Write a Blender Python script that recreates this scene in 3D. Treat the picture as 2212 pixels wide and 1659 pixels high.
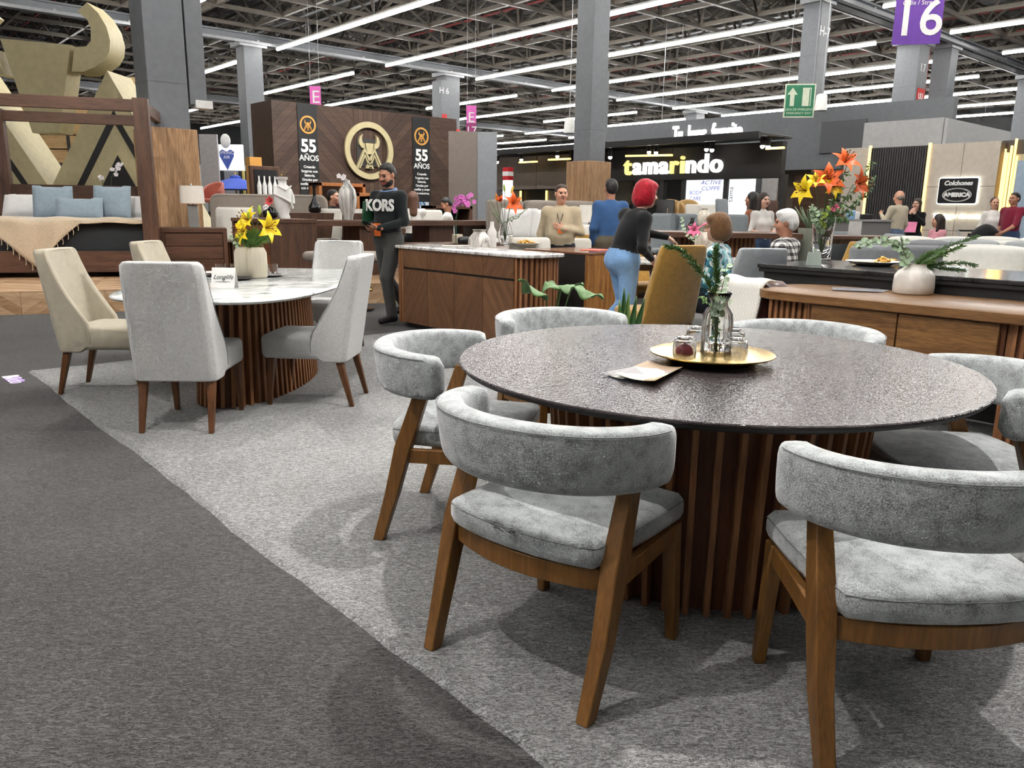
import bpy, math, random
import numpy as np
from mathutils import Vector, Matrix, Euler
for _o in list(bpy.data.objects): bpy.data.objects.remove(_o)
SC = bpy.context.scene
COL = SC.collection
random.seed(7)
PI = math.pi
R_ = math.radians
# ------------------------------------------------------------------ camera
FPX, PIT, ROL, YAW, CH = 1703.5, .21808, .014034, .84959, 1.30
CF = Vector((math.cos(YAW)*math.cos(PIT), math.sin(YAW)*math.cos(PIT), -math.sin(PIT)))
_r = Vector((math.sin(YAW), -math.cos(YAW), 0)); _u = _r.cross(CF)
CR = _r*math.cos(ROL) + _u*math.sin(ROL); CU = _u*math.cos(ROL) - _r*math.sin(ROL)
cam = bpy.data.cameras.new('camera'); camo = bpy.data.objects.new('camera', cam); COL.objects.link(camo)
camo.matrix_world = Matrix(((CR.x, CU.x, -CF.x, 0), (CR.y, CU.y, -CF.y, 0), (CR.z, CU.z, -CF.z, CH), (0, 0, 0, 1)))
cam.sensor_width = 36; cam.lens = FPX/2212*36; cam.clip_end = 300
SC.camera = camo
# ------------------------------------------------------------------ world, exposure
SC.view_settings.view_transform = 'Standard'; SC.view_settings.look = 'None'
SC.view_settings.exposure = 0.85; SC.view_settings.gamma = 1
W = bpy.data.worlds.new('hall_air'); SC.world = W; W.use_nodes = True
W.node_tree.nodes['Background'].inputs[0].default_value = (.9, .95, 1, 1)
W.node_tree.nodes['Background'].inputs[1].default_value = .25
cy = SC.cycles; cy.max_bounces = 14; cy.diffuse_bounces = 3; cy.glossy_bounces = 3; cy.transmission_bounces = 14; cy.transparent_max_bounces = 6; cy.caustics_reflective = False; cy.caustics_refractive = True
cy.use_adaptive_sampling = True; cy.adaptive_threshold = .14; cy.debug_use_spatial_splits = True; cy.sample_clamp_indirect = 6
TUBE_POWER = 36.0
SPOT_POWER = 450.0
FH = Vector((math.cos(YAW), math.sin(YAW), 0)); RH = Vector((math.sin(YAW), -math.cos(YAW), 0))
def ray(x, y): return CF + CR*((x-1106)/FPX) - CU*((y-829.5)/FPX)
def gz(x, y, z=0.0):                       # the point of a level plane seen at that place of the photograph
    d = ray(x, y); return Vector((0, 0, CH)) + d*((z-CH)/d.z)
def pt(x, y, dep):                         # the point at that place, dep metres ahead
    d = ray(x, y); return Vector((0, 0, CH)) + d*(dep/d.dot(FH))
def gd(x, dep, z=0.0):                     # a standing point dep metres ahead, in the column x of the photograph
    p = pt(x, 451.5+.0141*(x-1106), dep); return Vector((p.x, p.y, z))
def zat(x, y, dep): return pt(x, y, dep).z
def facing(c): return YAW + R_(c) - PI/2   # 0 away from the camera, 90 to its left, 180 towards it, 270 to its right
# ------------------------------------------------------------------ materials
def S(*c): return tuple((v/255/12.92 if v/255 <= .04045 else ((v/255+.055)/1.055)**2.4) for v in c)
class NT:
    def __init__(s, name):
        s.m = bpy.data.materials.new(name); s.m.use_nodes = True
        s.t = s.m.node_tree; s.b = s.t.nodes['Principled BSDF']
    def n(s, typ, **kw):
        q = s.t.nodes.new(typ)
        for k, v in kw.items():
            if k in q.inputs: q.inputs[k].default_value = v
            else: setattr(q, k, v)
        return q
    def l(s, a, b): s.t.links.new(a, b)
    def coord(s, scale=(1, 1, 1), rot=(0, 0, 0)):
        tc = s.n('ShaderNodeTexCoord'); mp = s.n('ShaderNodeMapping')
        mp.vector_type = 'TEXTURE'; mp.inputs['Scale'].default_value = tuple(1/q for q in scale); mp.inputs['Rotation'].default_value = rot
        s.l(tc.outputs['Object'], mp.inputs[0]); return mp.outputs[0]
    def ramp(s, fac, stops):
        r = s.n('ShaderNodeValToRGB'); e = r.color_ramp.elements
        while len(e) < len(stops): e.new(.5)
        for q, (p, c) in zip(e, stops): q.position = p; q.color = (*c[:3], 1)
        s.l(fac, r.inputs[0]); return r.outputs[0]
    def bump(s, h, strength, dist=.01):
        b = s.n('ShaderNodeBump'); b.inputs['Strength'].default_value = strength; b.inputs['Distance'].default_value = dist
        s.l(h, b.inputs['Height']); s.l(b.outputs[0], s.b.inputs['Normal'])
    def setp(s, **kw):
        for k, v in kw.items(): s.b.inputs[k].default_value = v
MC = {}
def plain(name, c, rough=.5, metal=0, **kw):
    if name in MC: return MC[name]
    m = NT(name); m.setp(Roughness=rough, Metallic=metal, **kw)
    nz = m.n('ShaderNodeTexNoise', Scale=9.0, Detail=1.0); m.l(m.coord(), nz.inputs[0])
    m.l(m.ramp(nz.outputs[0], [(.3, [v*.93 for v in c]), (.7, [min(1, v*1.06) for v in c])]), m.b.inputs['Base Color'])
    MC[name] = m.m; return m.m
def emit(name, c, st):
    if name in MC: return MC[name]
    m = NT(name); m.setp(**{'Base Color': (*c, 1), 'Emission Color': (*c, 1), 'Emission Strength': st, 'Roughness': .5})
    if name != 'led_tube': m.m.cycles.emission_sampling = 'NONE'
    MC[name] = m.m; return m.m
def fabric(name, c, var=.12, scale=14, weave=420, bump=.35, sheen=.3, rough=.9):
    if name in MC: return MC[name]
    m = NT(name); co = m.coord()
    a = m.n('ShaderNodeTexNoise', Scale=scale*1.0, Detail=3.0, Roughness=.65); m.l(co, a.inputs[0])
    w = m.n('ShaderNodeTexNoise', Scale=weave*1.0, Detail=0.0); m.l(co, w.inputs[0])
    mx = m.n('ShaderNodeMix', data_type='FLOAT'); mx.inputs[0].default_value = .4; m.l(a.outputs[0], mx.inputs[2]); m.l(w.outputs[0], mx.inputs[3])
    m.l(m.ramp(mx.outputs[0], [(.36, [v*(1-var*1.6) for v in c]), (.5, c), (.64, [min(1, v*(1+var)) for v in c])]), m.b.inputs['Base Color'])
    m.bump(w.outputs[0], bump, .004); m.setp(Roughness=rough, **{'Sheen Weight': sheen, 'Sheen Roughness': .5, 'Specular IOR Level': .15})
    MC[name] = m.m; return m.m
def wood(name, c1, c2, axis='z', scale=1.0, rough=.45, rot=(0, 0, 0), dist=1.2):
    if name in MC: return MC[name]
    m = NT(name); sc = [7*scale]*3; sc['xyz'.index(axis)] = .55*scale
    co = m.coord(tuple(sc), rot)
    a = m.n('ShaderNodeTexNoise', Scale=1.6, Detail=3.0, Roughness=.6, Distortion=dist); m.l(co, a.inputs[0])
    f = m.n('ShaderNodeTexNoise', Scale=16.0, Detail=1.0); m.l(co, f.inputs[0])
    mx = m.n('ShaderNodeMix', data_type='FLOAT'); mx.inputs[0].default_value = .35; m.l(a.outputs[0], mx.inputs[2]); m.l(f.outputs[0], mx.inputs[3])
    mid = [(p+q)/2 for p, q in zip(c1, c2)]
    m.l(m.ramp(mx.outputs[0], [(.33, c1), (.5, mid), (.68, c2)]), m.b.inputs['Base Color'])
    m.bump(f.outputs[0], .12, .003); m.setp(Roughness=rough, **{'Specular IOR Level': .35})
    MC[name] = m.m; return m.m
def marble(name, c, vein, scale=2.2, rough=.12, rot=(0, 0, .6), stretch=(1, 3, 1)):
    if name in MC: return MC[name]
    m = NT(name); co = m.coord(stretch, rot)
    a = m.n('ShaderNodeTexNoise', Scale=scale, Detail=8.0, Roughness=.62, Distortion=1.8); m.l(co, a.inputs[0])
    m.l(m.ramp(a.outputs[0], [(.3, vein), (.43, [(p+q)/2 for p, q in zip(c, vein)]), (.52, c), (.75, [min(1, v*1.1) for v in c])]), m.b.inputs['Base Color'])
    m.setp(Roughness=rough); MC[name] = m.m; return m.m
def glass(name, c=(1, 1, 1), rough=0.02):
    if name in MC: return MC[name]
    m = NT(name); m.setp(**{'Base Color': (*c, 1), 'Transmission Weight': 1.0, 'Roughness': rough, 'IOR': 1.45}); MC[name] = m.m; return m.m
# ------------------------------------------------------------------ mesh collector
class MB:
    def __init__(s): s.v = []; s.f = []; s.mi = []; s.c = 0
    def add(s, vs, fs, M=None):
        o = len(s.v)
        s.v += [tuple(M @ Vector(p)) for p in vs] if M is not None else [tuple(p) for p in vs]
        s.f += [tuple(o+i for i in q) for q in fs]; s.mi += [s.c]*len(fs); return s
    def box(s, x0, x1, y0, y1, z0, z1, M=None):
        return s.add([(x0, y0, z0), (x1, y0, z0), (x1, y1, z0), (x0, y1, z0), (x0, y0, z1), (x1, y0, z1), (x1, y1, z1), (x0, y1, z1)],
                     [(3, 2, 1, 0), (4, 5, 6, 7), (0, 1, 5, 4), (1, 2, 6, 5), (2, 3, 7, 6), (3, 0, 4, 7)], M)
    def bar(s, p0, p1, w, h, up=(0, 0, 1), w1=None, h1=None):      # beam of rectangular section
        p0 = Vector(p0); p1 = Vector(p1); d = (p1-p0).normalized(); u = Vector(up)
        if abs(d.dot(u)) > .99: u = Vector((0, 1, 0))
        a = d.cross(u).normalized(); b = a.cross(d).normalized(); w1 = w if w1 is None else w1; h1 = h if h1 is None else h1
        vs = [p0-a*w/2-b*h/2, p0+a*w/2-b*h/2, p0+a*w/2+b*h/2, p0-a*w/2+b*h/2, p1-a*w1/2-b*h1/2, p1+a*w1/2-b*h1/2, p1+a*w1/2+b*h1/2, p1-a*w1/2+b*h1/2]
        return s.add(vs, [(0, 1, 2, 3), (7, 6, 5, 4), (4, 5, 1, 0), (5, 6, 2, 1), (6, 7, 3, 2), (7, 4, 0, 3)])
    def loft(s, rings, cap0=True, cap1=True, close=True, M=None):
        n = len(rings[0]); vs = [p for r in rings for p in r]; fs = []
        for i in range(len(rings)-1):
            for j in range(n if close else n-1):
                k = (j+1) % n; fs.append((i*n+j, i*n+k, (i+1)*n+k, (i+1)*n+j))
        if cap0: fs.append(tuple(reversed(range(n))))
        if cap1: fs.append(tuple(range((len(rings)-1)*n, len(rings)*n)))
        return s.add(vs, fs, M)
    def cyl(s, p0, p1, r0, r1=None, n=12, cap=True):
        p0 = Vector(p0); p1 = Vector(p1); r1 = r0 if r1 is None else r1; d = (p1-p0).normalized()
        a = d.orthogonal().normalized(); b = d.cross(a)
        rg = [[p + (a*math.cos(2*PI*i/n)+b*math.sin(2*PI*i/n))*r for i in range(n)] for p, r in ((p0, r0), (p1, r1))]
        return s.loft(rg, cap, cap)
    def lathe(s, prof, c=(0, 0, 0), n=24, sx=1, sy=1, M=None, wob=None):
        rg = []
        for r, z in prof:
            rg.append([(c[0]+max(r, 1e-4)*math.cos(2*PI*i/n)*sx*(wob(i) if wob else 1), c[1]+max(r, 1e-4)*math.sin(2*PI*i/n)*sy*(wob(i) if wob else 1), c[2]+z) for i in range(n)])
        return s.loft(rg, True, True, True, M)
    def prism(s, poly, z0, z1, M=None):
        return s.loft([[(x, y, z0) for x, y in poly], [(x, y, z1) for x, y in poly]], M=M)
    def tube(s, pts, r, n=6, cap=True):
        pts = [Vector(p) for p in pts]; rs = r if isinstance(r, (list, tuple)) else [r]*len(pts); rg = []; a = None
        for i, p in enumerate(pts):
            d = (pts[min(i+1, len(pts)-1)]-pts[max(i-1, 0)])
            d = d.normalized() if d.length > 1e-9 else Vector((0, 0, 1))
            a = d.orthogonal().normalized() if a is None else (a-d*a.dot(d)).normalized()
            b = d.cross(a); rg.append([p+(a*math.cos(2*PI*k/n)+b*math.sin(2*PI*k/n))*rs[i] for k in range(n)])
        return s.loft(rg, cap, cap)
    def ell(s, c, r, nu=16, nv=10, M=None):
        if not hasattr(r, '__len__'): r = (r, r, r)
        rg = [[(c[0]+r[0]*math.sin(PI*j/nv)*math.cos(2*PI*i/nu), c[1]+r[1]*math.sin(PI*j/nv)*math.sin(2*PI*i/nu), c[2]-r[2]*math.cos(PI*j/nv)) for i in range(nu)] for j in range(nv+1)]
        rg[0] = [(c[0]+(p[0]-c[0])*.0+1e-4*math.cos(i), c[1]+1e-4*math.sin(i), p[2]) for i, p in enumerate(rg[0])]
        rg[-1] = [(c[0]+1e-4*math.cos(i), c[1]+1e-4*math.sin(i), p[2]) for i, p in enumerate(rg[-1])]
        return s.loft(rg, M=M)
    def grid(s, fn, nu, nv, M=None):
        vs = [fn(i/nu, j/nv) for j in range(nv+1) for i in range(nu+1)]
        return s.add(vs, [(j*(nu+1)+i, j*(nu+1)+i+1, (j+1)*(nu+1)+i+1, (j+1)*(nu+1)+i) for j in range(nv) for i in range(nu)], M)
    def mesh(s, name, mats, smooth=True, angle=40):
        me = bpy.data.meshes.new(name); me.from_pydata(s.v, [], s.f)
        for m in (mats if isinstance(mats, (list, tuple)) else [mats]): me.materials.append(m)
        if len(me.materials) > 1: me.polygons.foreach_set('material_index', s.mi)
        if smooth:
            me.polygons.foreach_set('use_smooth', [True]*len(me.polygons)); me.set_sharp_from_angle(angle=R_(angle))
        me.update(); return me
    def build(s, name, mats, parent=None, bevel=0, smooth=True, angle=40, loc=None, rz=None, sub=0, solid=0, seg=2):
        return link(name, s.mesh(name, mats, smooth, angle), parent, bevel, loc, rz, sub, solid, seg)
def link(name, me, parent=None, bevel=0, loc=None, rz=None, sub=0, solid=0, seg=2):
    o = bpy.data.objects.new(name, me); COL.objects.link(o); o.parent = parent
    if loc is not None: o.location = loc
    if rz is not None: o.rotation_euler = (0, 0, rz)
    if solid: q = o.modifiers.new('thick', 'SOLIDIFY'); q.thickness = solid; q.offset = 0
    if bevel:
        q = o.modifiers.new('bevel', 'BEVEL'); q.width = bevel; q.segments = seg; q.limit_method = 'ANGLE'; q.angle_limit = R_(35); q.harden_normals = False
    if sub: q = o.modifiers.new('sub', 'SUBSURF'); q.levels = q.render_levels = sub
    return o
def tag(o, label, cat, group=None):
    o['label'] = label; o['category'] = cat
    if group: o['group'] = group
    return o
def thing(name, label, cat, loc=(0, 0, 0), rz=0, group=None):
    o = bpy.data.objects.new(name, None); COL.objects.link(o); o.location = loc; o.rotation_euler = (0, 0, rz); o.empty_display_size = .1
    return tag(o, label, cat, group)
def struct(o): o['kind'] = 'structure'; return o
def dup(o, loc=None, rz=None, label=None, parent=None, group=None, sc=None):
    c = o.copy(); COL.objects.link(c); c.parent = parent
    if loc is not None: c.location = loc
    if rz is not None: c.rotation_euler = (0, 0, rz)
    if sc is not None: c.scale = sc
    if label: c['label'] = label
    if group: c['group'] = group
    for ch in list(o.children): dup(ch, parent=c)
    return c
def curve_text(txt, size, depth=.004, bold=0, align='CENTER', shear=0, spacing=1.0, lines=1.0):
    cu = bpy.data.curves.new('txt', 'FONT'); cu.body = txt; cu.size = size; cu.extrude = depth; cu.align_x = align; cu.align_y = 'CENTER'
    cu.offset = bold; cu.shear = shear; cu.space_character = spacing; cu.space_line = lines; cu.resolution_u = 4
    o = bpy.data.objects.new('txt', cu); COL.objects.link(o); bpy.context.view_layer.update()
    me = bpy.data.meshes.new_from_object(o.evaluated_get(bpy.context.evaluated_depsgraph_get()))
    bpy.data.objects.remove(o); bpy.data.curves.remove(cu); return me
def lettering(name, txt, size, mat, parent, loc, rot=(PI/2, 0, 0), depth=.004, bold=0, align='CENTER', shear=0, spacing=1.0, lines=1.0, wide=1.0):
    me = curve_text(txt, size, depth, bold, align, shear, spacing, lines); me.materials.clear(); me.materials.append(mat)
    o = bpy.data.objects.new(name, me); COL.objects.link(o); o.parent = parent; o.location = loc; o.rotation_euler = rot; o.scale = (wide, 1, 1); return o
def arc(cx, cy, r, a0, a1, n): return [(cx+r*math.cos(a0+(a1-a0)*i/n), cy+r*math.sin(a0+(a1-a0)*i/n)) for i in range(n+1)]
def rrect(x0, x1, y0, y1, r, n=5):
    return arc(x1-r, y0+r, r, -PI/2, 0, n)+arc(x1-r, y1-r, r, 0, PI/2, n)+arc(x0+r, y1-r, r, PI/2, PI, n)+arc(x0+r, y0+r, r, PI, 1.5*PI, n)
def inset(poly, d):
    cx = sum(p[0] for p in poly)/len(poly); cy = sum(p[1] for p in poly)/len(poly); out = []
    n = len(poly)
    for i in range(n):
        a = poly[i-1]; b = poly[(i+1) % n]; tx, ty = b[0]-a[0], b[1]-a[1]; L = math.hypot(tx, ty) or 1
        out.append((poly[i][0]-ty/L*d, poly[i][1]+tx/L*d))
    return out
def pad(mb, poly, z0, z1, r=.03, crown=.01, M=None, rb=None):     # upholstered slab with rounded edges; poly counterclockwise
    rb = r if rb is None else rb
    cx = sum(p[0] for p in poly)/len(poly); cy = sum(p[1] for p in poly)/len(poly); rg = []
    def ring(d, z): rg.append([(x, y, z) for x, y in inset(poly, d)])
    ring(rb, z0); ring(rb*.3, z0+rb*.3); ring(0, z0+rb)
    ring(0, z1-r); ring(r*.13, z1-r*.5); ring(r*.5, z1-r*.13); ring(r, z1)
    base = inset(poly, r)
    for k, q in ((.7, .55), (.35, .9), (.02, 1)): rg.append([(cx+(x-cx)*k, cy+(y-cy)*k, z1+crown*q) for x, y in base])
    return mb.loft(rg, M=M)
# ------------------------------------------------------------------ shared materials
M_white = plain('white_paint', S(225, 224, 220), .5)
M_black = plain('black_satin', S(26, 26, 27), .4)
M_dark = plain('charcoal_panel', S(58, 56, 54), .6)
M_steel = plain('galvanised_steel', S(150, 152, 154), .45, .6)
M_cgrey = plain('column_grey', S(110, 113, 117), .55)
M_truss = plain('truss_paint', S(80, 74, 66), .6)
M_gold = plain('champagne_gold', S(196, 180, 134), .42, .25)
M_brass = plain('brass', S(205, 172, 92), .22, 1.0)
M_chrome = plain('chrome', S(220, 220, 222), .12, 1.0)
M_walnut = wood('walnut_veneer', S(60, 42, 33), S(100, 72, 56), 'z', 1.0)
M_walnutx = wood('walnut_veneer_level', S(64, 44, 34), S(106, 76, 59), 'x', 1.0)
M_walnuty = wood('walnut_veneer_long', S(64, 44, 34), S(108, 78, 60), 'y', 1.0)
M_clad = wood('oak_cladding', S(128, 92, 62), S(196, 160, 122), 'z', .8, dist=2.5)
M_zebra = wood('zebrano', S(104, 62, 26), S(186, 132, 72), 'z', 2.4, dist=.3)
M_green = plain('leaf_green', S(52, 92, 44), .5)
M_stem = plain('stem_green', S(62, 84, 40), .6)
M_led = emit('led_tube', (1, .98, .95), TUBE_POWER)
M_ledfar = emit('led_tube_distant', (1, .98, .95), TUBE_POWER)      # same lamps far off: seen, too distant to sample
M_ledwarm = emit('warm_led', S(255, 214, 120), 1.5)
M_bulb = emit('spot_bulb', (1, .93, .8), 12)
M_glass = glass('clear_glass')
M_grass = M_green
def carpet_mat(name, lo, mid, hi, sc):
    m = NT(name); co = m.coord((1, 1, 1)); st = m.coord((.33, 1, 1), (0, 0, R_(-41)))
    big = m.n('ShaderNodeTexNoise', Scale=1.3, Detail=1.0); m.l(co, big.inputs[0])
    fib = m.n('ShaderNodeTexNoise', Scale=sc, Detail=2.0, Roughness=.75, Distortion=1.5); m.l(st, fib.inputs[0])
    sp = m.n('ShaderNodeTexNoise', Scale=sc*2.3, Detail=0.0, Distortion=2.5); m.l(co, sp.inputs[0])
    a = m.n('ShaderNodeMix', data_type='FLOAT'); a.inputs[0].default_value = .15; m.l(fib.outputs[0], a.inputs[2]); m.l(big.outputs[0], a.inputs[3])
    col = m.ramp(a.outputs[0], [(.37, lo), (.5, mid), (.63, hi)])
    fl = m.ramp(sp.outputs[0], [(.68, (0, 0, 0)), (.74, (1, 1, 1))])
    mx = m.n('ShaderNodeMix', data_type='RGBA'); m.l(fl, mx.inputs[0]); m.l(col, mx.inputs[6]); mx.inputs[7].default_value = (*[min(1, v*1.9) for v in hi], 1)
    m.l(mx.outputs[2], m.b.inputs['Base Color']); m.bump(fib.outputs[0], .8, .008)
    m.setp(Roughness=.95, **{'Specular IOR Level': .1, 'Sheen Weight': .15}); return m.m
M_carpd = carpet_mat('dark_felt', S(30, 29, 28), S(52, 50, 49), S(88, 86, 85), 120)
M_carpl = carpet_mat('grey_felt', S(66, 66, 65), S(106, 106, 105), S(158, 158, 158), 120)
# ------------------------------------------------------------------ hall shell
m = MB(); m.box(-14, 75, -16, 90, -.12, -.009); struct(m.build('floor', M_carpd))
# booth carpet with an uneven cut edge
mb = MB(); n = 90; rg = []
def edge(i): return 1.165+.004*math.sin(i*.9)+.008*math.sin(i*.37+1)+.004*math.sin(i*2.3)
ys = [-6+13.1*i/n for i in range(n+1)]
top = [(edge(i), y, 0) for i, y in enumerate(ys)]; low = [(edge(i)-.012, y, -.009) for i, y in enumerate(ys)]; far = [(15.2, y, 0) for y in ys]; mid = [(edge(i)+.05, y, .0) for i, y in enumerate(ys)]
mb.loft([low, [(a+.003, b, -.001) for a, b, c in top], [(a+.014, b, .004) for a, b, c in top], mid, far], False, False, False)
mb.box(1.2, 15.2, 7.095, 7.105, -.009, 0)
o_ = struct(mb.build('floor', M_carpl)); o_['label'] = 'light grey felt carpet with a loose cut edge under both dining tables'
M_wallf = plain('far_wall', S(120, 122, 124), .8)
for nm, b in (('wall_back', (-14, 75, 89.8, 90)), ('wall_right', (74.8, 75, -16, 90)), ('wall_left', (-14, -13.8, -16, 90)), ('wall_front', (-14, 75, -16, -15.8))):
    m = MB(); m.box(*b, -.1, 10.4); struct(m.build(nm, M_wallf))
dm = NT('roof_deck'); co = dm.coord((1, 1, 1)); nz = dm.n('ShaderNodeTexNoise', Scale=.55, Detail=6.0, Roughness=.7); dm.l(co, nz.inputs[0])
wv = dm.n('ShaderNodeTexWave', Scale=1.6); dm.l(co, wv.inputs[0])
dm.l(dm.ramp(nz.outputs[0], [(.4, S(44, 41, 38)), (.52, S(64, 60, 56)), (.6, S(120, 118, 118)), (.7, S(70, 66, 62))]), dm.b.inputs['Base Color']); dm.bump(wv.outputs[0], .8, .1); dm.setp(Roughness=.7)
m = MB(); m.box(-14, 75, -16, 90, 10.4, 10.6); CEIL = struct(m.build('ceiling', dm.m))
# space frame: level chords both ways, upper chords, slanting web struts
ZB, ZT, MOD = 8.45, 9.9, 2.55
def beamrow(axis, c, z, w, a0, a1, name):
    m = MB()
    if axis == 'x': m.bar((a0, c, z), (a1, c, z), w, w*1.2)
    else: m.bar((c, a0, z), (c, a1, z), w, w*1.2)
    return m.build(name, M_truss, CEIL, smooth=False)
xs = [-3+MOD*i for i in range(26)]; yy = [0+MOD*i for i in range(30)]
for y in yy: beamrow('x', y, ZB, .12, -4, 63, 'bottom_chord'); beamrow('x', y+MOD/2, ZT, .1, -4, 63, 'top_chord')
for x in xs: beamrow('y', x, ZB+.05, .12, -2, 76, 'bottom_chord'); beamrow('y', x+MOD/2, ZT, .1, -2, 76, 'top_chord')
for y in yy:                                                       # one row of pyramids is one web
    m = MB()
    for x in xs:
        for sx in (-1, 1):
            for sy in (-1, 1):
                m.bar((x, y, ZB), (x+sx*MOD/2, y+sy*MOD/2, ZT), .085, .085)
    m.build('web', M_truss, CEIL, smooth=False)
for k, z0 in ((0, 9.1), (1, 9.3)):
    for i in range(14):
        m = MB(); x = -2+i*4.7+k*1.3; m.cyl((x, 4, z0), (x, 74, z0), .05, n=6); m.build('pipe', plain('sprinkler_red', S(120, 46, 42), .5) if (i+k) % 3 == 0 else M_steel, CEIL)
# main girders on the column rows with cable trays below
ROWY = [14.0, 34.0, 54.0]
for y in ROWY:
    m = MB(); m.box(-6, 64, y-.16, y+.16, 8.28, 8.34); m.box(-6, 64, y-.02, y+.02, 7.98, 8.3); m.box(-6, 64, y-.18, y+.18, 7.92, 7.98)
    m.build('girder', M_cgrey, CEIL, smooth=False)
    m = MB(); m.box(-6, 64, y-.62, y-.5, 7.84, 7.95)
    for i in range(28): m.box(-5+i*2.5, -4.9+i*2.5, y-.64, y-.1, 7.95, 8.0)
    m.build('cable_tray', M_steel, CEIL, smooth=False)
# strip lights
HANG = MB().cyl((0, 0, .13), (0, 0, .78), .012, n=4).mesh('hanger', M_steel, False)
def strip_light(x, y0, y1, z=7.72):
    t = thing('strip_light', 'long white tube light hanging under the hall roof trusses', 'light', (x, y0, z), 0, 'tube lights under the roof')
    L = y1-y0
    m = MB(); m.cyl((0, 0, 0), (0, L, 0), .058, n=6); m.build('tube', M_led if (y0 < 35 and -3 < x < 45) else M_ledfar, t)
    m = MB(); m.box(-.06, .06, 0, L, .058, .12); m.build('housing', M_white, t, smooth=False)
    for k in range(40):
        if y0+.2 < k*5.1 < y1-.2: link('hanger', HANG, t, loc=(0, k*5.1-y0, 0))
rl = random.Random(3)
for i in range(-2, 12):
    x = -.25+5.35*i
    if i >= 1: strip_light(x, 15.3, 33.2)
    if x > 8: strip_light(x, 36.2, 36.2+rl.choice([9, 13, 17]))
    if x > 12: strip_light(x, 56.2, 68+rl.uniform(0, 5))
    if i < 8: strip_light(x, -3.5, 12.6)
# columns
def column(x, y, s, txt, label, clad=None, cladtop=2.5, cs=.75, cmat=None):
    t = thing('column', label, 'column', (x, y, 0))
    m = MB(); m.box(-s/2, s/2, -s/2, s/2, -.009, 7.95); m.build('shaft', M_cgrey, t, bevel=.012)
    m = MB()
    for z in (3.2, 6.2): m.box(-s/2-.003, s/2+.003, -s/2-.003, s/2+.003, z, z+.012)
    m.build('seam', plain('seam_grey', S(92, 94, 96), .6), t, smooth=False)
    m = MB(); m.box(-s*.75, s*.75, -s*.6, s*.6, 7.75, 7.93); m.build('bracket', M_steel, t, smooth=False)
    if clad:
        m = MB(); m.box(-cs/2, cs/2, -cs/2, cs/2, -.009, cladtop); m.build('cladding', clad, t, bevel=.01)
    if txt: lettering('number', txt, .42, M_white, t, (0, -s/2-.006, 6.9), (PI/2, 0, 0))
    return t
F7 = column(4.62, 14.0, .62, None, 'grey steel column with oak cladding beside the canopy bed', M_clad, 2.5, .78)
m = MB(); m.box(.34, .62, -.3, .1, 2.9, 5.4); m.build('panel_box', M_cgrey, F7, bevel=.01)
m = MB(); m.box(.42, .7, -.33, -.1, 2.85, 2.98); m.build('junction_box', M_white, F7, bevel=.01)
G7 = column(14.74, 14.0, .55, None, 'tall grey column with oak cladding behind the man in blue', M_clad, 2.47, .78)
m = MB(); m.box(.28, .42, -.2, .05, 3.0, 4.6); m.build('panel_box', M_cgrey, G7, bevel=.01)
H7 = column(25.0, 14.0, .62, 'H-7', 'grey column marked H-7 behind the green exit sign')
m = MB(); m.box(-.85, .65, -.75, .75, -.009, 4.25); m.build('cladding', plain('taupe_cladding', S(112, 98, 84), .6), H7, bevel=.02)
I7 = column(35.2, 14.0, .7, None, 'grey column beside the red fire pipe right of the exit sign')
J7 = column(45.4, 14.0, .8, 'J 7', 'far right grey column marked J 7')
i7 = column(33.6, 14.6, .9, 'I 7', 'short grey column marked I 7 with a red fire hose sign')
m = MB(); m.box(-.3, .35, -.47, -.455, 5.5, 6.15); q = m.build('fire_sign', plain('sign_red', S(196, 40, 36), .5), i7)
lettering('hose_mark', 'UU', .3, M_white, q, (.02, -.475, 5.85), bold=.01)
m = MB(); m.cyl((.62, -.3, 3.5), (.62, -.3, 7.9), .09, n=8); m.build('fire_pipe', plain('pipe_red', S(170, 40, 38), .4), i7)
column(14.9, 34.0, .8, None, 'grey column rising behind the dark walnut logo wall')
h6 = column(25.3, 34.0, .85, None, 'grey column with a red arrow plate beside the right end of the logo wall')
m = MB(); m.box(-.78, -.44, -.5, .3, 0, 7.5); m.build('flange', M_cgrey, h6)
lettering('number', 'H 6', .4, M_white, h6, (-.62, -.51, 7.0)); m = MB(); m.box(-.76, -.46, -.52, -.505, 4.9, 5.9); m.build('hose_plate', MC['sign_red'], h6)
m = MB(); m.prism([(-.25, .25), (-.25, -.45), (0, -.75), (.25, -.45), (.25, .25)], 0, .02, M=Matrix.Translation((.15, -.44, 5.0)) @ Matrix.Rotation(PI/2, 4, 'X')); q = m.build('arrow_plate', MC['sign_red'], h6)
lettering('arrow_mark', 'W', .4, M_white, q, (.15, -.475, 5.0))
column(35.5, 34.0, .85, None, 'far grey column between the tube lights left of the tall oak clad column')
column(46, 34.0, .9, 'J 6', 'far grey column marked J 6 above the lit lettering')
column(57, 34.0, .9, None, 'far grey column behind the light grey booth box')

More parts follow.
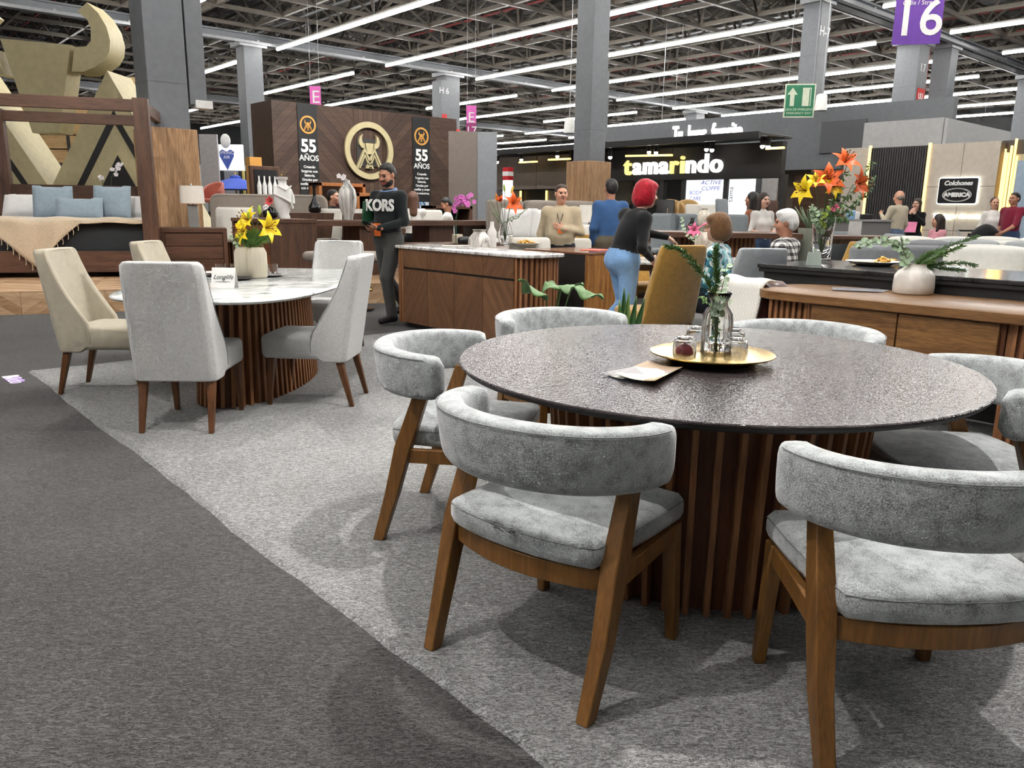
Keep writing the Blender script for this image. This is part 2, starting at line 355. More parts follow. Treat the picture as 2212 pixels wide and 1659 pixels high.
# unseen spotlights on stems; the bed, counter and logo wall ones added for brightness
def unseen_spot(p, aim, k, ang, label, blend=.5, rad=.05, col=(1, .97, .93)):
    t = thing('unseen_spotlight', label, 'spotlight', p, 0, 'stand spotlights'); d = (Vector(aim)-Vector(p)).normalized()
    m = MB(); m.cyl(-d*.02, -d*.28, .09, .075, n=16); m.build('can', M_black, t); m = MB(); m.cyl((0, 0, .1), (0, 0, 8.45-p[2]), .02, n=6); m.build('stem', M_black, t)
    li = bpy.data.lights.new('beam', 'SPOT'); li.energy = SPOT_POWER*k; li.spot_size = R_(ang); li.spot_blend = blend; li.shadow_soft_size = rad; li.color = col
    o = bpy.data.objects.new('beam', li); COL.objects.link(o); o.parent = t; o.rotation_euler = d.to_track_quat('-Z', 'Y').to_euler()
unseen_spot((3.5, 1.9, 5.2), (1.6, 1.8, 0), 1.1, 75, 'black spotlight above the round table')
unseen_spot((-.7, 2.2, 5.2), (2.0, 3.6, .3), .6, 85, 'black spotlight above the aisle, left of the round table')
unseen_spot((4.4, 6.6, 5.3), (2.0, 5.2, .3), .9, 70, 'black spotlight above the sideboard, towards the marble table')
unseen_spot((1.2, 8.4, 5.0), (2.6, 12.4, .6), .65, 70, 'added unseen spotlight above the aisle, brightening the bed')
unseen_spot((7.0, 3.6, 5.6), (6.0, 5.6, .6), .8, 90, 'added unseen spotlight above the black counter, brightening the middle ground')
unseen_spot((8.2, 11.2, 5.6), (9.4, 15.5, 1.4), 1.7, 90, 'added unseen spotlight brightening the logo wall')
# ------------------------------------------------------------------ round table and its chairs
M_velvet = fabric('grey_velvet', S(152, 156, 156), .3, 24, 300, .25, .5)
M_seam = fabric('dark_thread', S(110, 112, 112), .05)
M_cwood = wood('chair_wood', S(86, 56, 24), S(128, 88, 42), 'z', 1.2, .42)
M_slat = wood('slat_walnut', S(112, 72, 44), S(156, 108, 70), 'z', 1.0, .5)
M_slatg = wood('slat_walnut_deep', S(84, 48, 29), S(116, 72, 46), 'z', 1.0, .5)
def rect_loft(mb, secs):           # secs: (centre, half width, half depth)
    mb.loft([[(c[0]-a, c[1]-b, c[2]), (c[0]+a, c[1]-b, c[2]), (c[0]+a, c[1]+b, c[2]), (c[0]-a, c[1]+b, c[2])] for c, a, b in secs]); return mb
def back_path(a, off=0.0): return Vector(((.318+off)*math.sin(a), -.035-(.262+off)*math.cos(a), 0))
def make_tub_chair():
    t = thing('tub_chair', 'x', 'chair')
    out = [(-.262, .27), (-.268, .1), (-.262, -.13), (-.235, -.2)]
    arcp = [(.27*math.sin(a), -.205-.045*(math.cos(a)-math.cos(R_(70)))/(1-math.cos(R_(70)))) for a in [R_(-70+140*i/8) for i in range(9)]]
    poly = [(-.262, .262), (-.24, .285), (-.12, .292), (0, .294), (.12, .292), (.24, .285), (.262, .262), (.268, .1), (.262, -.12)][::-1]
    poly = [(-.262, .262), (-.268, .1), (-.262, -.13)]+arcp+[(.262, -.13), (.268, .1), (.262, .262), (.24, .285), (.12, .292), (0, .294), (-.12, .292), (-.24, .285)]
    m = MB(); pad(m, poly, .39, .475, .028, .016); s = m.build('seat', M_velvet, t, angle=60)
    m = MB(); m.tube([(x, y, .456) for x, y in inset(poly, .001)+[inset(poly, .001)[0]]], .0016, 5); m.build('seam', M_seam, s)
    # curved back: rounded section swept along a horseshoe
    m = MB(); N = 44; A = R_(103); rg = []; seam = []
    for i in range(N+1):
        u = -1+2*i/N; a = A*u; e = abs(u)
        h = .18-.02*e**2; th = .088
        k = 1.0 if e < .9 else math.sqrt(max(.0, 1-((e-.9)/.1)**2)); k = max(k, .02)
        zc = .682+.008*(1-e**2); c = back_path(a); nrm = Vector((math.sin(a)*.262, -math.cos(a)*.318, 0)).normalized()
        lean = .16*(1-e**2)
        hh, tt = h*(.55+.45*k) if k < 1 else h, th*k
        ring = []
        for j in range(20):
            q = 2*PI*j/20; cx = math.cos(q); cz = math.sin(q); ex = .45
            px = math.copysign(abs(cx)**ex, cx)*tt/2; pz = math.copysign(abs(cz)**ex, cz)*hh/2
            ring.append(c+nrm*(px+pz*lean)+Vector((0, 0, zc+pz)))
        rg.append(ring)
        if e < .9: seam.append(c+nrm*(tt/2*.93+hh/2*.9*lean)+Vector((0, 0, zc+hh/2*.86)))
    m.loft(rg); b = m.build('backrest', M_velvet, t, angle=75)
    m = MB(); m.tube(seam, .0018, 5); m.build('seam', M_seam, b)
    for s_ in (-1, 1):
        m = MB(); rect_loft(m, [((s_*.278, -.262, 0), .019, .022), ((s_*.283, -.2, .2), .023, .027), ((s_*.279, -.15, .40), .026, .033), ((s_*.272, -.075, .62), .02, .029)])
        m.build('leg', M_cwood, t, bevel=.004, angle=30)
        m = MB(); rect_loft(m, [((s_*.25, .262, 0), .016, .018), ((s_*.24, .235, .39), .022, .024)]); m.build('leg', M_cwood, t, bevel=.004, angle=30)
        m = MB(); m.bar((s_*.283, -.13, .362), (s_*.243, .24, .362), .026, .055); m.build('side_rail', M_cwood, t, bevel=.003)
    m = MB(); m.box(-.225, .225, .222, .248, .335, .39); m.build('front_rail', M_cwood, t, bevel=.003)
    m = MB(); rg = []
    for i in range(13):
        u = -1+2*i/12; x = .272*u; y = -.155-.065*(1-u*u)
        rg.append([(x, y-.012, .328), (x, y+.012, .328), (x, y+.012, .388), (x, y-.012, .388)])
    m.loft(rg); m.build('rear_rail', M_cwood, t, bevel=.003, angle=30)
    return t
TC = Vector((2.471, 1.698, 0)); TR = .932
tub = make_tub_chair()
def faceto(p, q): return math.atan2(q.y-p.y, q.x-p.x)-PI/2
GRP = 'tub chairs around the round table'
spots = [((1.56, 1.545), (.985, .17), 'grey velvet tub chair nearest the carpet edge, seen from behind'),
         ((1.985, .735), (.62, .78), 'grey velvet tub chair in the right foreground, cut by the picture edge'),
         ((1.94, 2.52), (.59, -.81), 'grey velvet tub chair left of the round table, turned sideways'),
         ((2.86, 2.83), None, 'grey velvet tub chair behind the round table beside the big green leaves'),
         ((3.42, 1.86), None, 'grey velvet tub chair behind the round table in front of the wooden console'),
         ((3.03, 1.0), (-.68, .73), 'grey velvet tub chair with shadowed seat at the far right edge of the picture')]
for i, (p, d, lab) in enumerate(spots):
    p = Vector((*p, 0)); rz = faceto(p, TC) if d is None else math.atan2(d[1], d[0])-PI/2
    if i == 0: tub.location = p; tub.rotation_euler = (0, 0, rz); tub['label'] = lab; tub['group'] = GRP
    else: dup(tub, p, rz, lab, group=GRP)
# table: thin textured glass on a dark disc, flared drum of upright slats
t = thing('round_table', 'large round dining table with dark textured glass top and slatted drum base', 'table', TC)
gm = NT('textured_glass'); co = gm.coord(); nz = gm.n('ShaderNodeTexNoise', Scale=75.0, Detail=2.0, Roughness=.6); gm.l(co, nz.inputs[0])
gm.bump(nz.outputs[0], .75, .006); gm.setp(**{'Base Color': (*S(50, 45, 46), 1), 'Roughness': .15, 'Specular IOR Level': .2, 'Specular Tint': (1, .93, .95, 1)})
m = MB(); m.lathe([(TR-.004, .748), (TR, .751), (TR, .757), (TR-.004, .76), (TR*.6, .76), (.01, .76)], n=128); m.build('glass_top', gm.m, t, angle=20)
m = MB(); m.lathe([(TR-.09, .712), (TR-.012, .738), (TR-.01, .748), (.01, .748)], n=128); m.build('under_board', M_black, t, angle=50)
def drum(x): return .53+.05*x
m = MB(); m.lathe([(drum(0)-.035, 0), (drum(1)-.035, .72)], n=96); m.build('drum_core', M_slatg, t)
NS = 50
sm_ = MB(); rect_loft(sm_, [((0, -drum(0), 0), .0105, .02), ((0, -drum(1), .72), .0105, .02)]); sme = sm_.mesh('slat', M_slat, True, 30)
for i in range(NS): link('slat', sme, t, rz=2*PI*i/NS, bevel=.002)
# tray with carafe, tumblers, onion-red napkin ball; two leaflets
def solid_place(name, me_mb, mat, label, cat, loc, **kw): return tag(me_mb.build(name, mat, loc=loc, **kw), label, cat)
tp = gz(1537, 772, .775); tp.z = .7605
t = thing('serving_tray', 'round brass tray with a wide flat rim on the dark table', 'tray', tp)
m = MB(); m.lathe([(.155, .0), (.16, .002), (.178, .022), (.222, .03), (.224, .034), (.176, .027), (.157, .006), (.01, .005)], n=64); m.build('dish', M_brass, t, angle=25)
m = MB(); m.lathe([(.221, .029), (.226, .031), (.226, .035), (.221, .036)], n=64); m.build('rim', M_brass, t, angle=60)
TZ = tp.z+.006
v = gz(1545, 772, TZ)
def ribbed(prof, n, amp, c=(0, 0, 0)):
    m = MB(); m.lathe(prof, c, n*4, wob=lambda i: 1+amp*math.cos(i*PI/2)); return m
t = thing('carafe_vase', 'clear ribbed glass carafe holding green sprigs on the brass tray', 'vase', (v.x, v.y, TZ))
pr = [(.052, 0), (.056, .004), (.056, .13), (.052, .165), (.033, .195), (.031, .21), (.046, .245), (.043, .245), (.028, .211), (.03, .195), (.048, .164), (.052, .13), (.052, .01), (.01, .008)]
ribbed(pr, 22, .018).build('glass_body', M_glass, t, angle=80)
m = MB(); m.lathe([(.0505, .011), (.0505, .06), (.002, .06)], n=24); m.build('water', glass('water', (.97, .98, .95)), t)
def tumbler(px, py, label, fill=None):
    p = gz(px, py, TZ); t = thing('tumbler', label, 'glass', (p.x, p.y, TZ), 0, 'upturned tumblers on the brass tray')
    m = MB(); m.lathe([(.042, 0), (.043, .03), (.041, .07), (.034, .082), (.028, .084), (.002, .084), (.002, .079), (.03, .078), (.037, .068), (.039, .03), (.039, 0)], n=28, wob=lambda i: 1+.01*(i % 2)); m.build('glass_body', M_glass, t, angle=70)
    m = MB(); m.lathe([(.03, .083), (.031, .087), (.026, .089), (.002, .087)], n=24); m.build('foot', M_glass, t)
    return p
p = tumbler(1477, 778, 'upturned tumbler over a dark red ball at the left of the tray'); tumbler(1588, 780, 'upturned empty tumbler at the right front of the tray'); tumbler(1503, 752, 'upturned tumbler behind the red one on the tray'); tumbler(1583, 757, 'upturned tumbler behind the carafe on the tray')
m = MB(); m.ell((0, 0, .031), (.033, .032, .031), 18, 12); m.lathe([(.004, .06), (.001, .072)], n=6)
solid_place('red_ball', m, plain('wine_red', S(112, 26, 34), .45), 'dark red ball under the left tumbler', 'decoration', (p.x, p.y, TZ))
pm = NT('leaflet_print'); co = pm.coord(); vz = pm.n('ShaderNodeTexVoronoi', Scale=9.0); pm.l(co, vz.inputs[0])
pm.l(pm.ramp(vz.outputs['Color'], [(.2, S(196, 190, 160)), (.45, S(184, 172, 132)), (.6, S(130, 104, 76)), (.72, S(120, 136, 150)), (.9, S(200, 194, 172))]), pm.b.inputs['Base Color']); pm.setp(Roughness=.5)
def leaflet(pts, z, bend, label):
    P = [gz(x, y, .762) for x, y in pts]; m = MB()
    def fn(u, v):
        a = P[0].lerp(P[1], u); b = P[3].lerp(P[2], u); q = a.lerp(b, v); return (q.x, q.y, z+bend*(2*u-1)**2*.5+bend*(1-v)*.4)
    m.grid(fn, 8, 8); tag(m.build('leaflet', pm.m, solid=.0012), label, 'leaflet', 'leaflets on the round table')
leaflet([(1302, 809), (1345, 822), (1445, 797), (1398, 788)], .7625, .006, 'lower cream leaflet half hidden under another on the dark table')
leaflet([(1328, 818), (1414, 835), (1474, 800), (1400, 786)], .766, .016, 'upper cream printed leaflet curling on the dark table')
# ------------------------------------------------------------------ marble dining table with six upholstered chairs
M_lgrey = fabric('light_grey_weave', S(188, 188, 186), .1, 60, 500, .45, .2)
M_beige = fabric('beige_weave', S(170, 162, 144), .06, 20, 500, .25, .2)
M_marble = marble('grey_marble', S(206, 208, 206), S(120, 126, 126), 2.0)
M_leg = wood('dark_leg', S(62, 36, 18), S(104, 66, 36), 'z', 1.0, .4)
WA = Vector((.69, .724, 0)).normalized(); WB = Vector((WA.y, -WA.x, 0)); WC = Vector((2.43, 5.62, 0)); WRZ = math.atan2(WA.y, WA.x)-PI/2
def make_side_chair(fab, label):
    t = thing('dining_chair', label, 'chair', group='upholstered chairs around the marble table')
    poly = [(-.235, .27), (-.238, -.16), (-.22, -.2), (.22, -.2), (.238, -.16), (.235, .27), (.2, .3), (0, .305), (-.2, .3)]
    m = MB(); pad(m, poly, .315, .475, .035, .014); s = m.build('seat', fab, t, angle=60)
    # tall back: outline of the side profile swept across, sides running forward down to the seat
    m = MB(); rg = []
    prof = [(.30, -.265, .06, .236), (.36, -.275, .15, .238), (.44, -.288, .16, .238), (.50, -.298, .155, .238), (.58, -.31, .115, .236), (.68, -.328, .07, .234), (.8, -.35, .03, .231), (.9, -.368, .01, .228), (.97, -.38, .0, .222), (.992, -.383, -.004, .2)]
    for z, yb, wing, hw in prof:
        th = .085; yf = yb+th
        r = [(-hw, yf+wing), (-hw, yb+.03), (-hw+.03, yb), (-hw*.5, yb-.006), (hw*.5, yb-.006), (hw-.03, yb), (hw, yb+.03), (hw, yf+wing), (hw-.02, yf+wing+.012), (hw-.05, yf+wing), (hw-.075, yf+.01), (hw*.4, yf-.005), (-hw*.4, yf-.005), (-hw+.075, yf+.01), (-hw+.05, yf+wing), (-hw+.02, yf+wing+.012)]
        rg.append([(x, y, z) for x, y in r])
    m.loft(rg); b = m.build('backrest', fab, t, bevel=.012, angle=60, seg=3)
    m = MB()
    for s_ in (-1, 1): m.tube([(s_*(hw+.001), yb+.0845+wing, z) for z, yb, wing, hw in prof[1:-1]], .0018, 5)
    m.tube([(-.222, -.298, .978), (0, -.302, .985), (.222, -.298, .978)], .0018, 5)
    m.build('seam', M_seam if fab is M_lgrey else plain('beige_thread', S(150, 142, 124), .8), b)
    for s_ in (-1, 1):
        m = MB(); rect_loft(m, [((s_*.2, -.295, 0), .014, .014), ((s_*.195, -.215, .32), .024, .024)]); m.build('leg', M_leg, t, bevel=.004, angle=30)
        m = MB(); rect_loft(m, [((s_*.205, .262, 0), .014, .014), ((s_*.2, .235, .32), .024, .024)]); m.build('leg', M_leg, t, bevel=.004, angle=30)
    return t
def wpos(a, b): return WC+WA*a+WB*b
dc = make_side_chair(M_lgrey, 'light grey upholstered chair at the near end of the marble table, seen from behind')
dc.location = Vector((1.64, 4.83, 0)); dc.rotation_euler = (0, 0, math.atan2(.77, .63)-PI/2)
dup(dc, Vector((2.50, 4.885, 0)), math.atan2(.7, -.71)-PI/2, 'light grey upholstered chair at the right side of the marble table, in profile')
dup(dc, wpos(1.36, .18), math.atan2(-WA.y, -WA.x)-PI/2, 'light grey upholstered chair at the far end of the marble table, facing the camera')
db = make_side_chair(M_beige, 'beige upholstered chair left of the marble table, nearest the carpet corner')
db.location = Vector((1.52, 6.05, 0)); db.rotation_euler = (0, 0, math.atan2(-.62, .78)-PI/2)
dup(db, wpos(.98, -.98), math.atan2(WB.y, WB.x)-PI/2, 'beige upholstered chair left of the marble table, in front of the bed')
t = thing('marble_table', 'boat shaped dining table with grey marble top and slatted oval base', 'table', WC, WRZ)
def boat(k, n=72):
    o = []
    for i in range(n):
        a = 2*PI*i/n; c, s = math.cos(a), math.sin(a); p = .5
        x = math.copysign(abs(c)**p, c)*(.66-k); y = math.copysign(abs(s)**p, s)*(1.27-k); o.append((x*(1-.07*(y/1.27)**2), y))
    return o
m = MB(); m.loft([[(x, y, z) for x, y in boat(k)] for k, z in ((.035, .73), (.012, .735), (0, .748), (.004, .757), (.014, .76))]); m.build('marble_top', M_marble, t, angle=50)
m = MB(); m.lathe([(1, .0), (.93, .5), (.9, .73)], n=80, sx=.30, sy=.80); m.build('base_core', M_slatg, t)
per = []
for i in range(64):
    a = 2*PI*i/64+.05; per.append((a, Vector((.33*math.cos(a), .83*math.sin(a), 0))))
tot = 0; pts = [Vector((.325*math.cos(2*PI*i/720), .825*math.sin(2*PI*i/720), 0)) for i in range(721)]
Ls = [0]
for a, b in zip(pts, pts[1:]): Ls.append(Ls[-1]+(b-a).length)
NSL = 62; k = 0
for i in range(NSL):
    while Ls[k] < Ls[-1]*i/NSL: k += 1
    p = pts[k]; nn = Vector((p.x/.325**2, p.y/.825**2, 0)).normalized(); m = MB()
    p2 = Vector((p.x*.9, p.y*.9, .73)); m.bar(p, p2, .026, .04, up=nn); m.build('slat', M_slat, t, bevel=.002)
# things on the marble table
vm = NT('ribbed_ceramic'); vm.setp(**{'Base Color': (*S(188, 180, 160), 1), 'Roughness': .45})
vp = gz(543, 600, .76)
def two_lobe(c): return c
t = thing('ribbed_vase', 'ribbed greige double vase with yellow lilies on the marble table', 'vase', (vp.x, vp.y, .7605))
for k, (sx, hh) in enumerate(((-.05, .0), (.052, -.004))):
    m = MB(); o = RH*sx-FH*(.012*k-.01)
    m.lathe([(.062, 0), (.072, .012), (.074, .1), (.072, .19), (.058, .222), (.05, .232), (.045, .232), (.05, .215), (.01, .2)], (o.x, o.y, hh*0), 96, wob=lambda i: 1+.014*math.cos(i*PI/2)); m.build('lobe', vm.m, t, angle=80)
cp = gz(486, 622, .76)
t = thing('name_card', 'small white folded name card reading Longlife on the marble table', 'sign', (cp.x, cp.y, .7605), facing(180)+PI)
m = MB(); m.prism([(-.045, 0), (-.042, 0), (0, .128), (.042, 0), (.045, 0), (.002, .134), (-.002, .134)], -.078, .078, M=Matrix.Rotation(PI/2, 4, 'Z') @ Matrix.Rotation(PI/2, 4, 'X')); m.build('card', M_white, t, smooth=False)
tilt = math.atan2(.042, .13)
ink = plain('grey_ink', S(70, 70, 72), .6)
lettering('lettering', 'Longlife', .042, ink, t, (0, -.0245, .073), (PI/2-tilt, 0, 0), .0006, shear=.35)
m = MB(); m.box(-.05, .05, -.0355, -.034, .043, .045); m.build('underline', ink, t, smooth=False)
def plate(p, r, mat, label, cat='plate', h=.014, name='plate', group=None):
    m = MB(); m.lathe([(r*.55, 0), (r*.62, .002), (r*.98, h), (r, h+.002), (r*.96, h+.003), (r*.6, .006), (.005, .005)], n=40); o = m.build(name, mat, loc=p, angle=60); return tag(o, label, cat, group)
M_slate = plain('dark_stoneware', S(52, 52, 54), .35)
def onw(x, y, z=.7605): q = gz(x, y, z); return Vector((q.x, q.y, z))
plate(onw(505, 604), .135, M_slate, 'dark plate behind the white name card')
plate(onw(470, 596), .13, M_slate, 'dark plate left of the ribbed vase, nearest the grey chair')
plate(onw(578, 597), .13, M_slate, 'dark plate right of the ribbed vase')
plate(onw(465, 592, .775), .11, plain('blush_stoneware', S(206, 184, 172), .4), 'blush side plate stacked on the left dark plate')
for k, (x, y, lb) in enumerate(((478, 592, 'upturned glass tumbler behind the left of the name card'), (510, 592, 'upturned glass tumbler just left of the ribbed vase'), (590, 592, 'clear glass tumbler right of the ribbed vase'))):
    m = MB(); m.lathe([(.034, 0), (.036, .004), (.04, .08), (.037, .08), (.033, .008), (.002, .007)], n=24); tag(m.build('tumbler', M_glass, loc=onw(x, y, .7775), angle=60), lb, 'glass')
# ------------------------------------------------------------------ helpers for boards and boxes
def clip_poly(poly, lo, hi, ax):
    for lim, sg in ((lo, 1), (hi, -1)):
        out = []
        for i in range(len(poly)):
            a, b = poly[i], poly[(i+1) % len(poly)]; ia = (a[ax]-lim)*sg >= -1e-9; ib = (b[ax]-lim)*sg >= -1e-9
            if ia: out.append(a)
            if ia != ib:
                q = (lim-a[ax])/(b[ax]-a[ax]); out.append(tuple(a[k]+(b[k]-a[k])*q for k in (0, 1)))
        poly = out
        if len(poly) < 3: return []
    return poly
def slant_planks(parent, M, u0, u1, v0, v1, slope, w, mats, th=.012, gap=.004, name='plank', seed=0):
    rr = random.Random(seed); L = u1-u0; step = w*math.sqrt(1+slope*slope); n0 = int((v0-abs(slope)*L)/step)-2; n1 = int((v1+abs(slope)*L)/step)+2
    for k in range(n0, n1):
        a = k*step; g = gap
        poly = [(u0+g/2, a+g), (u1-g/2, a+g+slope*(L-g)), (u1-g/2, a+step+slope*(L-g)), (u0+g/2, a+step)]
        poly = clip_poly(poly, v0, v1, 1)
        if len(poly) < 3: continue
        m = MB(); t = th*rr.uniform(.7, 1); m.prism(poly, 0, t, M=M); m.build(name, rr.choice(mats), parent, smooth=False)
def pxs(pts, D): return [(RH.dot(pt(x, y, D)), pt(x, y, D).z) for x, y in pts]         # outline in the upright plane D metres ahead
def upright(D, back=0.0): # local (u, v, w) -> world: u to the right, v up, w towards the camera
    o = FH*(D+back); return Matrix(((RH.x, 0, -FH.x, o.x), (RH.y, 0, -FH.y, o.y), (0, 1, 0, 0), (0, 0, 0, 1)))
def boxpart(name, mat, parent, x0, x1, y0, y1, z0, z1, bevel=.004): 
    m = MB(); m.box(x0, x1, y0, y1, z0, z1); return m.build(name, mat, parent, bevel=bevel, smooth=bool(bevel))
# ------------------------------------------------------------------ timber platform
M_oak = [wood('oak_plank_a', S(150, 116, 84), S(204, 172, 136), 'x', 1.0), wood('oak_plank_b', S(134, 100, 70), S(186, 150, 114), 'x', 1.3), wood('oak_plank_c', S(166, 132, 98), S(214, 184, 150), 'x', .8)]
BR = R_(-19); ZP = .27
PF = gz(110, 676); PFM = thing('timber_platform', 'low oak chevron platform carrying the bed, nightstand and dresser', 'platform', (PF.x, PF.y, -.009), BR)
boxpart('deck_core', M_oak[1], PFM, -3.0, 5.0, .012, 5.2, 0, ZP-.004, 0)
Mf = Matrix(((1, 0, 0, 0), (0, 0, -1, .012), (0, 1, 0, 0), (0, 0, 0, 1)))
for k in range(9): slant_planks(PFM, Mf, -3.0+k*.9, -2.1+k*.9, 0, ZP, .75 if k % 2 else -.75, .1, M_oak, .012, seed=k)
for k in range(7): slant_planks(PFM, Matrix.Translation((0, 0, ZP-.004)), -3.0+k*1.15, -1.85+k*1.15, .0, 1.9, .6 if k % 2 else -.6, .14, M_oak, .01, seed=k+20)
# ------------------------------------------------------------------ canopy bed
BB = R_(-25)
P0 = gd(322, 11.7, ZP); BD = thing('canopy_bed', 'walnut four poster bed with charcoal bedspread on the oak platform', 'bed', P0, BB)
BWD, BLN, BH = 2.45, 2.25, 2.48
for nm, x, y in (('post', 0, 0), ('post', 0, BLN), ('post', -BWD, 0), ('post', -BWD, BLN)): boxpart('post', M_walnut, BD, x-.1, x+.1, y-.09, y+.09, 0, BH)
for y in (0, BLN): boxpart('canopy_rail', M_walnutx, BD, -BWD+.07, -.07, y-.05, y+.05, BH-.18, BH-.02)
for x in (0, -BWD): boxpart('canopy_rail', M_walnuty, BD, x-.05, x+.05, .07, BLN-.07, BH-.18, BH-.02)
boxpart('footboard', M_walnutx, BD, -BWD+.07, -.07, -.03, .03, .06, .36); 
for x in (-.03, -BWD+.03): boxpart('side_rail', M_walnuty, BD, x-.03, x+.03, .07, BLN-.07, .06, .32)
hb = boxpart('headboard', M_walnutx, BD, -BWD+.07, -.07, BLN-.03, BLN+.03, .3, 1.32)
for x0, x1 in ((-BWD+.09, -BWD+.3), (-BWD+.32, -.62), (-.60, -.34), (-.32, -.09)):
    boxpart('headboard_panel', M_walnut if x1-x0 < .5 else M_walnutx, hb, x0, x1, BLN-.045, BLN-.028, .32, 1.30, .003)
M_bedsp = fabric('charcoal_satin', S(46, 49, 52), .08, 6, 200, .1, .2, .6)
mat_poly = rrect(-BWD+.09, -.09, .04, BLN-.08, .06)
m = MB(); pad(m, mat_poly, .24, .78, .09, .02); m.build('mattress', M_bedsp, BD, angle=70)
m = MB(); m.box(-BWD+.1, -.1, BLN-.62, BLN-.1, .77, .815); m.build('sheet', M_white, BD, bevel=.02)
M_linen = fabric('white_linen', S(232, 231, 228), .04, 8, 300, .15, .1)
M_blue = fabric('dusty_blue_linen', S(150, 166, 176), .08, 16, 300, .3, .2)
def cushion(w, h, d, mat, loc, rx, rz, label, name='cushion', group=None, parent=None):
    m = MB(); n = 16; rings = []
    def surf(sg):
        return lambda u, v: ((u-.5)*w*(1-.1*(2*v-1)**2*(1-abs(2*u-1))*.6), sg*d/2*(max(0, (1-(2*u-1)**4))*max(0, (1-(2*v-1)**4)))**.55, (v-.5)*h*(1-.1*(1-(2*u-1)**2)*0-.06*(1-abs(2*v-1))*0)+(-.02 if v > .9 and .2 < u < .8 else 0))
    m.grid(surf(-1), n, n); f = surf(1); m.grid(lambda u, v: f(1-u, v), n, n)
    o = m.build(name, mat, parent, loc=loc, angle=80); o.rotation_euler = (rx, 0, rz); return tag(o, label, 'cushion' if name == 'cushion' else 'pillow', group)
def bedp(x, y, z): q = Matrix.Rotation(BB, 3, 'Z') @ Vector((x, y, 0)); return Vector((P0.x+q.x, P0.y+q.y, P0.z+z))
cushion(.85, .42, .2, M_linen, bedp(-1.95, 1.78, .98), R_(-38), BB, 'plump white pillow at the left of the bed', 'pillow', 'white bed pillows')
cushion(.85, .42, .2, M_linen, bedp(-.52, 1.78, .98), R_(-38), BB, 'white pillow at the right of the bed beside the post', 'pillow', 'white bed pillows')
cushion(.56, .54, .17, M_blue, bedp(-1.58, 1.42, 1.03), R_(-16), BB+.05, 'square dusty blue cushion on the left of the bed', group='blue bed cushions')
cushion(.56, .54, .17, M_blue, bedp(-.74, 1.42, 1.05), R_(-16), BB-.12, 'square dusty blue cushion on the right of the bed', group='blue bed cushions')
cushion(.66, .36, .15, M_blue, bedp(-1.17, 1.2, .945), R_(-18), BB, 'low oblong dusty blue cushion in the middle of the bed', group='blue bed cushions')
M_throw = fabric('sand_wool', S(196, 178, 152), .1, 40, 260, .4, .4)
t = thing('throw_blanket', 'sand coloured fringed throw hanging over the foot of the bed', 'blanket', P0, BB)
def throw(u, v):
    x = -2.9+2.8*u; y = .95-1.35*v
    if v < .55: yy = .9-.88*(v/.55); return (x, yy, .812+.018*math.sin(x*9+v*5)*math.sin(v*9))
    w = (v-.55)/.45; reach = max(.02, 1-abs(x+1.5)/.62)*.62+.03
    return (x+.05*math.sin(w*4)*w, -.065-.02*math.sin(x*14)-.02*w, .80-w*reach+.01*math.sin(x*10))
m = MB(); m.grid(throw, 60, 26); m.build('cloth', M_throw, t, solid=.012, angle=80)
m = MB()
for i in range(40):
    u = (i+.5)/40; x = -2.9+2.8*u
    if abs(x+1.5) < .62: p = Vector(throw(u, 1)); m.tube([p, p+Vector((.008, -.004, -.05)), p+Vector((.0, -.006, -.09))], .006, 4)
q = m.build('fringe', M_throw, t); q['kind'] = 'stuff'
# nightstand and lamp
NS_ = gd(414, 12.3, ZP); t = thing('nightstand', 'walnut nightstand with mitred frame and drawers beside the bed', 'nightstand', NS_, BR)
hw = .47
boxpart('carcass', M_walnut, t, -hw, hw, -.2, .28, 0, .66)
for x in (-hw-.001, hw-.058): boxpart('frame_upright', M_walnut, t, x, x+.06, -.225, -.195, 0, .68)
boxpart('frame_top', M_walnutx, t, -hw, hw, -.226, -.195, .62, .681)
for k in range(3): boxpart('drawer', M_walnutx, t, -hw+.065, hw-.065, -.212, -.198, .03+k*.195, .215+k*.195)
boxpart('top', M_walnutx, t, -hw, hw, -.22, .3, .66, .69)
lp = gd(416, 12.3, ZP+.69); t = thing('table_lamp', 'table lamp with white drum shade on the nightstand by the bed', 'lamp', lp, BR)
boxpart('base', plain('cracked_silver', S(168, 168, 164), .3, .6), t, -.075, .075, -.06, .06, 0, .34, .008)
m = MB(); m.cyl((0, 0, .34), (0, 0, .40), .012, n=8); m.build('neck', M_chrome, t)
m = MB(); m.lathe([(.178, .36), (.168, .62), (.165, .62), (.175, .36)], n=32, sy=.7); m.build('shade', fabric('lamp_linen', S(228, 222, 212), .03, 30, 300, .1, .1), t, angle=60)
m = MB(); m.lathe([(.012, .62), (.014, .64), (.004, .655)], n=8); m.cyl((0, 0, .4), (0, 0, .63), .006, n=6); m.build('finial', M_chrome, t)
# dresser (aligned with the hall): drawers face left, side faces the aisle
dp = gd(582, 10.5, ZP); t = thing('dresser', 'tall walnut chest of drawers with white bust vase on top', 'dresser', (dp.x, dp.y, ZP-.015), 0)
DH = .875; DL, DW = 1.25, .66
boxpart('carcass', M_walnut, t, .02, DW, .0, DL, 0, DH-.05); boxpart('top', M_walnuty, t, -.015, DW+.01, -.01, DL+.02, DH-.05, DH)
for k in range(4): boxpart('drawer', wood('drawer_face', S(74, 40, 26), S(122, 74, 48), 'y', 1), t, .0, .03, .06, DL-.06, .04+k*.19, .22+k*.19)
for y in (0.0, DL-.05): boxpart('stile', M_walnut, t, -.008, .03, y, y+.05, 0, DH-.05)
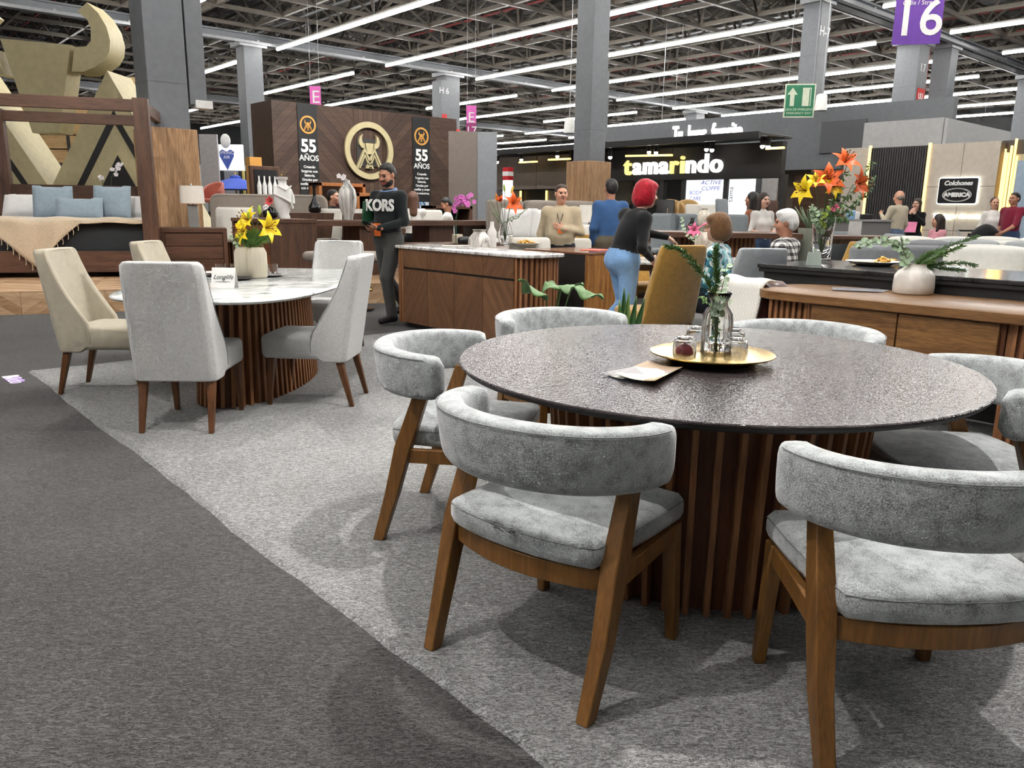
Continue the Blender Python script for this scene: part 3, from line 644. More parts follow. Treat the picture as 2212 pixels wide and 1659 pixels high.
# ------------------------------------------------------------------ giant bull emblem behind the bed
DS = 16.2; em = thing('emblem_sculpture', 'giant pale gold bull head and twin peak emblem standing behind the bed', 'sculpture', (0, 0, 0))
UM = upright(DS)
M_cham = plain('champagne_board', S(188, 176, 136), .55)
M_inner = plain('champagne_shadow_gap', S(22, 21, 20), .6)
def cutout(name, poly, th, mat, parent, w0=0.0, M=UM): m = MB(); m.prism(poly, w0-th, w0, M=M); return m.build(name, mat, parent, angle=30)
cutout('head', pxs([(70, 287), (128, 287), (152, 97), (0, 83)], DS), .5, M_cham, em)
horn = [(155, 155), (160, 102), (186, 100), (196, 88), (196, 62), (188, 42), (167, 24), (188, 5), (212, 28), (230, 58), (238, 88), (236, 112), (226, 130), (205, 145), (180, 155)]
hp = pxs(horn, DS); cutout('horn', hp, .6, M_cham, em)
cx = (pxs([(0, 83)], DS)[0][0]+pxs([(152, 97)], DS)[0][0])/2-.02
cutout('horn', [(2*cx-u, v-.06) for u, v in hp][::-1], .6, M_cham, em)
pk = pxs([(231, 152), (480, 590), (30, 590)], DS); pk = [(u, max(v, .0)) for u, v in pk]; ap, br_, bl_ = pk
def lam(ap, bl, br, w0): return [ap, br, (br[0]-w0, br[1]), (ap[0], ap[1]-w0*(ap[1]-br[1])/(br[0]-ap[0])), (bl[0]+w0, bl[1]), bl]
for mir in (0, 1):
    f = (lambda p: (2*cx-p[0]-.0, p[1])) if mir else (lambda p: p)
    a, r, l = f(ap), (f(bl_) if mir else br_), (f(br_) if mir else bl_)
    pkp = cutout('peak', [l, r, a][::1], 1.0, M_cham, em)
    s1 = (a[0]+.06, a[1]-1.32); sc = (s1[1])/a[1]
    def sub(dz, w): ax_, az = a[0]+.06, a[1]-dz; k = az/a[1]; L_, R2 = (ax_-(a[0]-l[0])*k, 0), (ax_+(r[0]-a[0])*k, 0); return lam((ax_, az), L_, R2, w)
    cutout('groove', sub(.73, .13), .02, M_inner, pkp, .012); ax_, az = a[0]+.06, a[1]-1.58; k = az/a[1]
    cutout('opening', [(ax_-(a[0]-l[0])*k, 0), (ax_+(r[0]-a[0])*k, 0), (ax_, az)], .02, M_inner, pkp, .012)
# vase and orchids standing behind the headboard
vq = bedp(-.3, 2.75, 0); m = MB(); m.lathe([(.12, 0), (.2, .3), (.26, .75), (.25, .95), (.15, 1.3), (.14, 1.33), (.16, 1.36), (.16, 1.42), (.13, 1.42), (.12, 1.3)], n=28)
tag(m.build('floor_vase', plain('cream_ceramic', S(214, 204, 184), .5), loc=(vq.x, vq.y, ZP), angle=60), 'large cream floor vase standing behind the headboard', 'vase')
# timber crate shelving and grey partition seen past the emblem
wq = thing('crate_wall', 'pale pine crate wall glimpsed left behind the emblem', 'partition', gd(75, 24, 0), facing(0))
boxpart('partition', plain('pale_partition', S(196, 194, 186), .7), wq, -5, 4, 0, .1, 0, 1.9); boxpart('partition_cap', plain('cap_red', S(176, 70, 60), .6), wq, -5, 4, -.05, .15, 1.9, 2.0)
M_pine = wood('pine', S(176, 140, 92), S(220, 190, 140), 'x', .8)
for k in range(4): boxpart('crate', M_pine, wq, -3.4, 2.4, 1, 1.6, 2.5+k*.42, 2.88+k*.42)
boxpart('crate', M_pine, wq, 2.2, 3.6, 1, 1.6, 3.0, 5.0)
for x in (-3.2, 0.6, 2.2): boxpart('strut', M_dark, wq, x, x+.1, .98, 1.7, 0, 4.2)
# ------------------------------------------------------------------ walnut logo wall with two banners
MW = thing('logo_wall', 'dark walnut chevron display wall with round bull emblem and two black banners', 'display wall', (7.42, 16.0, -.009))
LW, HW_ = 4.74, 3.42
dark1 = wood('wall_plank_a', S(60, 44, 36), S(86, 66, 54), 'x', 1.0, .55); dark2 = wood('wall_plank_b', S(52, 38, 31), S(76, 58, 48), 'x', 1.2, .55); dark3 = wood('wall_plank_c', S(66, 50, 41), S(92, 72, 60), 'x', .9, .55)
boxpart('core', dark2, MW, 0, LW, .012, 1.0, 0, HW_, 0)
Mw = Matrix(((1, 0, 0, 0), (0, 0, -1, .012), (0, 1, 0, 0), (0, 0, 0, 1)))
for k, (u0, u1, sl) in enumerate(((0, .56, 1.0), (1.01, 1.9, -1.0), (2.63, 3.44, 1.0), (3.93, LW, -1.0))): slant_planks(MW, Mw, u0, u1, 0, HW_, sl, .15, [dark1, dark2, dark3], .014, .005, seed=40+k)
for k in range(6): boxpart('plank', [dark1, dark3][k % 2], MW, 1.905+k*.12, 2.02+k*.12, -.002, .012, 0, HW_, 0)
white_ink = plain('white_ink', S(232, 232, 230), .5)
def emblem(parent, c, r, mat, y0, th, ring=True):
    Me = Matrix(((r, 0, 0, c[0]), (0, 0, -1, y0), (0, r, 0, c[1]), (0, 0, 0, 1)))
    def part(name, poly): m = MB(); m.prism(poly, 0, th, M=Me); return m.build(name, mat, parent, angle=30)
    if ring:
        m = MB(); n = 64; o = [(math.cos(2*PI*i/n), math.sin(2*PI*i/n)) for i in range(n)]
        m.loft([[(x*k, y*k, z) for x, y in o] for k, z in ((.8, 0), (1, 0), (1, th), (.8, th), (.8, 0))], False, False, M=Me); part0 = m.build('ring', mat, parent, angle=30)
    part('bull_head', [(-.10, -.12), (.10, -.12), (.16, .26), (-.16, .26)])
    for s in (-1, 1):
        h = [(.19, .05), (.2, .24), (.28, .27), (.31, .38), (.3, .48), (.26, .56), (.38, .47), (.43, .34), (.41, .2), (.33, .1)]
        q = [(s*x, y) for x, y in h]; part('horn', q if s > 0 else q[::-1])
    for ox in (-.2, .2):
        for dz, w in ((0, .075), (-.24, .05)):
            ap_ = (ox, .12+dz); k = (ap_[1]+.62)/.74; hw_ = .36*k
            if hw_ < .03: continue
            L_, R2 = (ox-hw_, -.62), (ox+hw_, -.62)
            if ox > 0: poly = lam(ap_, L_, R2, w)
            else: poly = lam(ap_, L_, R2, w)
            a, r_, ri, ai, li, l_ = poly
            part('peak_stroke', [r_, a, ai, ri]); 
            if not (ox > 0 and dz == 0 and False): part('peak_stroke', [a, l_, li, ai])
emblem(MW, (2.24, 2.54), .62, M_cham, -.03, .06)
boxpart('emblem_mount', M_dark, MW, 1.95, 2.5, -.03, .0, 2.2, 2.8, 0)
def banner(x0, x1, ztop, zbot, label):
    b = thing('banner', label, 'banner', (7.42+x0, 15.985, 0), 0, 'anniversary banners on the logo wall'); w = x1-x0
    boxpart('cloth', plain('banner_black', S(20, 22, 24), .6), b, 0, w, -.006, .0, zbot, ztop, 0)
    bc = (w/2, ztop-.42); gold = plain('emblem_gold', S(206, 150, 70), .5)
    emblem(b, bc, w*.41, gold, -.0065, .012 if 0 else .01)
    lettering('year', '55', .36, white_ink, b, (w/2, -.012, ztop-.86), bold=.012); lettering('word', 'AÑOS', .165, white_ink, b, (w/2, -.012, ztop-1.1), bold=.003)
    for i_, ln in enumerate(('Creando', 'hogares con', 'historia.', 'Gracias por', 'confiar y crear', 'con nosotros.')): lettering('verse_line', ln, .076, white_ink, b, (w/2, -.012, ztop-1.28-i_*.088), bold=.002)
    ph = NT('banner_photo'); vz = ph.n('ShaderNodeTexVoronoi', Scale=22.0); ph.l(ph.coord(), vz.inputs[0]); ph.l(ph.ramp(vz.outputs['Color'], [(.1, S(30, 34, 40)), (.4, S(70, 120, 170)), (.6, S(190, 200, 206)), (.9, S(226, 228, 228))]), ph.b.inputs['Base Color'])
    boxpart('collage', ph.m, b, w*.1, w*.9, -.012, -.006, ztop-2.6, ztop-1.92, 0)
    return b
banner(.56, 1.01, 3.40, .9, 'left black 55 AÑOS banner on the walnut logo wall')
banner(3.44, 3.93, 3.36, .7, 'right black 55 AÑOS banner on the walnut logo wall')
# ------------------------------------------------------------------ marble topped sideboard
SX0, SX1, SY0, SY1 = 4.86, 5.42, 5.36, 7.62
t = thing('sideboard', 'walnut sideboard with white marble top and slatted rounded ends behind the tub chairs', 'sideboard', (0, 0, 0))
M_chev = [wood('chevron_a', S(88, 60, 40), S(124, 90, 62), 'y', 1.1, .45, (R_(58), 0, 0)), wood('chevron_b', S(84, 56, 38), S(118, 84, 58), 'y', 1.1, .45, (R_(-58), 0, 0))]
body = rrect(SX0+.03, SX1-.03, SY0+.04, SY1-.03, .2)
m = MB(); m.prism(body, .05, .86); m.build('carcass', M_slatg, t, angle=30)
m = MB(); m.prism(inset(body, .05), 0, .05); m.build('plinth', M_black, t, angle=30)
ycuts = [gz(x, 552, .87) for x in (870, 923, 980, 1043, 1112)]
yc = []
for x in (870, 923, 980, 1043, 1110):
    d = ray(x, 560); yc.append(d.y/d.x*SX0)
for i in range(4):
    y1, y0 = yc[i], yc[i+1]
    boxpart('drawer', M_chev[i % 2], t, SX0, SX0+.03, y0+.003, y1-.003, .668, .86, .002); boxpart('door', M_chev[(i+1) % 2], t, SX0, SX0+.03, y0+.003, y1-.003, .06, .645, .002)
boxpart('finger_groove', M_black, t, SX0+.02, SX0+.032, yc[4], yc[0], .643, .67, 0)
per = rrect(SX0+.02, SX1-.02, SY0+.03, SY1-.02, .2, 14); 
def walk(poly, step):
    out = []; acc = 0
    P = [Vector((x, y, 0)) for x, y in poly]+[Vector((*poly[0], 0))]
    for a, b in zip(P, P[1:]):
        L = (b-a).length
        while acc <= L and L > 1e-6: q = a.lerp(b, acc/L); out.append((q, (b-a).normalized())); acc += step
        acc -= L
    return out
for p, d in walk(per, .048):
    if p.x < SX0+.03 and yc[4]+.0 < p.y < yc[0]: continue
    if p.x > SX1-.06: continue
    n_ = Vector((d.y, -d.x, 0)); m = MB(); m.bar(p+Vector((0, 0, .05)), p+Vector((0, 0, .86)), .026, .036, up=n_); m.build('slat', M_slat, t, bevel=.003)
M_carr = marble('white_marble', S(216, 214, 210), S(120, 114, 110), 3.0, .15)
m = MB(); top = rrect(SX0-.02, SX1+.03, SY0-.02, SY1+.02, .2, 10); m.loft([[(x, y, z) for x, y in inset(top, k)] for k, z in ((.008, .862), (0, .868), (0, .888), (.006, .893))]); m.build('marble_top', M_carr, t, angle=40)
SZ = .894
# zebrano block with black flank
c = gz(1270, 547, .88); e = ray(1355, 540); xe = c.x+1.05; 
t = thing('bar_cabinet', 'low cabinet with zebrano end and black flank right of the sideboard', 'cabinet', (c.x, c.y, 0))
boxpart('core', M_black, t, .02, .78, .03, .95, 0, .86, .004); boxpart('end_panel', M_zebra, t, 0, .8, 0, .035, 0, .862, .003)
boxpart('flank_panel', plain('matt_black', S(30, 29, 28), .55), t, -.0, .03, .036, .95, 0, .862, .003); boxpart('top', wood('gloss_walnut', S(104, 66, 48), S(140, 96, 74), 'y', 1, .15), t, -.004, .81, -.006, .96, .862, .882, .003)
p = pt(1245, 541, 1); q = gz(1290, 541, .885); m = MB(); m.box(-.15, .15, -.11, .11, 0, .006); tag(m.build('red_folder', plain('coral_card', S(224, 106, 92), .5), loc=(q.x+.1, q.y+.12, .8825), rz=.3), 'coral red folder lying on the zebrano cabinet', 'folder')
# ------------------------------------------------------------------ wooden console and black counter on the right
KX0, KX1, KY0, KY1 = 4.70, 5.47, .1, 3.0
t = thing('console', 'long oval ended walnut console with two drawers behind the round table', 'console', (0, 0, 0))
M_teak = wood('teak_level', S(92, 62, 34), S(142, 104, 64), 'y', 1.6, .4); M_teak2 = wood('teak_drawer', S(82, 52, 26), S(150, 110, 66), 'y', 2.4, .4)
top = rrect(KX0, KX1, KY0, KY1, .3, 14); m = MB(); m.loft([[(x, y, z) for x, y in inset(top, k)] for k, z in ((.006, .742), (0, .748), (0, .795), (.006, .80))]); m.build('top', M_teak, t, angle=40)
def kyat(x, y, X): d = ray(x, y); return d.y/d.x*X
yd = [kyat(1750, 690, 4.74), kyat(1938, 700, 4.74), kyat(2160, 720, 4.74)]
boxpart('carcass', M_slatg, t, 4.77, 5.4, yd[2]-.02, yd[0]+.02, .43, .742, 0)
for a, b in ((yd[0], yd[1]), (yd[1], yd[2])): boxpart('drawer', M_teak2, t, 4.735, 4.765, b+.004, a-.004, .45, .735, .003)
def slat_box(parent, x0, x1, y0, y1, z0, z1, core, step=.042):
    boxpart('pedestal_core', core, parent, x0+.03, x1-.03, y0+.03, y1-.03, z0, z1, 0)
    for p, d in walk([(x0+.02, y0+.02), (x1-.02, y0+.02), (x1-.02, y1-.02), (x0+.02, y1-.02)], step):
        if p.x > x1-.03: continue
        n_ = Vector((d.y, -d.x, 0)); m = MB(); m.bar(p+Vector((0, 0, z0)), p+Vector((0, 0, z1)), .022, .034, up=n_); m.build('slat', M_slat, parent, bevel=.002)
slat_box(t, 4.76, 5.4, yd[0]+.02, KY1-.16, 0, .742, M_slatg); slat_box(t, 4.76, 5.4, KY0+.1, yd[2]-.02, 0, .742, M_slatg)
BX0, BX1, BY0, BY1 = 5.55, 6.5, .3, 3.36
t = thing('black_counter', 'long black counter with veined dark stone top behind the console', 'counter', (0, 0, 0))
M_bkm = marble('black_marble', S(46, 45, 46), S(22, 21, 22), 4, .14)
boxpart('front_panel', wood('black_ash', S(30, 30, 31), S(48, 47, 47), 'y', 1, .4), t, BX0, BX0+.03, BY0, BY1, 0, .855, .003); boxpart('body', M_black, t, BX0+.03, BX1, BY0, BY1, 0, .855, .004)
boxpart('moulding', M_black, t, BX0-.03, BX1+.02, BY0-.02, BY1+.03, .855, .885, .004); boxpart('stone_top', M_bkm, t, BX0-.04, BX1+.03, BY0-.03, BY1+.04, .885, .915, .005)
CZ = .9155
def on(x, y, z): q = gz(x, y, z); return Vector((q.x, q.y, z+.0005))
KZ = .8
p = on(1971, 634, KZ); t = thing('white_vase', 'round shouldered white ceramic vase with green branches on the wooden console', 'vase', p)
m = MB(); m.lathe([(.115, 0), (.122, .006), (.124, .05), (.12, .115), (.1, .145), (.066, .168), (.062, .185), (.064, .19), (.058, .19), (.056, .17), (.09, .14), (.01, .1)], n=48); m.build('body', plain('white_glaze', S(226, 222, 214), .25), t, angle=60)
def flat_sheet(name, x, y, z, w, h, rz, mat, label, cat, th=.003):
    m = MB(); m.box(-w/2, w/2, -h/2, h/2, 0, th); return tag(m.build(name, mat, loc=on(x, y, z), rz=rz, smooth=False), label, cat)
flat_sheet('brochure', 1862, 627, KZ, .22, .3, .2, plain('grey_print', S(150, 148, 150), .3), 'grey glossy brochure fanned on the wooden console', 'brochure', .004)
flat_sheet('brochure', 1850, 626, KZ+.0046, .22, .3, .5, plain('grey_print2', S(128, 128, 134), .3), 'upper grey brochure turned askew on the wooden console', 'brochure')
m = MB(); m.lathe([(.075, 0), (.08, .004), (.082, .2), (.1, .36), (.097, .36), (.077, .2), (.073, .03), (.01, .025)], n=40)
gv = on(1772, 562, CZ); tag(m.build('glass_vase', M_glass, loc=gv, angle=60), 'tall clear glass vase of orange and yellow lilies on the black counter', 'vase')
plate(on(1885, 573, CZ), .2, M_white, 'white plate with chips on the black counter', h=.03)
M_chip = plain('corn_chip', S(226, 176, 84), .6)
def chips(c, n, r, label, seed):
    rr = random.Random(seed); t = thing('chips', label, 'snack', c)
    for i in range(n):
        a = rr.uniform(0, 2*PI); d = rr.uniform(0, 1)**.6*r; m = MB(); s = rr.uniform(.02, .032)
        R3 = Euler((rr.uniform(-.6, .6), rr.uniform(-.6, .6), rr.uniform(0, 6.3))).to_matrix().to_4x4()
        m.grid(lambda u, v: ((u-.5)*2*s, (v-.5)*2*s*(1-.6*u), .012*math.sin(3*u)*math.cos(2*v)), 3, 3, M=Matrix.Translation((d*math.cos(a), d*math.sin(a)*.8, .012+rr.uniform(0, .035)*(1-d/r))) @ R3); m.build('chip', M_chip, t, solid=.002)
    return t
q = on(1912, 571, CZ); chips(q+Vector((0, 0, .008)), 26, .1, 'heap of yellow chips on the plate on the black counter', 4)
q = on(1864, 573, CZ); m = MB()
for k in range(3): m.lathe([(.09-.01*k, .012+k*.008), (.095-.01*k, .016+k*.008), (.085-.01*k, .021+k*.008)], (random.uniform(-.01, .01), 0, 0), 20)
tag(m.build('flatbreads', plain('pale_bread', S(222, 206, 176), .7), loc=q), 'pale flatbreads stacked beside the chips on the black counter', 'bread')
flat_sheet('leaflet', 2050, 578, CZ, .3, .2, .3, plain('pale_print', S(196, 200, 210), .2), 'pale glossy leaflet on the black counter behind the white vase', 'leaflet')
m = MB(); m.prism([(-.03, 0), (.03, 0), (.0, .1)], -.05, .05, M=Matrix.Rotation(PI/2, 4, 'Z') @ Matrix.Rotation(PI/2, 4, 'X')); tag(m.build('tent_card', plain('green_grey_card', S(166, 176, 166), .5), loc=on(1757, 573, CZ), rz=facing(0), smooth=False), 'small grey green tent card in front of the lily vase', 'sign')
# on the sideboard
gv2 = on(1091, 529, SZ); m = MB(); m.lathe([(.055, 0), (.06, .004), (.088, .08), (.09, .14), (.065, .21), (.055, .235), (.06, .25), (.057, .25), (.052, .235), (.062, .208), (.086, .14), (.084, .08), (.056, .012), (.005, .01)], n=36)
tag(m.build('glass_vase', M_glass, loc=gv2, angle=60), 'round bellied glass vase with an orange lily on the sideboard', 'vase')
cp2 = on(1135, 529, SZ); plate(cp2, .165, M_white, 'white oval plate of chips on the marble sideboard', h=.022); chips(cp2+Vector((0, 0, .006)), 40, .11, 'heap of yellow chips on the sideboard plate', 9)
flat_sheet('brochure', 985, 531, SZ, .3, .21, -.5, plain('ivory_print', S(206, 200, 188), .3), 'ivory brochure lying on the marble sideboard', 'brochure')
# ------------------------------------------------------------------ chairs and pieces between counter and sideboard
M_must = fabric('mustard_velvet', S(168, 128, 56), .14, 30, 300, .3, .6); M_gchair = fabric('pale_grey_weave', S(170, 176, 180), .08, 30, 400, .3, .2)
def tall_chair(loc, c, fab, label, sc=1.0, frame=True):
    t = thing('high_back_chair', label, 'chair', loc, facing(c)); t.scale = (sc, sc, sc)
    m = MB(); rg = []
    for z, y, hw, th in ((.36, -.18, .235, .09), (.42, -.2, .24, .1), (.55, -.235, .238, .09), (.75, -.3, .225, .08), (.92, -.355, .21, .075), (.985, -.375, .2, .07), (1.0, -.38, .185, .05)):
        rg.append([(-hw, y-th/2+.015, z), (-hw+.02, y-th/2, z), (0, y-th/2-.008, z), (hw-.02, y-th/2, z), (hw, y-th/2+.015, z), (hw, y+th/2-.015, z), (hw-.02, y+th/2, z), (0, y+th/2-.015, z), (-hw+.02, y+th/2, z), (-hw, y+th/2-.015, z)])
    m.loft(rg); m.build('backrest', fab, t, bevel=.008, angle=60)
    m = MB(); pad(m, rrect(-.24, .24, -.2, .28, .06), .37, .47, .03, .012); m.build('seat', fab, t, angle=60)
    for sx in (-1, 1):
        for y, yf in ((-.2, -.27), (.2, .25)):
            m = MB(); m.bar((sx*.2, y, .38), (sx*.23, yf, 0), .045, .045, w1=.03, h1=.03); m.build('leg', M_leg, t, bevel=.004)
    for y in (-.2, .22):
        m = MB(); m.box(-.22, .22, y-.015, y+.015, .3, .345); m.build('rail', M_leg, t, bevel=.004)
    return t
tall_chair(gd(1424, 6.75), 22, M_must, 'mustard velvet high back chair under the hand of the red haired woman', 1.04)
tall_chair(gd(1612, 6.9), 8, M_gchair, 'pale grey high back chair beside the woman in the floral blouse', 1.02)
for k, (x, d, c, lb) in enumerate(((1392, 9.6, 200, 'mustard chair back behind the waist of the red haired woman'), (1255, 10.8, 160, 'mustard chair in front of the man in beige'), (1830, 9.6, 120, 'mustard chair seen through the lily vase'))):
    tall_chair(gd(x, d), c, M_must, lb, .97)
t = thing('leather_recliner', 'dark brown leather armchair back draped with a white knit throw', 'armchair', gd(1578, 5.6), facing(112))
M_lea = plain('brown_leather', S(74, 44, 38), .38)
m = MB(); m.loft([[(x, y-.22*(z-.4), z) for x, y in rrect(-.27+k, .27-k, -.31+k*.4, -.14-k*.4, .05, 4)] for k, z in ((.05, .22), (.0, .28), (.0, .6), (.01, .74), (.035, .8), (.08, .83))]); m.build('backrest', M_lea, t, angle=60)
m = MB(); m.loft([[(x, y-.22*(z-.4), z) for x, y in rrect(-.26+k, .26-k, -.14+k*.4, -.04-k*.4, .03, 4)] for k, z in ((.03, .4), (.0, .44), (.0, .7), (.02, .8), (.05, .82))]); m.build('back_cushion', M_lea, t, angle=60)
m = MB(); pad(m, rrect(-.3, .3, -.1, .45, .06), .2, .42, .05, .02); m.build('seat', M_lea, t, angle=60)
for s in (-1, 1):
    m = MB(); pad(m, rrect(s*.34-.06, s*.34+.06, -.3, .3, .05), .12, .42, .05, .02); m.build('armrest', M_lea, t, angle=60)
m = MB(); m.lathe([(.28, 0), (.28, .02), (.05, .05), (.05, .2), (.2, .22)], n=24); m.build('swivel_base', M_black, t)
t2 = thing('knit_throw', 'white waffle knit throw over the leather armchair', 'blanket', t.location, facing(112))
KP = [(-.215, .838), (-.19, .846), (-.15, .842), (-.105, .81), (-.075, .66), (-.04, .52), (-.01, .44), (.06, .435), (.2, .432)]
def kn(u, v):
    q = v*(len(KP)-1); k = min(int(q), len(KP)-2); f = q-k; y = KP[k][0]*(1-f)+KP[k+1][0]*f; z = KP[k][1]*(1-f)+KP[k+1][1]*f
    return (-.275+.5*u+.01*math.sin(v*9), y+.005*math.sin(u*14), z+.006*math.sin(u*9))
mk = NT('waffle_knit'); ck = mk.n('ShaderNodeTexChecker', Scale=70.0); mk.l(mk.coord(), ck.inputs[0]); ck.inputs[1].default_value = (*S(232, 230, 222), 1); ck.inputs[2].default_value = (*S(214, 211, 202), 1); mk.l(ck.outputs[0], mk.b.inputs['Base Color']); mk.bump(ck.outputs['Fac'], .5, .01); mk.setp(Roughness=.95)
m = MB(); m.grid(kn, 16, 40); m.build('cloth', mk.m, t2, solid=.014, angle=80)
# white topped dining table behind the mustard chair
def slab_table(loc, rz, w, l, h, th, topmat, basemat, label, base='slat', name='dining_table', r=.04):
    t = thing(name, label, 'table', loc, rz)
    m = MB(); tp_ = rrect(-l/2, l/2, -w/2, w/2, r); m.loft([[(x, y, z) for x, y in inset(tp_, k)] for k, z in ((.004, h-th), (0, h-th+.004), (0, h-.004), (.004, h))]); m.build('top', topmat, t, angle=40)
    if base == 'slat':
        boxpart('base_core', M_slatg, t, -l*.22, l*.22, -w*.22, w*.22, 0, h-th, 0)
        for p, d in walk([(-l*.23, -w*.23), (l*.23, -w*.23), (l*.23, w*.23), (-l*.23, w*.23)], .06):
            n_ = Vector((d.y, -d.x, 0)); m = MB(); m.bar(p, p+Vector((0, 0, h-th)), .03, .035, up=n_); m.build('slat', basemat, t)
    elif base == 'legs':
        for sx in (-1, 1):
            for sy in (-1, 1): m = MB(); m.bar((sx*(l/2-.1), sy*(w/2-.1), h-th), (sx*(l/2-.06), sy*(w/2-.06), 0), .07, .07, w1=.04, h1=.04); m.build('leg', basemat, t, bevel=.005)
        boxpart('apron', basemat, t, -l/2+.1, l/2-.1, -w/2+.1, w/2-.1, h-th-.07, h-th, 0)
    else:
        for sx in (-1, 1): boxpart('panel_leg', basemat, t, sx*(l/2-.25)-.12, sx*(l/2-.25)+.12, -w/2+.12, w/2-.12, 0, h-th)
    return t
slab_table(gd(1500, 8.9), facing(0)+.12, .95, 1.7, .78, .03, M_carr, wood('table_apron', S(96, 60, 34), S(132, 90, 56), 'x', 1), 'white topped table where the floral blouse woman sits', 'legs')
# table with slatted drum and grey chairs, its vases
T2 = gd(1545, 11.3); slab_table(T2, facing(0)-.03, 1.0, 2.2, 1.03, .07, M_walnutx, M_slat, 'walnut bar height table with slatted base behind the seated couple', 'slat')
def bar_chair(loc, c, fab, label, h=1.2, seat=.72, w=.44, legmat=None, group=None):
    t = thing('bar_chair', label, 'chair', loc, facing(c), group)
    m = MB(); m.loft([[(x, y-.12*(z-seat), z) for x, y in rrect(-w/2+k, w/2-k, -.24+k*.3, -.17-k*.3, .03, 3)] for k, z in ((.015, seat-.02), (0, seat+.02), (0, h-.05), (.012, h-.015), (.04, h))]); m.build('backrest', fab, t, angle=60)
    m = MB(); pad(m, rrect(-w/2, w/2, -.22, .22, .05), seat-.08, seat, .03, .01); m.build('seat', fab, t, angle=60)
    for sx in (-1, 1):
        for sy in (-1, 1): m = MB(); m.bar((sx*(w/2-.05), sy*.17, seat-.07), (sx*(w/2-.02), sy*.21, 0), .04, .04, w1=.025, h1=.025); m.build('leg', legmat or M_leg, t)
    return t
M_gcool = fabric('cool_grey_weave', S(136, 142, 146), .06, 20, 300, .2, .2)
for x, lb in ((1447, 'grey bar chair at the far side of the bar table, leftmost'), (1484, 'second grey bar chair from the left at the bar table'), (1550, 'grey bar chair behind the green bowl'), (1596, 'rightmost grey bar chair behind the bar table')): bar_chair(gd(x, 12.35), 180, M_gcool, lb, 1.27, .74, .46, group='grey bar chairs behind the bar table')
def lathe_thing(name, prof, mat, loc, label, cat='vase', n=28, sx=1, sy=1): m = MB(); m.lathe(prof, n=n, sx=sx, sy=sy); return tag(m.build(name, mat, loc=loc, angle=60), label, cat)
zt = 1.0305
M_crack = marble('cracked_cream', S(214, 206, 190), S(150, 138, 120), 6, .4)
urn = [(.07, 0), (.09, .02), (.15, .2), (.165, .32), (.14, .44), (.085, .5), (.08, .52), (.1, .54), (.085, .54), (.07, .5), (.01, .45)]
def zr(prof, k, kr=None): return [(r*(kr or k), z*k) for r, z in prof]
lathe_thing('vase', zr(urn, .58, .55), M_crack, gd(1521, 11.1, zt), 'cream cracked vase with a dark twig drawing on the bar table')
lathe_thing('vase', [(.07, 0), (.08, .01), (.085, .08), (.04, .12), (.025, .15), (.035, .19), (.03, .19), (.01, .1)], glass('smoke_glass', (.35, .38, .38), .05), gd(1497, 11.0, zt), 'small smoked glass bottle vase on the bar table')
lathe_thing('bowl', [(.05, 0), (.06, .005), (.11, .06), (.125, .1), (.118, .1), (.1, .06), (.01, .02)], plain('green_glass_bowl', S(96, 112, 84), .2), gd(1545, 11.05, zt), 'green bowl on the bar table', 'bowl')
lathe_thing('vase', zr(urn, .62), M_crack, gd(1525, 8.75, .7805), 'cream cracked urn with a pink lily on the white topped table')
# bed sofa and pieces behind the sideboard
t = thing('sofa_bed', 'beige upholstered bed with white bedding behind the man in beige', 'bed', gd(1168, 13.9), facing(195))
M_sofa = fabric('taupe_weave', S(150, 140, 130), .06, 10, 300, .2, .2)
for k in range(3): m = MB(); pad(m, rrect(-.95+k*.64, -.33+k*.64, -.12, .12, .06), .3, 1.45, .06, .01); m.build('headboard_cushion', M_sofa, t, angle=60)
m = MB(); pad(m, rrect(-.95, .95, .1, 2.0, .08), .25, .82, .1, .03); m.build('mattress', M_linen, t, angle=60); boxpart('base', M_sofa, t, -1, 1, .1, 2.05, .05, .3, .02)
def bp(o, x, y, z): q = Matrix.Rotation(o.rotation_euler.z, 3, 'Z') @ Vector((x, y, 0)); return Vector((o.location.x+q.x, o.location.y+q.y, z))
for k, (x, lb) in enumerate(((-.5, 'striped white cushion on the beige bed, right'), (.05, 'white cushion on the beige bed, middle'), (.55, 'white cushion on the beige bed beside the orange lily'))): cushion(.55, .5, .2, M_linen, bp(t, x, .42, 1.08), R_(-18)+0, facing(195)+PI*0, lb, group='white cushions on the beige bed')
m = MB(); m.grid(lambda u, v: ((u-.5)*1.7, 1.2+.95*min(v, .55)/.55, .845+.03*math.sin(u*22)*math.sin(v*5)-max(0, v-.5)*1.0), 40, 16); tag(m.build('white_throw', M_linen, loc=t.location, rz=facing(195), solid=.02, angle=80), 'rumpled white throw hanging over the foot of the beige bed', 'blanket')
M_ivory = fabric('ivory_boucle', S(222, 218, 208), .05, 40, 260, .4, .2)
for x, d, c, h, lb in ((1155, 9.2, 190, .98, 'ivory chair back behind the chip plate'), (1245, 10.0, 185, .95, 'ivory chair back in front of the mustard chair'), (1262, 11.2, 170, 1.1, 'ivory high chair back between the man in beige and the man in blue')):
    bar_chair(gd(x, d), c, M_ivory, lb, h, .48, .5)
t = thing('table_lamp', 'table lamp with white shade beside the man in blue', 'lamp', gd(1275, 12.6, .98))
m = MB(); m.lathe([(.14, 0), (.15, .01), (.03, .12), (.02, .2)], n=4); m.build('base', M_white, t); m = MB(); m.lathe([(.19, .14), (.17, .4), (.167, .4), (.187, .14)], n=28); m.build('shade', MC['lamp_linen'], t, angle=60)
slab_table(gd(1275, 12.7), 0, .5, .6, .98, .05, M_walnutx, M_walnut, 'dark side table under the white lamp by the clad column', 'panel', 'side_table')
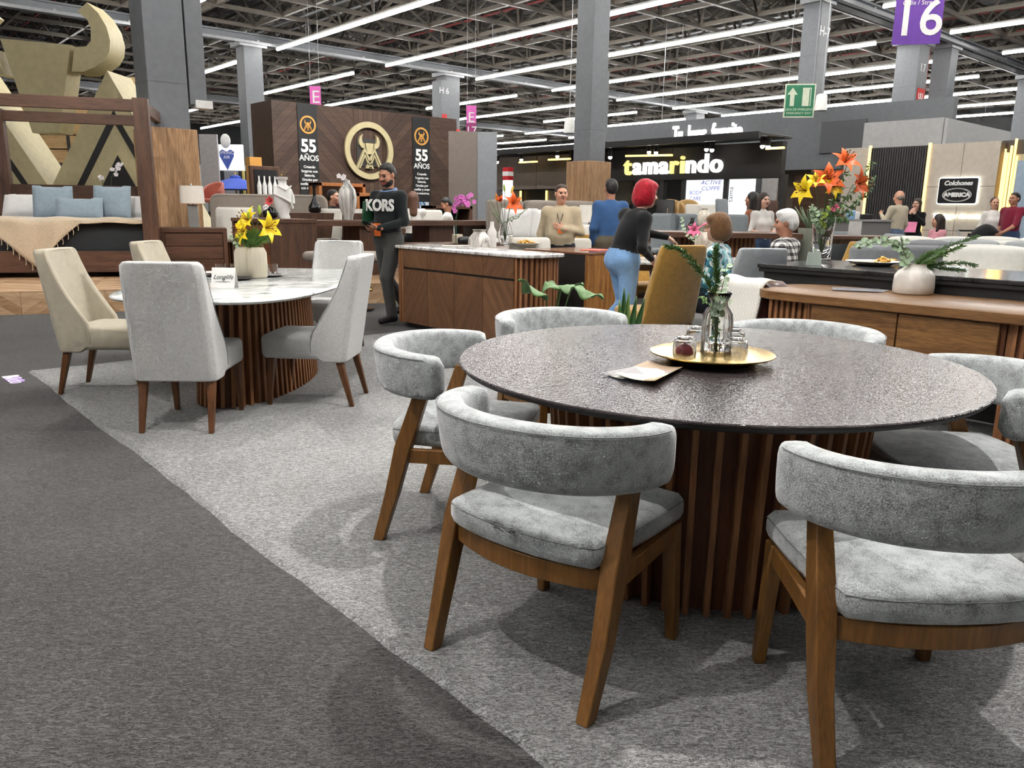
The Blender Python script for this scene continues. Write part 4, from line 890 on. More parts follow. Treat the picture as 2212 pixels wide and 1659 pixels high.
boxc = gd(1075, 10.2); m = MB(); t = thing('dark_plinth', 'low dark walnut box behind the lily vase on the sideboard', 'plinth', boxc, 0); boxpart('body', M_walnut, t, -.4, .5, -.3, .5, 0, .78); boxpart('lid', M_walnutx, t, -.42, .52, -.32, .52, .78, .81)
lathe_thing('floor_vase', zr(urn, 1.0, .95), marble('ink_branch_glaze', S(228, 224, 216), S(36, 32, 30), 2.2, .3), gd(1036, 10.3, .5), 'white vase with a black branch pattern left of the glass lily vase')
t = thing('stool', 'low dark stool carrying the branch patterned vase', 'stool', gd(1036, 10.3)); boxpart('top', M_walnut, t, -.22, .22, -.22, .22, .44, .4995); boxpart('pedestal', M_black, t, -.1, .1, -.1, .1, 0, .44)
lathe_thing('bottle_vase', [(.06, 0), (.062, .2), (.03, .26), (.025, .33), (.018, .33), (.01, .2)], M_white, gd(1063, 10.4, .8105), 'white bottle vase on the low dark box')
# ------------------------------------------------------------------ lit furniture booth with the tamarindo fascia
def yon(x, y, X): d = ray(x, y); return d.y/d.x*X
def zon(x, y, X): d = ray(x, y); return CH+d.z/d.x*X
TX = 18.0
M_fas = plain('fascia_black', S(34, 32, 31), .55); M_scr = emit('screen_white', (.93, .96, 1), .6); M_btaupe = plain('booth_taupe', S(98, 88, 80), .65)
M_cream = plain('cream_panel', S(206, 196, 176), .6)
TB = thing('tamarindo_booth', 'black fronted furniture stand with lit tamarindo lettering', 'stand', (TX, 0, 0))
ya, yb = yon(1300, 320, TX), yon(1692, 305, TX)
boxpart('fascia', M_fas, TB, 0, .2, yb, ya, 2.14, 3.0, .01)
for x in (1318, 1372, 1427, 1474, 1565, 1686): y = yon(x, 420, TX); boxpart('post', M_fas, TB, .02, .18, y-.07, y+.07, 0, 2.22, .004)
boxpart('canopy', M_black, TB, -1.2, .25, yb-.1, 25.0, 3.06, 3.12, .01)
boxpart('canopy', M_black, TB, .25, 3.2, 13.2, 25.0, 3.06, 3.12, .01)
boxpart('canopy_edge', M_black, TB, -1.25, -1.15, yb-.1, 25.0, 2.98, 3.14, .01)
boxpart('back_wall', plain('booth_grey', S(108, 110, 112), .7), TB, 3.0, 3.2, 12.9, 25, 0, 3.05, 0)
boxpart('podium', M_btaupe, TB, -.9, 3.0, yb+1.2, ya+.2, 0, .62, .01)
for a, b, z0, z1 in ((1476, 1562, 1.0, 2.13), (1571, 1625, 1.1, 2.13)):
    sc = boxpart('screen', M_scr, TB, .06, .12, yon(b, 420, TX), yon(a, 420, TX), z0, z1, 0)
    if a == 1476:
        blue = plain('screen_blue', S(70, 90, 190), .5)
        lettering('screen_text', 'ACTIVE\nCOPPE', .15, blue, sc, (.055, yon(1532, 400, TX), 1.98), (PI/2, 0, -PI/2), .002, shear=.3, wide=1.3); lettering('screen_text', 'BODY\nCARE', .15, blue, sc, (.055, yon(1500, 412, TX), 1.72), (PI/2, 0, -PI/2), .002, shear=.1)
    else: lettering('screen_text', 'tama', .2, plain('ink_dark', S(60, 60, 64), .5), sc, (.055, yon(1577, 405, TX), 1.75), (PI/2, -PI/2, -PI/2), .002)
boxpart('picture', plain('leaf_print', S(206, 200, 196), .6), TB, 2.9, 2.98, yon(1680, 420, 21), yon(1648, 420, 21), 1.3, 2.4, 0)
for a, b in ((1328, 1368), (1380, 1424)): boxpart('picture', M_cream, TB, 2.9, 2.98, yon(b, 420, 21), yon(a, 420, 21), 1.5, 2.5, 0)
# letters, one by one
txt = 'tamarindo'; yl, yr = yon(1350, 378, TX), yon(1562, 372, TX); adv = {'t': .7, 'a': 1.0, 'm': 1.55, 'r': .78, 'i': .55, 'n': 1.08, 'd': 1.08, 'o': 1.05}
M_lw = emit('letter_white', (1, 1, .98), .55); M_ly = emit('letter_yellow', S(255, 240, 150), .5)
sg = thing('lettering_sign', 'backlit white and yellow tamarindo letters on the black fascia', 'sign', (TX-.05, 0, 2.30)); ms = []
for c in txt:
    me = curve_text(c, .68, .05, .012); xs_ = [v_.co.x for v_ in me.vertices]; y_ = [v_.co.y for v_ in me.vertices]; ms.append((c, me, min(xs_), max(xs_)-min(xs_)))
base_ = min(v_.co.y for v_ in ms[1][1].vertices); kx = (abs(yl-yr)-.08*8)/sum(q_[3] for q_ in ms); cur = yl
for c, me, x0_, w_ in ms:
    me.materials.clear(); me.materials.append(M_ly if c in 'tri' else M_lw); o = bpy.data.objects.new('letter', me); COL.objects.link(o); o.parent = sg; o.rotation_euler = (PI/2, 0, -PI/2); o.scale = (kx, 1, 1); o.location = (0, cur+x0_*kx, -base_); cur -= w_*kx+.08
sl = thing('slogan_sign', 'lit white Tu lugar favorito lettering above the black canopy', 'sign', (23.0, 0, zon(1527, 302, 23.0)+.2))
ws = [(w_, curve_text(w_, .8, .05, .015, 'LEFT')) for w_ in ('Tu', 'lugar', 'favorito')]; cur = yon(1453, 304, 23.0); bl = None; wid = [max(v_.co.x for v_ in me.vertices)-min(v_.co.x for v_ in me.vertices) for _, me in ws]; kx = (cur-yon(1602, 304, 23.0)-.5)/sum(wid)
for (w_, me), wd in zip(ws, wid): me.materials.clear(); me.materials.append(M_lw); o = bpy.data.objects.new('word', me); COL.objects.link(o); o.parent = sl; o.rotation_euler = (PI/2, 0, -PI/2); o.scale = (kx, 1, 1); o.location = (0, cur, 0); cur -= wd*kx+.25
m = MB(); m.box(23.06, 23.3, 8.8, 21, 2.6, 4.35); tag(m.build('grey_fascia', plain('upper_grey', S(92, 94, 97), .7)), 'plain grey upper fascia behind the lit slogan', 'wall panel')
# spot lamps under the canopy
def spot_lamp(x, y, dep, label='small black canopy spot with a bright warm bulb', on=True, cat='lamp', grp='canopy spots'):
    d = ray(x, y); p = Vector((0, 0, CH))+d*(17.4/d.x); t = thing('spot_lamp', label, cat, p, 0, grp)
    m = MB(); m.cyl((0, 0, .02), (0, 0, .2), .055, .07, n=10); m.build('can', M_black, t); m = MB(); m.cyl((0, 0, .2), (0, 0, 3.07-p.z), .012, n=5); m.build('stem', M_black, t)
    if on: m = MB(); m.ell((0, 0, 0), .055, 8, 6); m.build('bulb', M_bulb, t)
for x, y in ((1402, 329), (1417, 330), (1526, 323), (1538, 324), (1647, 316), (1659, 317), (1318, 340), (1049, 347), (1063, 350), (1074, 350), (1126, 345), (1204, 338)): spot_lamp(x, y, 19.5, on=True)
for k, (a, b, y) in enumerate(((1352, 1452, 337), (1655, 1694, 321), (1122, 1160, 351), (1185, 1232, 345))):
    d0, d1 = ray(a, y), ray(b, y-2); p0, p1 = Vector((0, 0, CH))+d0*(17.6/d0.x), Vector((0, 0, CH))+d1*(17.6/d1.x); t = thing('led_profile', ['warm light profile above the tamarindo letters', 'warm light profile at the right end of the black fascia', 'warm light profile left of the clad column', 'short warm light profile beside the clad column'][k], 'light', p0); m = MB(); m.bar((0, 0, 0), p1-p0, .06, .05); m.build('profile', M_ledwarm, t, smooth=False)
    for q_ in (Vector((0, 0, 0)), p1-p0): m = MB(); m.cyl(q_, Vector((q_.x, q_.y, 3.07-p0.z)), .008, n=4); m.build('hanger', M_black, t)
# taupe panels left of the clad column
t = thing('taupe_stand', 'taupe panelled stand with lit niches left of the clad column', 'stand', (TX, 0, 0))
y0, y1 = yon(1228, 380, TX), yon(1036, 380, TX)
for k in range(3): a = y0+(y1-y0)*k/3; boxpart('panel', M_btaupe, t, 0, .12, a+.01, a+(y1-y0)/3-.01, 1.95, 3.0, .004)
boxpart('lower_wall', M_dark, t, .9, 1.0, y0, y1, 0, 1.95, 0)
for a, b in ((1083, 1130), (1186, 1228)): q = boxpart('niche', M_cream, t, .82, .9, yon(b, 420, TX+.9), yon(a, 420, TX+.9), .9, 1.93, 0); boxpart('niche_light', M_ledwarm, q, .79, .83, yon(a if a > 1150 else b, 420, TX+.9), yon(a if a > 1150 else b, 420, TX+.9)+.06, .9, 1.93, 0)
t = thing('display_totem', 'slim white totem with a red head standing before the taupe panels', 'sign', (TX-2, yon(1097, 400, TX-2), 0))
boxpart('column', emit('totem_white', (.95, .97, 1), .5), t, -.1, .1, -.12, .12, 0, 2.15, .005); boxpart('red_head', plain('totem_red', S(190, 30, 40), .4), t, -.105, .105, -.125, .125, 2.15, 2.52, .005); boxpart('white_band', M_white, t, -.108, .108, -.127, .127, 2.27, 2.4, .003)
t = thing('taupe_column_panel', 'plain taupe panel lit from above right of the logo wall', 'partition', gd(1002, 18.6), facing(0)); boxpart('panel', M_btaupe, t, -.35, .3, 0, .15, 0, 3.0); boxpart('side_panel', M_cgrey, t, .3, .75, .05, .2, 0, 3.0)
# display chairs on the podium
def shell_chair(loc, c, fab, label, leg=None, z0=0.0, round_=True, h=.95):
    t = thing('display_chair', label, 'chair', loc, facing(c)); m = MB(); rg = []
    for k in range(9):
        u = k/8; z = .52+.42*u; r = .27-.03*u
        rg.append([(r*math.sin(a)*1.0, -r*math.cos(a)*.95, z+.03*math.cos(a)-.18*(abs(a)/1.9)**2*u) for a in [R_(-110+220*i/14) for i in range(15)]])
    m.loft(rg, False, False, False); m.build('backrest', fab, t, solid=.05, angle=70)
    m = MB(); pad(m, [(.26*math.cos(a), .25*math.sin(a)) for a in [2*PI*i/20 for i in range(20)]], .46, .55, .03, .01); m.build('seat', fab, t, angle=60)
    for sx in (-1, 1):
        for sy in (-1, 1): m = MB(); m.bar((sx*.16, sy*.16, .47), (sx*.22, sy*.22, 0), .03, .03); m.build('leg', leg or M_leg, t)
    return t
M_cant = fabric('sand_velvet', S(190, 156, 104), .08, 20, 300, .2, .4)
for x, f, lb, c in ((1458, M_cant, 'sand velvet shell chair on the podium under the letters, left one', 200), (1485, M_cant, 'sand velvet shell chair on the podium under the letters, right one', 170)): shell_chair(gd(x, 19.2, .62), c, f, lb)
bar_chair(gd(1430, 18.9, .62), 150, M_black, 'black chair on the podium left of the sand chairs', .95, .5); bar_chair(gd(1582, 16.6, .62), 230, M_gcool, 'grey upholstered chair on the podium in front of the white screen', .95, .5, .5)
for x, lb in ((1513, 'white seated podium chair with dark rails, left one'), (1548, 'white seated podium chair with dark rails, right one')): bar_chair(gd(x, 18.4, .62), 200, M_ivory, lb, .85, .5, .5)
for x, lb in ((1638, 'dark wood chair on the podium, left of the pair by the plant'), (1660, 'dark wood chair on the podium, right of the pair by the plant')): bar_chair(gd(x, 17.6, .62), 170, M_walnut, lb, .95, .48, .45, M_walnut)
t = thing('podium_block', 'low podium in front of the black stand carrying chairs', 'podium', gd(1585, 16.9), facing(0)); boxpart('block', M_dark, t, -2.4, 1.5, -.9, .9, 0, .62)
# ------------------------------------------------------------------ mattress stand with dark ribbed wall
AX = 20.0
t = thing('mattress_stand', 'beige tiled stand wall with dark ribbed centre and light strips', 'stand', (AX, 0, 0))
M_tile = plain('beige_tile', S(182, 172, 158), .55)
yA = [yon(1826, 325, AX), yon(1881, 320, AX), yon(2010, 312, AX), yon(2163, 308, AX)]
boxpart('core', M_dark, t, .03, .6, yA[3], yA[0], 0, 2.9, 0)
for (a, b, n) in ((yA[0], yA[1], 1), (yA[2], yA[3], 2)):
    for k in range(n):
        for z0, z1 in ((0, .95), (.95, 1.95), (1.95, 2.92)): q0 = b+(a-b)*k/n; boxpart('tile', M_tile, t, 0, .035, q0+.004, q0+(a-b)/n-.004, z0+.004, z1-.004, .003)
nr = 24
rm = MB().box(-.012, .03, -.019, .019, 0, 2.88).mesh('rib', plain('rib_charcoal', S(52, 50, 50), .6), False)
for k in range(nr): link('rib', rm, t, loc=(0, yA[2]+(yA[1]-yA[2])*(k+.5)/nr, 0))
for y in (yA[1], yA[2]): boxpart('light_strip', M_ledwarm, t, -.03, .01, y-.03, y+.03, .0, 2.95, 0)
by0, by1 = yon(2113, 415, AX), yon(2030, 415, AX); s = thing('mattress_sign', 'black Colchones America sign with glowing edge on the beige tiles', 'sign', (AX-.09, (by0+by1)/2, 1.85), -PI/2)
w2 = (by1-by0)/2; Mup = Matrix(((1, 0, 0, 0), (0, 0, -1, 0), (0, 1, 0, 0), (0, 0, 0, 1)))
m = MB(); m.prism(rrect(-w2-.025, w2+.025, -.305, .305, .05), -.05, -.04, M=Mup); m.build('halo', emit('halo_white', (.95, 1, .95), 1.5), s, smooth=False)
m = MB(); m.prism(rrect(-w2, w2, -.28, .28, .04), -.04, 0, M=Mup); m.build('board', plain('sign_black', S(16, 16, 18), .3), s, smooth=False)
lettering('word', 'Colchones', .14, white_ink, s, (0, -.004, .17), bold=.006, shear=.2); lettering('word', 'AMERICA', .125, white_ink, s, (0, -.004, -.09), bold=.008, wide=1.05)
for r1, r2 in ((1.0, .95), (.9, .87)):
    m = MB(); n = 48; o = [(math.cos(2*PI*i/n)*w2*.76, -.09+math.sin(2*PI*i/n)*.155) for i in range(n)]; o2 = lambda k, z: [((x)*k, -.09+(y+.09)*k, z) for x, y in o]
    m.loft([o2(r2, 0), o2(r1, 0), o2(r1, .006), o2(r2, .006), o2(r2, 0)], False, False, M=Mup); m.build('oval_ring', white_ink, s)
nn = lettering('neon_slogan', 'Tu lugar favorito', .16, emit('neon', (1, 1, .85), 2), None, (AX-.05, yon(2070, 458, AX), 1.28), (PI/2, 0, -PI/2), .015, bold=.004, shear=.2); tag(nn, 'glowing slogan script under the black mattress sign', 'sign')
m = MB(); m.box(AX+.7, AX+3, yon(2040, 255, AX+.7), yon(1868, 262, AX+.7), 2.5, 3.58); tag(m.build('booth_box', plain('light_grey_box', S(168, 167, 166), .7)), 'light grey box above the beige tiled wall', 'wall panel')
m = MB(); m.box(AX+.72, AX+5, yon(2100, 270, AX+5)-1, yon(2040, 255, AX+.7)-.01, 2.5, 3.55); tag(m.build('booth_box', plain('light_grey_box2', S(176, 176, 175), .7)), 'pale grey return of the box right of the ribbed wall', 'wall panel')
t = thing('loft_stand', 'dark stand with yellow light bars between the taupe column and the tiles', 'stand', (23.0, 0, 0)); ya2, yb2 = yon(1772, 300, 23), yon(1868, 300, 23)
boxpart('fascia', plain('fascia_slate', S(66, 67, 70), .6), t, 0, .2, yb2, ya2, 3.05, 3.95, 0); boxpart('inner_wall', M_cgrey, t, 2.5, 2.7, yb2-2, ya2+2, 0, 3.4, 0)
for k in range(4): boxpart('light_bar', M_ledwarm, t, .3+k*.4, .36+k*.4, yb2+.2, ya2-.05, 3.0-.02*k, 3.05-.02*k, 0)
boxpart('brown_panel', M_walnuty, t, .5, .6, yb2-1, ya2+1, 0, 2.5, 0); boxpart('door_post', M_dark, t, -.05, .05, yb2+.45, yb2+.6, 0, 3.05, 0)
t = thing('bedroom_stand', 'dark stand at the right edge with vertical golden light bars and a framed bed picture', 'stand', (AX+.4, 0, 0)); y0 = yon(2163, 310, AX+.4)
boxpart('wall', plain('stand_dark', S(58, 54, 54), .6), t, 0, .3, y0-4, y0-.02, 0, 2.95, 0)
for x, a, b in ((2150, 440, 366), (2157, 400, 352), (2163, 470, 360), (2170, 420, 345), (2178, 470, 330)): y = yon(x, 400, AX+.2); boxpart('light_bar', M_ledwarm, t, -.12, -.04, y-.018, y+.018, zon(x, a+40, AX+.3), zon(x, b-30, AX+.3), .01)
boxpart('picture_frame', M_cham, t, -.1, -.02, y0-3, yon(2184, 400, AX+.3), .66, 2.64, 0); boxpart('frame_light', M_ledwarm, t, -.14, -.1, yon(2187, 400, AX+.3)-.03, yon(2187, 400, AX+.3), .7, 2.6, 0); boxpart('picture', plain('bed_poster', S(150, 168, 186), .5), t, -.13, -.09, y0-3, yon(2192, 400, AX+.3), .78, 2.5, 0)
# reception desk and tables in front of the mattress stand
t = thing('reception_desk', 'grey reception desk left of the ribbed wall', 'desk', gd(1842, 15.5), facing(0)); boxpart('body', plain('desk_grey', S(112, 110, 108), .6), t, -.45, .62, -.3, .3, 0, 1.16); boxpart('worktop', plain('desk_top', S(140, 138, 136), .5), t, -.48, .65, -.33, .33, 1.16, 1.2)
tz = gd(1842, 15.5, 1.2005)
for k, (x, w, h, mt, lb) in enumerate(((1838, .14, .16, plain('tissue_blue', S(120, 160, 200), .5), 'pale blue box on the grey reception desk'), (1850, .1, .14, M_white, 'white box on the grey reception desk'), (1872, .22, .1, M_black, 'black bag on the grey reception desk'))): m = MB(); pad(m, rrect(-w/2, w/2, -.06, .06, .02), 0, h, .015, .005); tag(m.build('desk_box', mt, loc=gd(x, 15.4, 1.2005), rz=facing(0)), lb, 'box')
slab_table(gd(1838, 12.6), facing(0)+.05, .8, 2.0, .97, .05, M_walnutx, M_leg, 'dark leg table in front of the reception desk', 'legs')
m = MB(); m.box(-.1, .1, -.005, .005, 0, .22); tag(m.build('notice', plain('notice_print', S(206, 204, 202), .5), loc=gd(1850, 12.4, .9705), rz=facing(0)), 'white notice with a red mark standing on the dark leg table', 'sign')
bar_chair(gd(1905, 12.8), 100, M_gcool, 'grey chair behind the glass lily vase, right of the dark leg table', 1.0, .5, .5); bar_chair(gd(1810, 12.9), 160, M_gcool, 'grey chair seen through the lily vase behind the dark leg table', 1.02, .5, .5)
slab_table(gd(2000, 16.2), facing(0), .8, 1.8, .78, .05, M_walnutx, M_leg, 'dark table beside the seated woman in pink', 'legs')
t = thing('plant_pot', 'tall grey green pot with grey green foliage behind the white haired man', 'plant', gd(1755, 11.2)); m = MB(); m.lathe([(.12, .5), (.13, .52), (.17, 1.1), (.16, 1.1), (.1, .6)], n=24); m.build('pot', plain('sage_pot', S(138, 142, 128), .6), t); boxpart('stand', M_dark, t, -.2, .2, -.2, .2, 0, .5); m = MB(); rr = random.Random(5)
for i in range(60): a = rr.uniform(0, 6.28); l = rr.uniform(.1, .34); m.tube([(0, 0, 1.06), (l*.4*math.cos(a), l*.4*math.sin(a), 1.06+l*.5), (l*.75*math.cos(a), l*.75*math.sin(a), 1.08+l*.95)], [.012, .016, .004], 4)
q = m.build('foliage', plain('grey_leaf', S(118, 136, 108), .7), t); q['kind'] = 'stuff'
# grey and ivory sofas on the right
def sofa(loc, c, w, fab, label, h=.86, dpt=.95, arms=True):
    t = thing('sofa', label, 'sofa', loc, facing(c)); n = max(1, round(w/.9))
    m = MB(); pad(m, rrect(-w/2, w/2, -dpt/2, dpt/2, .08), .08, .42, .06, .01); m.build('base', fab, t, angle=60)
    m = MB(); pad(m, rrect(-w/2, w/2, -dpt/2, -dpt/2+.2, .07), .3, h-.05, .06, .01); m.build('back', fab, t, angle=60)
    for k in range(n):
        a = -w/2+.12+(w-.24)*k/n; b = a+(w-.24)/n
        m = MB(); pad(m, rrect(a+.01, b-.01, -dpt/2+.24, dpt/2+.02, .06), .4, .54, .05, .03); m.build('seat_cushion', fab, t, angle=60)
        m = MB(); pad(m, rrect(a+.01, b-.01, -dpt/2+.12, -dpt/2+.36, .08), .5, h, .07, .02); m.build('back_cushion', fab, t, angle=60)
    if arms:
        for s in (-1, 1): m = MB(); pad(m, rrect(s*w/2-.11, s*w/2+.11, -dpt/2, dpt/2, .07), .1, .62, .07, .02); m.build('armrest', fab, t, angle=60)
    return t
M_sg = fabric('mid_grey_weave', S(124, 126, 130), .08, 20, 300, .3, .2); M_sl = fabric('silver_weave', S(168, 172, 172), .08, 20, 300, .3, .2); M_si = fabric('ivory_weave', S(222, 220, 212), .05, 20, 300, .3, .2)
sofa(gd(1935, 9.6), 5, 1.4, M_sg, 'mid grey sofa seen from behind above the chip plate', 1.0); sofa(gd(2175, 9.0), 150, 1.7, M_sl, 'silver grey sofa facing left at the right edge', 1.02)
sofa(gd(2215, 7.6), 120, 1.9, M_si, 'ivory sofa at the right edge behind the black counter', 1.0); sofa(gd(2005, 11.3), 0, 1.5, M_si, 'ivory sofa back beneath the woman in pink', 1.0); sofa(gd(2190, 12.5), 0, 1.8, M_si, 'ivory sofa back in front of the stroller', .98)
m = MB(); pad(m, rrect(-.26, .26, -.2, .2, .04), 0, .6, .03, .01); tag(m.build('sage_pouf', fabric('sage_rib', S(134, 158, 128), .06), loc=gd(1852, 8.4), rz=facing(0)), 'sage green ribbed pouf left of the chip plate', 'pouf')
m = MB(); pad(m, rrect(-.24, .24, -.2, .2, .04), .0, .86, .03, .01)
# ------------------------------------------------------------------ pieces in front of the logo wall
t = thing('headboard_panel', 'large taupe upholstered headboard with rounded corners behind the dresser', 'headboard', gd(581, 13.6, ZP), facing(0)-.02); m = MB(); w = 1.98/2
Mh = Matrix(((1, 0, 0, 0), (0, 0, -1, 0), (0, 1, 0, 0), (0, 0, 0, 1))); pad(m, rrect(-w, w, 0, 1.22, .14, 8), -.06, .06, .03, .004, M=Mh); m.build('panel', M_sofa, t, angle=60)
m = MB(); o = rrect(-w+.03, w-.03, .02, 1.19, .12, 8); m.tube([(x, -.062, y) for x, y in o+[o[0]]], .006, 4); m.build('piping', M_sofa, t)
ct = gd(664, 11.6); L = 3.9; t = thing('long_bar_table', 'long dark walnut bar table behind the man with the phone', 'table', (ct.x, ct.y, 0)); boxpart('top', M_walnutx, t, 0, L, 0, .7, 1.02, 1.1)
for x in (.9, 2.2, 3.3): boxpart('panel_leg', M_walnut, t, x, x+.5, .1, .6, 0, 1.02)
def btp(x, off=.35, z=1.1005): d = ray(x, 470); Y = ct.y+off; return Vector((d.x/d.y*Y, Y, z))
lathe_thing('vase', [(.06, 0), (.075, .005), (.08, .06), (.13, .2), (.145, .34), (.12, .46), (.05, .55), (.04, .6), (.035, .6), (.04, .54), (.01, .3)], marble('smoke_swirl', S(214, 212, 206), S(70, 70, 70), 1.6, .2, (0, 0, 0), (3, 3, .5)), btp(752), 'white vase with smoky grey swirl and white orchids on the long bar table')
t = thing('bust_vase', 'white ceramic vase shaped like a draped torso on the dresser', 'vase', gd(612, 11.2, ZP+.8605)); m = MB(); m.lathe([(.09, 0), (.09, .03), (.075, .06), (.12, .2), (.125, .36), (.11, .42), (.06, .46), (.06, .52), (.08, .53), (.08, .56), (.06, .56), (.05, .5)], n=28, sy=.75); m.build('torso', M_white, t, angle=60)
m = MB(); m.tube([(-.11, 0, .4), (-.14, -.03, .33), (-.05, -.1, .28), (.06, -.1, .22), (.1, -.08, .14)], .02, 8); m.tube([(.11, 0, .4), (.145, -.01, .3), (.13, -.05, .2)], .022, 8); m.build('arm', M_white, t); m = MB(); m.tube([(-.1, -.06, .44), (0, -.1, .38), (.1, -.06, .44)], .012, 6); m.build('drape_edge', M_white, t)
M_blg = plain('black_glaze', S(14, 14, 16), .12)
lathe_thing('bottle_vase', [(.07, 0), (.1, .03), (.1, .1), (.06, .16), (.025, .24), (.022, .38), (.05, .44), (.045, .44), (.015, .36), (.01, .2)], M_blg, gd(680, 12.9, 1.2), 'slender black vase with flared neck before the taupe headboard')
lathe_thing('small_vase', [(.06, 0), (.1, .03), (.11, .08), (.06, .14), (.03, .16), (.025, .16), (.01, .1)], M_blg, gd(583, 11.0, ZP+.8605), 'small black vase holding a coral flower on the dresser')
t = thing('plant_stand', 'dark shelf under the slender black vase', 'shelf', gd(690, 12.95)); boxpart('body', M_walnut, t, -.9, .9, -.14, .3, 0, 1.2)
for x, dd, lb in ((477, 12.9, 'white bar chair left of the yellow lilies'), (505, 12.9, 'second white bar chair behind the yellow lilies'), (702, 12.75, 'white bar chair below the slender black vase'), (775, 13.4, 'white bar chair behind the smoky vase'), (927, 14.3, 'white bar chair right of the man with the phone')): bar_chair(gd(x, dd), 180 if x > 600 else 175, M_ivory, lb, 1.27, .8, .42, M_leg, 'white bar chairs by the long bar table')
def open_box(loc, rz, w, h, d, label, shelves=1, mat=None, inner=None):
    t = thing('display_shelf', label, 'shelf', loc, rz); mt = mat or M_walnut; th = .06
    boxpart('back', inner or M_dark, t, -w/2, w/2, d/2-.03, d/2, 0, h, 0); boxpart('side', mt, t, -w/2, -w/2+th, -d/2, d/2, 0, h); boxpart('side', mt, t, w/2-th, w/2, -d/2, d/2, 0, h); boxpart('top', mt, t, -w/2, w/2, -d/2, d/2, h-th, h)
    for k in range(shelves): z = h*(k+.5)/(shelves+.5); boxpart('shelf_board', mt, t, -w/2+th, w/2-th, -d/2, d/2-.03, z, z+.04, 0)
    return t
M_hon = wood('honey_wood', S(128, 78, 42), S(170, 112, 66), 'z', 1)
for x, w, h, lb in ((673, .5, 1.5, 'honey wood cabinet left of the smoky vase'), (730, .95, 1.72, 'wide honey wood mirror cabinet behind the seated pair'), (785, .5, 1.55, 'honey wood cabinet right of the seated pair'), (818, .5, 1.5, 'dark cabinet behind the man with the phone'), (966, .95, 1.35, 'teal backed shelf below the right banner')): open_box(gd(x, 14.9 if x < 900 else 15.8), 0.0, w, h, .4, lb, 1, M_hon if x < 800 else M_walnut, plain('pale_mirror', S(170, 168, 164), .25) if x == 730 else (plain('teal_back', S(46, 62, 68), .5) if x > 900 else M_dark))
t = thing('wine_case', 'small dark framed display case with white bottles left of the logo wall', 'display case', gd(576, 14.4), 0.05); boxpart('stand', M_dark, t, -.28, .28, 0, .3, 0, 1.35, .01); boxpart('frame', M_walnut, t, -.28, .28, -.02, .06, 1.38, 1.98, .01); boxpart('glass_front', M_black, t, -.22, .22, -.03, -.02, 1.44, 1.92, 0)
for k in range(4): m = MB(); m.lathe([(.035, 0), (.04, .2), (.015, .28), (.014, .36)], (-.15+k*.1, -.06, 1.45), 10); m.build('bottle', M_white, t)
t = thing('amber_post', 'amber lit post at the left end of the logo wall', 'post', gd(553, 15.6)); boxpart('post', plain('amber_panel', S(196, 142, 62), .5), t, -.12, .12, -.1, .1, 0, 2.2)
# upholstered round stools before the bar table
for x, lb, c in ((715, 'taupe swivel stool behind the marble table, partly hidden', 150), (765, 'taupe swivel stool with gold base behind the marble table', 190)):
    t = thing('swivel_stool', lb, 'stool', gd(x, 10.2), facing(c)); m = MB(); pad(m, rrect(-.34, .34, -.28, .28, .16, 8), .62, .74, .05, .01); m.build('seat', M_sofa, t, angle=60); m = MB(); m.lathe([(.22, 0), (.22, .02), (.04, .04), (.035, .6), (.1, .62)], n=24); m.build('pedestal', M_blg, t); m = MB(); m.lathe([(.2, .24), (.21, .25), (.21, .27), (.2, .28), (.19, .26), (.2, .24)], n=32); m.build('foot_ring', M_brass, t)
slab_table(gd(985, 12.4), 0, .8, 1.6, .78, .06, M_walnutx, M_leg, 'low dark table with a candle box beside the pink orchid', 'legs')
m = MB(); m.box(-.06, .06, -.06, .06, 0, .14); tag(m.build('candle_box', M_cream, loc=gd(988, 12.1, .7805), bevel=.01), 'small cream candle box on the low dark table', 'box'); m = MB(); pad(m, rrect(-.14, .14, -.07, .07, .06), 0, .1, .04, .01); tag(m.build('headset_case', M_black, loc=gd(1006, 12.1, .7805)), 'small black case beside the candle box', 'case')
# ------------------------------------------------------------------ far left: parasol, mattress banner
t = thing('parasol', 'blue market parasol far behind the taupe headboard', 'parasol', gd(512, 23)); m = MB(); m.lathe([(.86, 1.73), (.9, 1.74), (.45, 1.96), (.16, 2.04), (.15, 2.1), (.02, 2.14)], n=8); m.build('canopy', plain('parasol_blue', S(52, 84, 186), .7), t, angle=20); m = MB(); m.cyl((0, 0, 0), (0, 0, 2.22), .03, n=8); m.lathe([(.3, 0), (.3, .06), (.05, .08)], n=16); m.build('pole', M_pine, t)
t = thing('mattress_banner', 'white hanging panel with a blue heart badge far left of the logo wall', 'sign', gd(497, 24), facing(0)); boxpart('panel', emit('panel_white', (.93, .95, .93), .3), t, -.46, .46, 0, .1, zat(497, 368, 24), zat(497, 312, 24), 0)
zc = zat(497, 340, 24); Mb = Matrix(((1, 0, 0, 0), (0, 0, -1, -.01), (0, 1, 0, zc), (0, 0, 0, 1)))
m = MB(); m.prism([(0, -.36), (.2, .02), (.22, .16), (.12, .22), (0, .16), (-.12, .22), (-.22, .16), (-.2, .02)], 0, .02, M=Mb); m.build('badge', plain('badge_blue', S(70, 92, 170), .5), t, smooth=False); lettering('badge_text', 'SPRING\nAIR', .13, M_white, t, (0, -.035, zc+.06)); m = MB(); m.ell((0, -.06, zc+.46), (.15, .05, .2)); m.build('crest', M_white, t)
for s in (-.44, .44): boxpart('post', plain('post_yellow', S(200, 180, 90), .6), t, s-.03, s+.03, .0, .06, 0, zat(497, 368, 24), 0)
boxpart('dark_curtain', plain('curtain_dark', S(40, 42, 46), .8), t, -.4, .45, .3, .4, 0, zat(497, 368, 24), 0)
boxpart('grey_curtain', plain('curtain_grey', S(140, 140, 144), .8), t, -.2, .2, .22, .3, 0, zat(497, 368, 24), 0)
